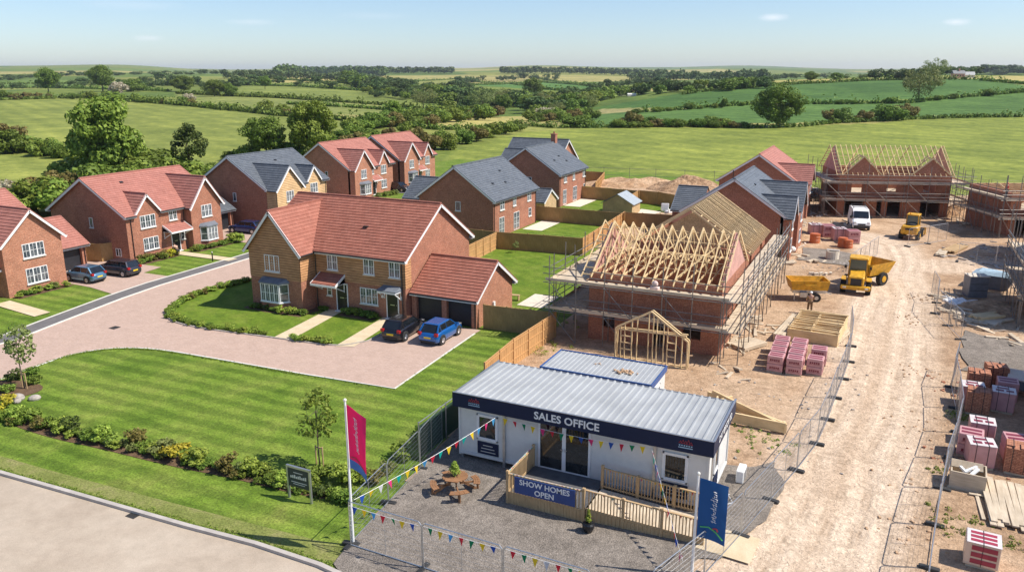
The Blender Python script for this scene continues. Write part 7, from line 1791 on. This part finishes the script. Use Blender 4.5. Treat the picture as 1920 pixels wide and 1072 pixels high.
band([(860,158),(900,154),(1000,150),(1050,152)],9,10,16,F2,'small tree on the far ridge in the centre, one of many','trees of the centre ridge',3)
band([(0,152),(60,146),(150,142),(300,140),(420,140)],18,6,11,F2,'tiny tree on the far left skyline, one of many','tiny trees of the far left skyline',2,(1.5,3))
band([(650,250),(720,240),(790,232),(850,226),(930,222)],16,22,36,['bush_mid','bush_dark','bush_bronze','far_c'],'bush in the rough ground behind the far red-roofed houses, one of many','bushes behind the far red-roofed houses',8,cat='bush')
band([(830,200),(900,190),(980,205),(1060,210),(1110,200)],22,24,38,['far_a','far_b','far_pale','far_c','ash'],'large tree of the stream valley wood, one of many','large trees of the stream valley',14)
band([(990,226),(1050,226),(1110,222)],8,18,28,['bush_mid','bush_dark','bush_bronze'],'bush beside the stream in the valley, one of many','bushes beside the stream',6,cat='bush')
band([(680,175),(760,186),(850,196)],10,18,26,F3,'tree along the hedge above the valley, one of many','trees of the hedge above the valley',8)
band([(0,188),(100,184),(230,190),(330,196),(470,210),(600,222)],12,10,20,['bush_mid','bush_dark','bush_bronze'],'bush growing out of the left meadow hedge, one of many','bushes in the left meadow hedge',2,cat='bush')
band([(1150,240),(1280,238),(1400,240)],10,12,20,['bush_mid','bush_dark','bush_bronze'],'bush growing in the hedge behind the middle meadow, one of many','bushes in the middle meadow hedge',2,cat='bush')
band([(1190,213),(1300,205),(1420,197),(1700,194),(1900,175)],9,8,15,['bush_mid','bush_dark'],'small bush in the hedge between the crop fields, one of many','bushes between the crop fields',1,cat='bush')
BT.sort(key=lambda q:-q[0])
for hh,kd,px2,py2,label,cat_,group,ww in BT[:262]: pt(kd,px2,py2,hh,label,cat_,group,wx=ww,parts=False,name='tree')
FV=[]
for hh,kd,px2,py2,label,cat_,group,ww in BT[262:]:
    g=hit(px2,py2)
    if g is None: continue
    me=PROTO[kd][0];v=np.zeros(len(me.vertices)*3);me.vertices.foreach_get('co',v);v=v.reshape(-1,4,3)[::2].reshape(-1,3)
    h=hh/FL*math.sqrt(g[0]**2+g[1]**2+(HC-g[2])**2);a=rt.uniform(0,6.28);c_,s2_=math.cos(a),math.sin(a)
    FV.append(np.stack([(v[:,0]*c_-v[:,1]*s2_)*h*ww+g[0],(v[:,0]*s2_+v[:,1]*c_)*h*ww+g[1],v[:,2]*h+g[2]-.1],1))
link('distant_trees',mesh_quads('distant_trees',np.concatenate(FV),LM['far']),label='the many tiny far-off trees dotted along the hedges and skyline',cat='trees',kind='stuff')
# --- far woods: one mass each
def wood(line,n,h,label,depth=60,leafs=26,mat='far'):
    rg=np.random.default_rng(int(line[0][0]));V_=[]
    for i in range(n):
        t=(i+rg.random())/n*(len(line)-1);k=min(int(t),len(line)-2);f=t-k
        g=hit(line[k][0]*(1-f)+line[k+1][0]*f,line[k][1]*(1-f)+line[k+1][1]*f)
        if g is None: continue
        d=math.hypot(g[0],g[1]);hh=h*rg.uniform(.7,1.15);r=hh*.5;off=rg.uniform(0,depth)
        x,y=g[0]*(1+off/d),g[1]*(1+off/d);z=th(x,y)
        v=leafset(rg,[(x,y,z+hh*.55,r),(x+rg.uniform(-r,r),y,z+hh*.75,r*.7)],leafs,hh*.13)
        V_.append(v)
    if V_: 
        me=mesh_quads('distant_wood',np.concatenate(V_),LM[mat]);link('distant_wood',me,label=label,cat='wood',kind='stuff')
wood([(520,148),(560,142),(640,139),(700,142),(720,146)],150,20,'dark wooded ridge above the yellow field',160)
wood([(720,139),(790,138),(850,139)],70,16,'low dark wood on the skyline right of the ridge',100)
wood([(940,140),(1010,139),(1100,140),(1180,143),(1280,147)],150,16,'long dark wood along the centre skyline',120)
wood([(1180,150),(1280,152),(1440,150)],90,13,'dark wood on the middle horizon below the blue hills',100)
wood([(110,136),(160,134),(210,136)],50,22,'flat-topped wood on the far left hill',100)
wood([(420,150),(480,146),(560,150),(640,154)],70,12,'wood strip below the ridge on the left',80)
wood([(1730,140),(1830,138),(1960,138)],80,12,'wood on the skyline behind the farmhouse',60)
# --- hedgerows
def hedge(line,w,h,label,mat='oak',dens=16,leaf=.2,gap=0.):
    P=[hit(*p) for p in line];P=[p for p in P if p]
    if len(P)<2: return
    rg=np.random.default_rng(abs(int(line[0][0]*7+line[0][1])));cl=[]
    for a,b in zip(P,P[1:]):
        l=math.hypot(b[0]-a[0],b[1]-a[1]);n=max(2,int(l/(w*.45)))
        for i in range(n):
            t=(i+rg.random()*.6)/n;x=a[0]+(b[0]-a[0])*t;y=a[1]+(b[1]-a[1])*t
            if rg.random()<gap: continue
            hh=h*(rg.uniform(.55,.95) if rg.random()<.85 else rg.uniform(1.2,2.0));cl.append((x+rg.uniform(-.25,.25)*w,y+rg.uniform(-.25,.25)*w,th(x,y)+hh*.42,hh*rg.uniform(.5,.75)))
    v=leafset(rg,cl,dens,leaf,out=.6);me=mesh_quads('hedgerow',v,LM[mat]);link('hedgerow',me,label=label,cat='hedge')
hedge([(-40,190),(0,188),(80,186),(150,184),(240,190),(330,197),(470,211),(520,217),(640,226),(740,232),(790,240)],3,2.6,'long dark hedge along the far side of the big left meadow',leaf=.5,dens=26)
hedge([(-40,275),(0,276),(60,286),(140,298)],2.5,2.6,'thick hedge between the bright strip and the big left meadow',leaf=.3,dens=40)
hedge([(330,176),(440,181),(560,186),(640,192),(720,198),(790,206)],3,2.6,'second hedge beyond the left meadow',leaf=.6,dens=20)
hedge([(440,160),(560,163),(640,168),(760,178),(830,190)],3,2.8,'third hedge across the left middle fields',leaf=.6,dens=18)
hedge([(440,180),(520,184),(620,191)],3,2.4,'short hedge between the two left middle fields',leaf=.6,dens=18)
hedge([(0,166),(80,165),(200,168),(320,172)],4,2.6,'thin hedge beyond the left meadow at the far left',leaf=.7,dens=16)
hedge([(500,148),(560,152),(640,156),(700,158)],5,3,'hedge under the yellow field',leaf=.8,dens=14)
hedge([(860,152),(960,158),(1020,168),(1100,172)],5,3,'hedge crossing the far centre fields',leaf=.8,dens=14)
hedge([(880,160),(1000,153),(1120,160)],5,3,'upper hedge of the far centre fields',leaf=.8,dens=14)
hedge([(990,236),(1040,240),(1110,240),(1200,238),(1280,236),(1330,238),(1400,240),(1455,240),(1500,238),(1560,232),(1640,228),(1715,224),(1800,221),(1960,219)],2.4,1.9,'long hedge along the far edge of the meadow behind the site',leaf=.3,dens=34)
hedge([(1190,212),(1280,206),(1340,201),(1420,196),(1560,195),(1700,194),(1740,189),(1830,181),(1960,171)],2.6,2.3,'hedge between the two dark crop fields',leaf=.4,dens=28)
hedge([(1280,178),(1330,171),(1400,166),(1500,158),(1620,152),(1710,150),(1830,150)],3,2.6,'upper hedge of the crop hill',leaf=.5,dens=20)
hedge([(1835,151),(1880,155),(1960,162)],3,2.4,'hedge on the right edge below the straw-coloured field',leaf=.5,dens=20)
hedge([(440,212),(560,218),(640,224)],2,1.6,'low scrub in front of the meadow hedge',mat='bronze',leaf=.4,dens=20) if False else None
hedge([(540,196),(700,205),(800,214)],2.5,2.4,'hedge in the middle fields above the left meadow hedge',leaf=.5,dens=20)
hedge([(0,158),(160,157),(330,161)],5,2.8,'thin upper hedge beyond the fields at the far left',leaf=.8,dens=14)
hedge([(660,162),(760,153),(860,148)],5,3,'hedge slanting up below the wooded ridge',leaf=.8,dens=14)
hedge([(900,174),(1010,178),(1110,174)],4,2.8,'hedge crossing behind the stream valley wood',leaf=.7,dens=16)
hedge([(1010,148),(1060,156),(1120,163)],5,3,'short slanting hedge in the far centre fields',leaf=.8,dens=14)
hedge([(740,236),(830,244),(900,242),(985,240)],2.5,2.2,'rough hedge between the valley and the bush row',leaf=.35,dens=26)
# farmhouse on the hill, pale farm buildings in the valley
g=hit(1804,147)
fh=empty('farmhouse',g[0],g[1],g[2],YAW,label='pinkish farmhouse with a pale wing on the right skyline',cat='house')
s_=math.hypot(g[0],g[1])/FL
def fb(name,x0,x1,z0,z1,d,mat,roof=None):
    q=MB();q.box(x0*s_,x1*s_,0,d*s_,z0*s_,z1*s_);q.build(name,M[mat],fh)
    if roof: q=MB();q.xprism([(-.5*s_,z1*s_),(d*s_+.5*s_,z1*s_),(d/2*s_,(z1+5)*s_)],x0*s_-.3,x1*s_+.3);q.build('roof',M[roof],fh)
fb('wall',-14,4,0,7,9,'block','slate');fb('wing_wall',4.1,20,0,5,8,'patio','lead');q=MB();q.box(-5*s_,-3*s_,3*s_,5*s_,8*s_,15*s_);q.build('chimney',M['block'],fh)
for k in range(4): q=MB();q.box((-12+k*4)*s_,(-10.3+k*4)*s_,-.1,0,3*s_,5.2*s_);q.build('window',M['glassd'],fh)
for i,(a,b_,w_) in enumerate(((1168,180,14),(1185,181,16),(140,152,0))):
    if not w_: continue
    g=hit(a,b_);d=math.hypot(g[0],g[1])/FL;r=empty('farm_building',g[0],g[1],g[2],YAW+.1*i,label='pale low farm building among the valley trees, %s one'%('left' if i==0 else 'right'),cat='building')
    q=MB();q.box(-w_/2*d,w_/2*d,0,6*d,0,3.2*d);q.build('wall',M['patio'],r);q=MB();q.xprism([(-.3*d,3.2*d),(6.3*d,3.2*d),(3*d,5.5*d)],-w_/2*d,w_/2*d);q.build('roof',M['sill'],r)
# --- garden shrubs and beds
def shrubproto(seed,mat,shape='bush',ncl=12,nper=60,leaf=.05):
    me,cl=crown('foliage',seed,LM[mat],shape,ncl,nper,leaf);tq=trunk('stems',seed,cl,r0=.02,h=.2,nl=6);t=tq.build('stems',BARK);tm=t.data;bpy.data.objects.remove(t);return me,tm
SP={k:shrubproto(30+i,k) for i,k in enumerate(('oak','mid','lime','yellow','bronze','dark','pale'))}
def shrub(k,x,y,h,label,group=None,wx=1.2,z=.02,cat='shrub'):
    r=empty('shrub',x,y,z,random.uniform(0,6.28),label=label,cat=cat,group=group);me,tm=SP[k];link('foliage',me,r);link('stems',tm,r);r.scale=(h*wx,h*wx,h);return r
desc={'oak':'dark green','mid':'mid green','lime':'bright lime','yellow':'golden yellow','bronze':'bronze-tinted','dark':'very dark','pale':'pale grey-green'}
seq=['yellow','mid','lime','mid','bronze','oak','lime','dark','mid','oak','lime','mid','pale','bronze','mid','lime','pale','yellow','yellow','lime','oak','mid','bronze','pale','lime','mid','oak','lime','mid','pale','oak','dark','mid','oak']
cnt={}
rs2=random.Random(3)
for i,k in enumerate(seq):
    t=i/(len(seq)-1);px=-5+t*655;py=784+t*(938-784)-6*math.sin(t*PI)
    x,y=G(px,py+rs2.uniform(-4,4));cnt[k]=cnt.get(k,0)+1
    shrub(k,x,y,rs2.uniform(.42,1.0)*(1.1 if k!='yellow' else 1.),'%s shrub in the long lawn bed, %s of its colour from the left'%(desc[k],(ordn+['twelfth','thirteenth'])[cnt[k]-1]),'shrubs of the long lawn bed',rs2.uniform(.95,1.35))
for i in range(62):
    t=rs2.random();px=0+t*650;py=784+t*154;x,y=G(px,py+rs2.uniform(-7,8));k=rs2.choice(['oak','mid','bronze','lime','pale','mid']);shrub(k,x,y,rs2.uniform(.25,.6),'low filler plant between the shrubs of the long lawn bed, one of many','low filler plants of the long lawn bed')
for i,(px,py,k,h_,l) in enumerate([(600,900,'mid',.9,'green leafy shrub beside the staked tree'),(640,905,'lime',1.1,'large lime green shrub right of the staked tree'),(670,900,'lime',1.0,'lime green shrub behind the pink flag mast'),(700,905,'bronze',.8,'bronze shrub inside the mesh fence corner'),(560,895,'dark',.8,'dark shrub right behind the notice sign'),(755,860,'mid',1.0,'green shrub growing through the mesh fence left of the yard'),(725,885,'pale',.7,'pale shrub at the foot of the mesh fence left of the yard'),(790,820,'oak',1.0,'dark shrub beside the green sheeted fence'),
  (15,735,'mid',.7,'green shrub at the left photo edge above the golden one'),(60,720,'oak',.8,'dark shrub at the foot of the left staked sapling'),(15,760,'yellow',.8,'golden shrub at the left photo edge'),(30,712,'dark',.8,'dark upright shrub left of the left sapling'),(62,700,'oak',.7,'dark shrub just behind the left sapling')]):
    x,y=G(px,py);shrub(k,x,y,h_,l)
x,y=G(35,748)
for i,(dx,dy,s_) in enumerate(((0,0,.34),(.9,.35,.28),(.45,-.35,.2))):
    q=MB();q.ball((0,0,.1),s_,10,6,0,(1.2,.9,.7));q.build('boulder',M['stone'],None,(x+dx,y+dy,0),i,label='rounded grey boulder in the left shrub bed, %s from the left'%['first','third','second'][i],cat='boulder',group='boulders of the left shrub bed')
# island edging plants, one of many
def rowplants(pts,n,ks,h0,h1,label,group,jit=.25,z=.05):
    for i in range(n):
        t=(i+rs2.random()*.8)/n*(len(pts)-1);k=min(int(t),len(pts)-2);f=t-k
        x=pts[k][0]*(1-f)+pts[k+1][0]*f+rs2.uniform(-jit,jit);y=pts[k][1]*(1-f)+pts[k+1][1]*f+rs2.uniform(-jit,jit);shrub(rs2.choice(ks),x,y,rs2.uniform(h0,h1),label,group,1.25,z)
IP=[G(465,528),G(405,543),G(345,565),G(322,580),G(322,596),G(345,607),G(400,617),G(500,628)]
rowplants(IP[:3],34,['mid','mid','bronze','lime'],.4,.65,'low clipped plant along the back edge of the island garden, one of many','edging plants at the back of the island garden')
rowplants(IP[2:],74,['mid','mid','lime','oak'],.35,.55,'low leafy plant along the curved front edge of the island garden, one of many','edging plants along the curve of the island garden')
rowplants([G(550,637),G(590,641),G(622,644)],16,['mid','lime'],.35,.55,'low plant along the kerb between the two garden paths, one of many','edging plants between the paths')
rowplants([(-44.5,45.4),(-41,45.2),(-39.2,45.4)],9,['mid','dark','lime','oak'],.45,.75,'foundation shrub under the bay window of the timber-fronted house, one of many','foundation shrubs under the bay window',.2)
rowplants([(-39,46.9),(-38.6,47.2)],3,['oak','dark'],.5,.7,'dark shrub in the porch corner of the timber-fronted house, one of three','porch corner shrubs',.15)
rowplants([(-36.9,47.1),(-33.8,47.0)],9,['dark','oak','mid','pale'],.5,.8,'foundation shrub between the two front doors of the timber-fronted house, one of many','foundation shrubs between the doors',.2)
rowplants([(-64.0,39.1),(-63.8,43.4)],11,['pale','lime','mid','oak'],.45,.8,'shrub under the front windows of the leftmost house, one of many','shrubs of the leftmost house',.2)
rowplants([(-65.0,50.6),(-64.6,56)],13,['mid','yellow','oak','bronze','mid'],.5,1.0,'shrub in front of the left half of the big brick house, one of many','shrubs left of the porch path',.3)
rowplants([(-64.5,58.2),(-64.2,63.2)],12,['mid','oak','oak'],.5,.9,'shrub below the bay window of the big brick house, one of many','shrubs right of the porch path',.3)
rowplants([(-64.2,63.4),(-63.3,64.2)],4,['mid','lime'],.9,1.3,'large bushy shrub at the driveway corner of the big brick house, one of four','driveway corner shrubs',.3)
rowplants([(-63.6,36),(-62.8,36.2)],3,['oak','mid'],.4,.6,'small shrub by the path of the leftmost house, one of three','path shrubs of the leftmost house',.3)
rowplants([(-68.5,93.5),(-68.3,98.5),(-67.5,101)],10,['mid','pale','oak'],.5,.9,'shrub in front of the far red-roofed houses, one of many','shrubs of the far houses',.4)
rowplants([(-39.5,66),(-40,70),(-41,73)],8,['mid','oak'],.6,1.0,'shrub between the two fences behind the timber-fronted house, one of many','shrubs between the back fences',.6)
# young trees
def sapling(label,px,py,hpx,mat,stakes=2,wx=.95,seed=40):
    me,cl=crown('crown',seed,LM[mat],'sap',34,22,.018);tq=trunk('trunk',seed,cl,r0=.009,h=.7,nl=14);x,y=G(px,py);g=math.sqrt(x*x+y*y+HC*HC);h=hpx/FL*g*1.03
    r=empty('young_tree',x,y,0,0,label=label,cat='tree');c=link('crown',me,r);c.scale=(h*wx,h*wx,h);t=tq.build('trunk',BARK,r);t.scale=(h,h,h)
    for k in range(stakes): q=MB();q.tube((-.2+.4*k,0,0),(-.2+.4*k,0,1.0),.035,6);q.build('stake',M['deck'],r)
    if stakes: q=MB();q.beam((-.22,0,.92),(.22,0,.92),.03,.07);q.build('tie_bar',M['deck'],r)
sapling('slim young tree with wooden stakes in the shrub bed by the notice sign',600,872,145,'mid',2,.95,41)
sapling('thin young tree with stakes in the shrub bed at the left photo edge',47,728,112,'pale',2,.9,42)
sapling('small young tree on the back lawn beside the long shaded fence',967,474,24,'pale',0,1.1,43)
# conifer in pot on picnic table, pot plant at deck
def pottree(label,x,y,z,h,w,pr,ph,mat):
    r=empty('potted_conifer',x,y,z,0,label=label,cat='potted plant')
    q=MB();n=14;q.loft([[(k*pr*math.cos(t*2*PI/n),k*pr*math.sin(t*2*PI/n),zz) for t in range(n)] for k,zz in ((.6,0),(.95,ph*.5),(1,ph*.85),(.8,ph))]);q.build('pot',M['black'],r)
    rg=np.random.default_rng(8);cl=[(rg.uniform(-.5,.5)*w*(1-k/16),rg.uniform(-.5,.5)*w*(1-k/16),ph+h*(.08+k/16*.88),w*(.62-.42*k/16)) for k in range(16)]
    link('foliage',mesh_quads('foliage',leafset(rg,cl,90,.022),LM[mat]),r)
pottree('small bushy green conifer standing on the round picnic table',-15.75,27.2,.895,.62,.36,.12,.1,'lime')
pottree('spiky green plant in a shiny black pot at the corner post of the ramp',-9.35,26.75,.135,.62,.16,.26,.42,'lime')
# weeds and tufts
def tufts(pts,n,label,h=.14,mat='mid',spread=.8):
    rg=np.random.default_rng(len(pts)*7+n);cl=[]
    for i in range(n):
        a=pts[rg.integers(len(pts))];cl.append((a[0]+rg.normal()*spread,a[1]+rg.normal()*spread,.08,h*rg.uniform(.5,1.3)))
    link('weeds',mesh_quads('weeds',leafset(rg,cl,26,.035),LM[mat]),label=label,cat='weeds',kind='stuff')
tufts([G(1795,782)],26,'green weeds beside the right-hand mesh fence by the orange bricks',.28,'mid',.35)
tufts([G(1430,840),G(1395,815),G(1465,830)],34,'weeds growing on the earth right of the truss pile',.14,'mid',.5)
tufts([G(1880,1020),G(1760,960),G(1785,1000),G(1745,880),G(1835,985)],46,'grass tufts among the crates at the lower right',.16,'mid',.35)
tufts([G(1060,610),G(1030,640),G(1050,650),G(1010,660)],30,'pale weeds at the foot of the orange fence',.2,'lime',.5)

def grassedge(line,n,sp,label,h=.07,mat='mid'):
    rg=np.random.default_rng(n);cl=[]
    for i in range(n):
        t=rg.random()*(len(line)-1);k=min(int(t),len(line)-2);f=t-k
        cl.append((line[k][0]*(1-f)+line[k+1][0]*f+rg.normal()*.05,line[k][1]*(1-f)+line[k+1][1]*f+sp+abs(rg.normal())*.12,.03,h*rg.uniform(.5,1.3)))
    link('grass',mesh_quads('grass',leafset(rg,cl,16,.022),LM[mat]),label=label,cat='grass',kind='stuff')
grassedge([(p[0],p[1]+.15) for p in K[:8]],900,.0,'rough grass overhanging the kerb of the pale road',.08)
grassedge([(p[0],p[1]-.2) for p in dl[1:]],900,-.05,'longer grass along the edge of the block paving',.05)
SUN_E=4.8;EXPO=.37
# ================================================================== CAMERA, SUN, SKY, AIR
cam=bpy.data.cameras.new('camera');co=bpy.data.objects.new('camera',cam);C.objects.link(co)
co.location=(0,0,HC);co.rotation_euler=(PI/2-PITCH,0,YAW);cam.sensor_width=36;cam.lens=FL/1920*36;cam.clip_start=.5;cam.clip_end=40000
bpy.context.scene.camera=co
SE,SA=50.,16.
s=Vector((math.cos(R(SE))*math.cos(R(SA)),math.cos(R(SE))*math.sin(R(SA)),math.sin(R(SE))))
L=bpy.data.lights.new('sun','SUN');L.energy=SUN_E if 'SUN_E' in globals() else 4.2;L.angle=R(.53);L.color=(1,.93,.83)
lo=bpy.data.objects.new('sun',L);C.objects.link(lo);lo.rotation_euler=s.to_track_quat('Z','Y').to_euler();lo.location=(30,20,80)
w=bpy.data.worlds.new('World');bpy.context.scene.world=w;w.use_nodes=True
nt=w.node_tree;ns,ls=nt.nodes,nt.links;bg=ns['Background']
sky=ns.new('ShaderNodeTexSky');sky.sky_type='NISHITA';sky.sun_disc=False;sky.sun_elevation=R(SE);sky.sun_rotation=math.atan2(s.x,s.y)
sky.altitude=100;sky.air_density=.9;sky.dust_density=.45;sky.ozone_density=4.
# three thin wisps of cloud high over the horizon
tc=ns.new('ShaderNodeTexCoord');colr=sky.outputs[0]
mt=ns.new('ShaderNodeMix');mt.data_type='RGBA';mt.blend_type='MULTIPLY';mt.inputs[0].default_value=1.;ls.new(colr,mt.inputs[6]);mt.inputs[7].default_value=(1.0,1.0,1.03,1);colr=mt.outputs[2]
def wisp(px,py,wx_,wz_,a):
    global colr
    r=Vector(ray(px,py)).normalized();mp=ns.new('ShaderNodeMapping');mp.vector_type='POINT'
    az=math.atan2(r.y,r.x);mp.inputs['Rotation'].default_value=(0,0,-az)
    ls.new(tc.outputs['Generated'],mp.inputs[0]);sp=ns.new('ShaderNodeSeparateXYZ');ls.new(mp.outputs[0],sp.inputs[0])
    u=math_(ns,ls,'DIVIDE',sp.outputs[1],wx_);v=math_(ns,ls,'DIVIDE',math_(ns,ls,'SUBTRACT',sp.outputs[2],r.z),wz_)
    q=noise(ns,ls,tc.outputs['Generated'],60.,6,.7,1.);d=math_(ns,ls,'SQRT',math_(ns,ls,'ADD',math_(ns,ls,'MULTIPLY',u,u),math_(ns,ls,'MULTIPLY',v,v)))
    k=math_(ns,ls,'SUBTRACT',math_(ns,ls,'ADD',q.outputs[0],.55),d);k=math_(ns,ls,'MULTIPLY',k,a);k.node.use_clamp=True
    colr=mixc(ns,ls,colr,(7.,7.3,7.8),k)
for a_ in ((1450,33,.018,.005,.7),(1793,42,.014,.004,.6),(278,72,.018,.004,.4),(470,42,.03,.004,.25),(250,10,.06,.006,.15),(700,30,.05,.005,.12)): wisp(*a_)
ls.new(colr,bg.inputs[0]);bg.inputs[1].default_value=.115
# even, pale air between here and the far hills
hz=MB();hz.box(-9500,9500,-9500,9500,-20,110)
m=bpy.data.materials.new('air');m.use_nodes=True;n_=m.node_tree.nodes;n_.remove(n_['Principled BSDF'])
pv=n_.new('ShaderNodeVolumePrincipled');pv.inputs['Density'].default_value=.00007;pv.inputs['Color'].default_value=(.80,.88,1,1);pv.inputs['Anisotropy'].default_value=.2
m.node_tree.links.new(pv.outputs[0],n_['Material Output'].inputs['Volume'])
hz.build('haze',m,kind='stuff')
sc=bpy.context.scene
sc.view_settings.view_transform='Standard';sc.view_settings.look='None';sc.view_settings.gamma=1;sc.view_settings.exposure=EXPO if 'EXPO' in globals() else 0.
sc.cycles.max_bounces=6;sc.cycles.volume_bounces=0;sc.cycles.transparent_max_bounces=8
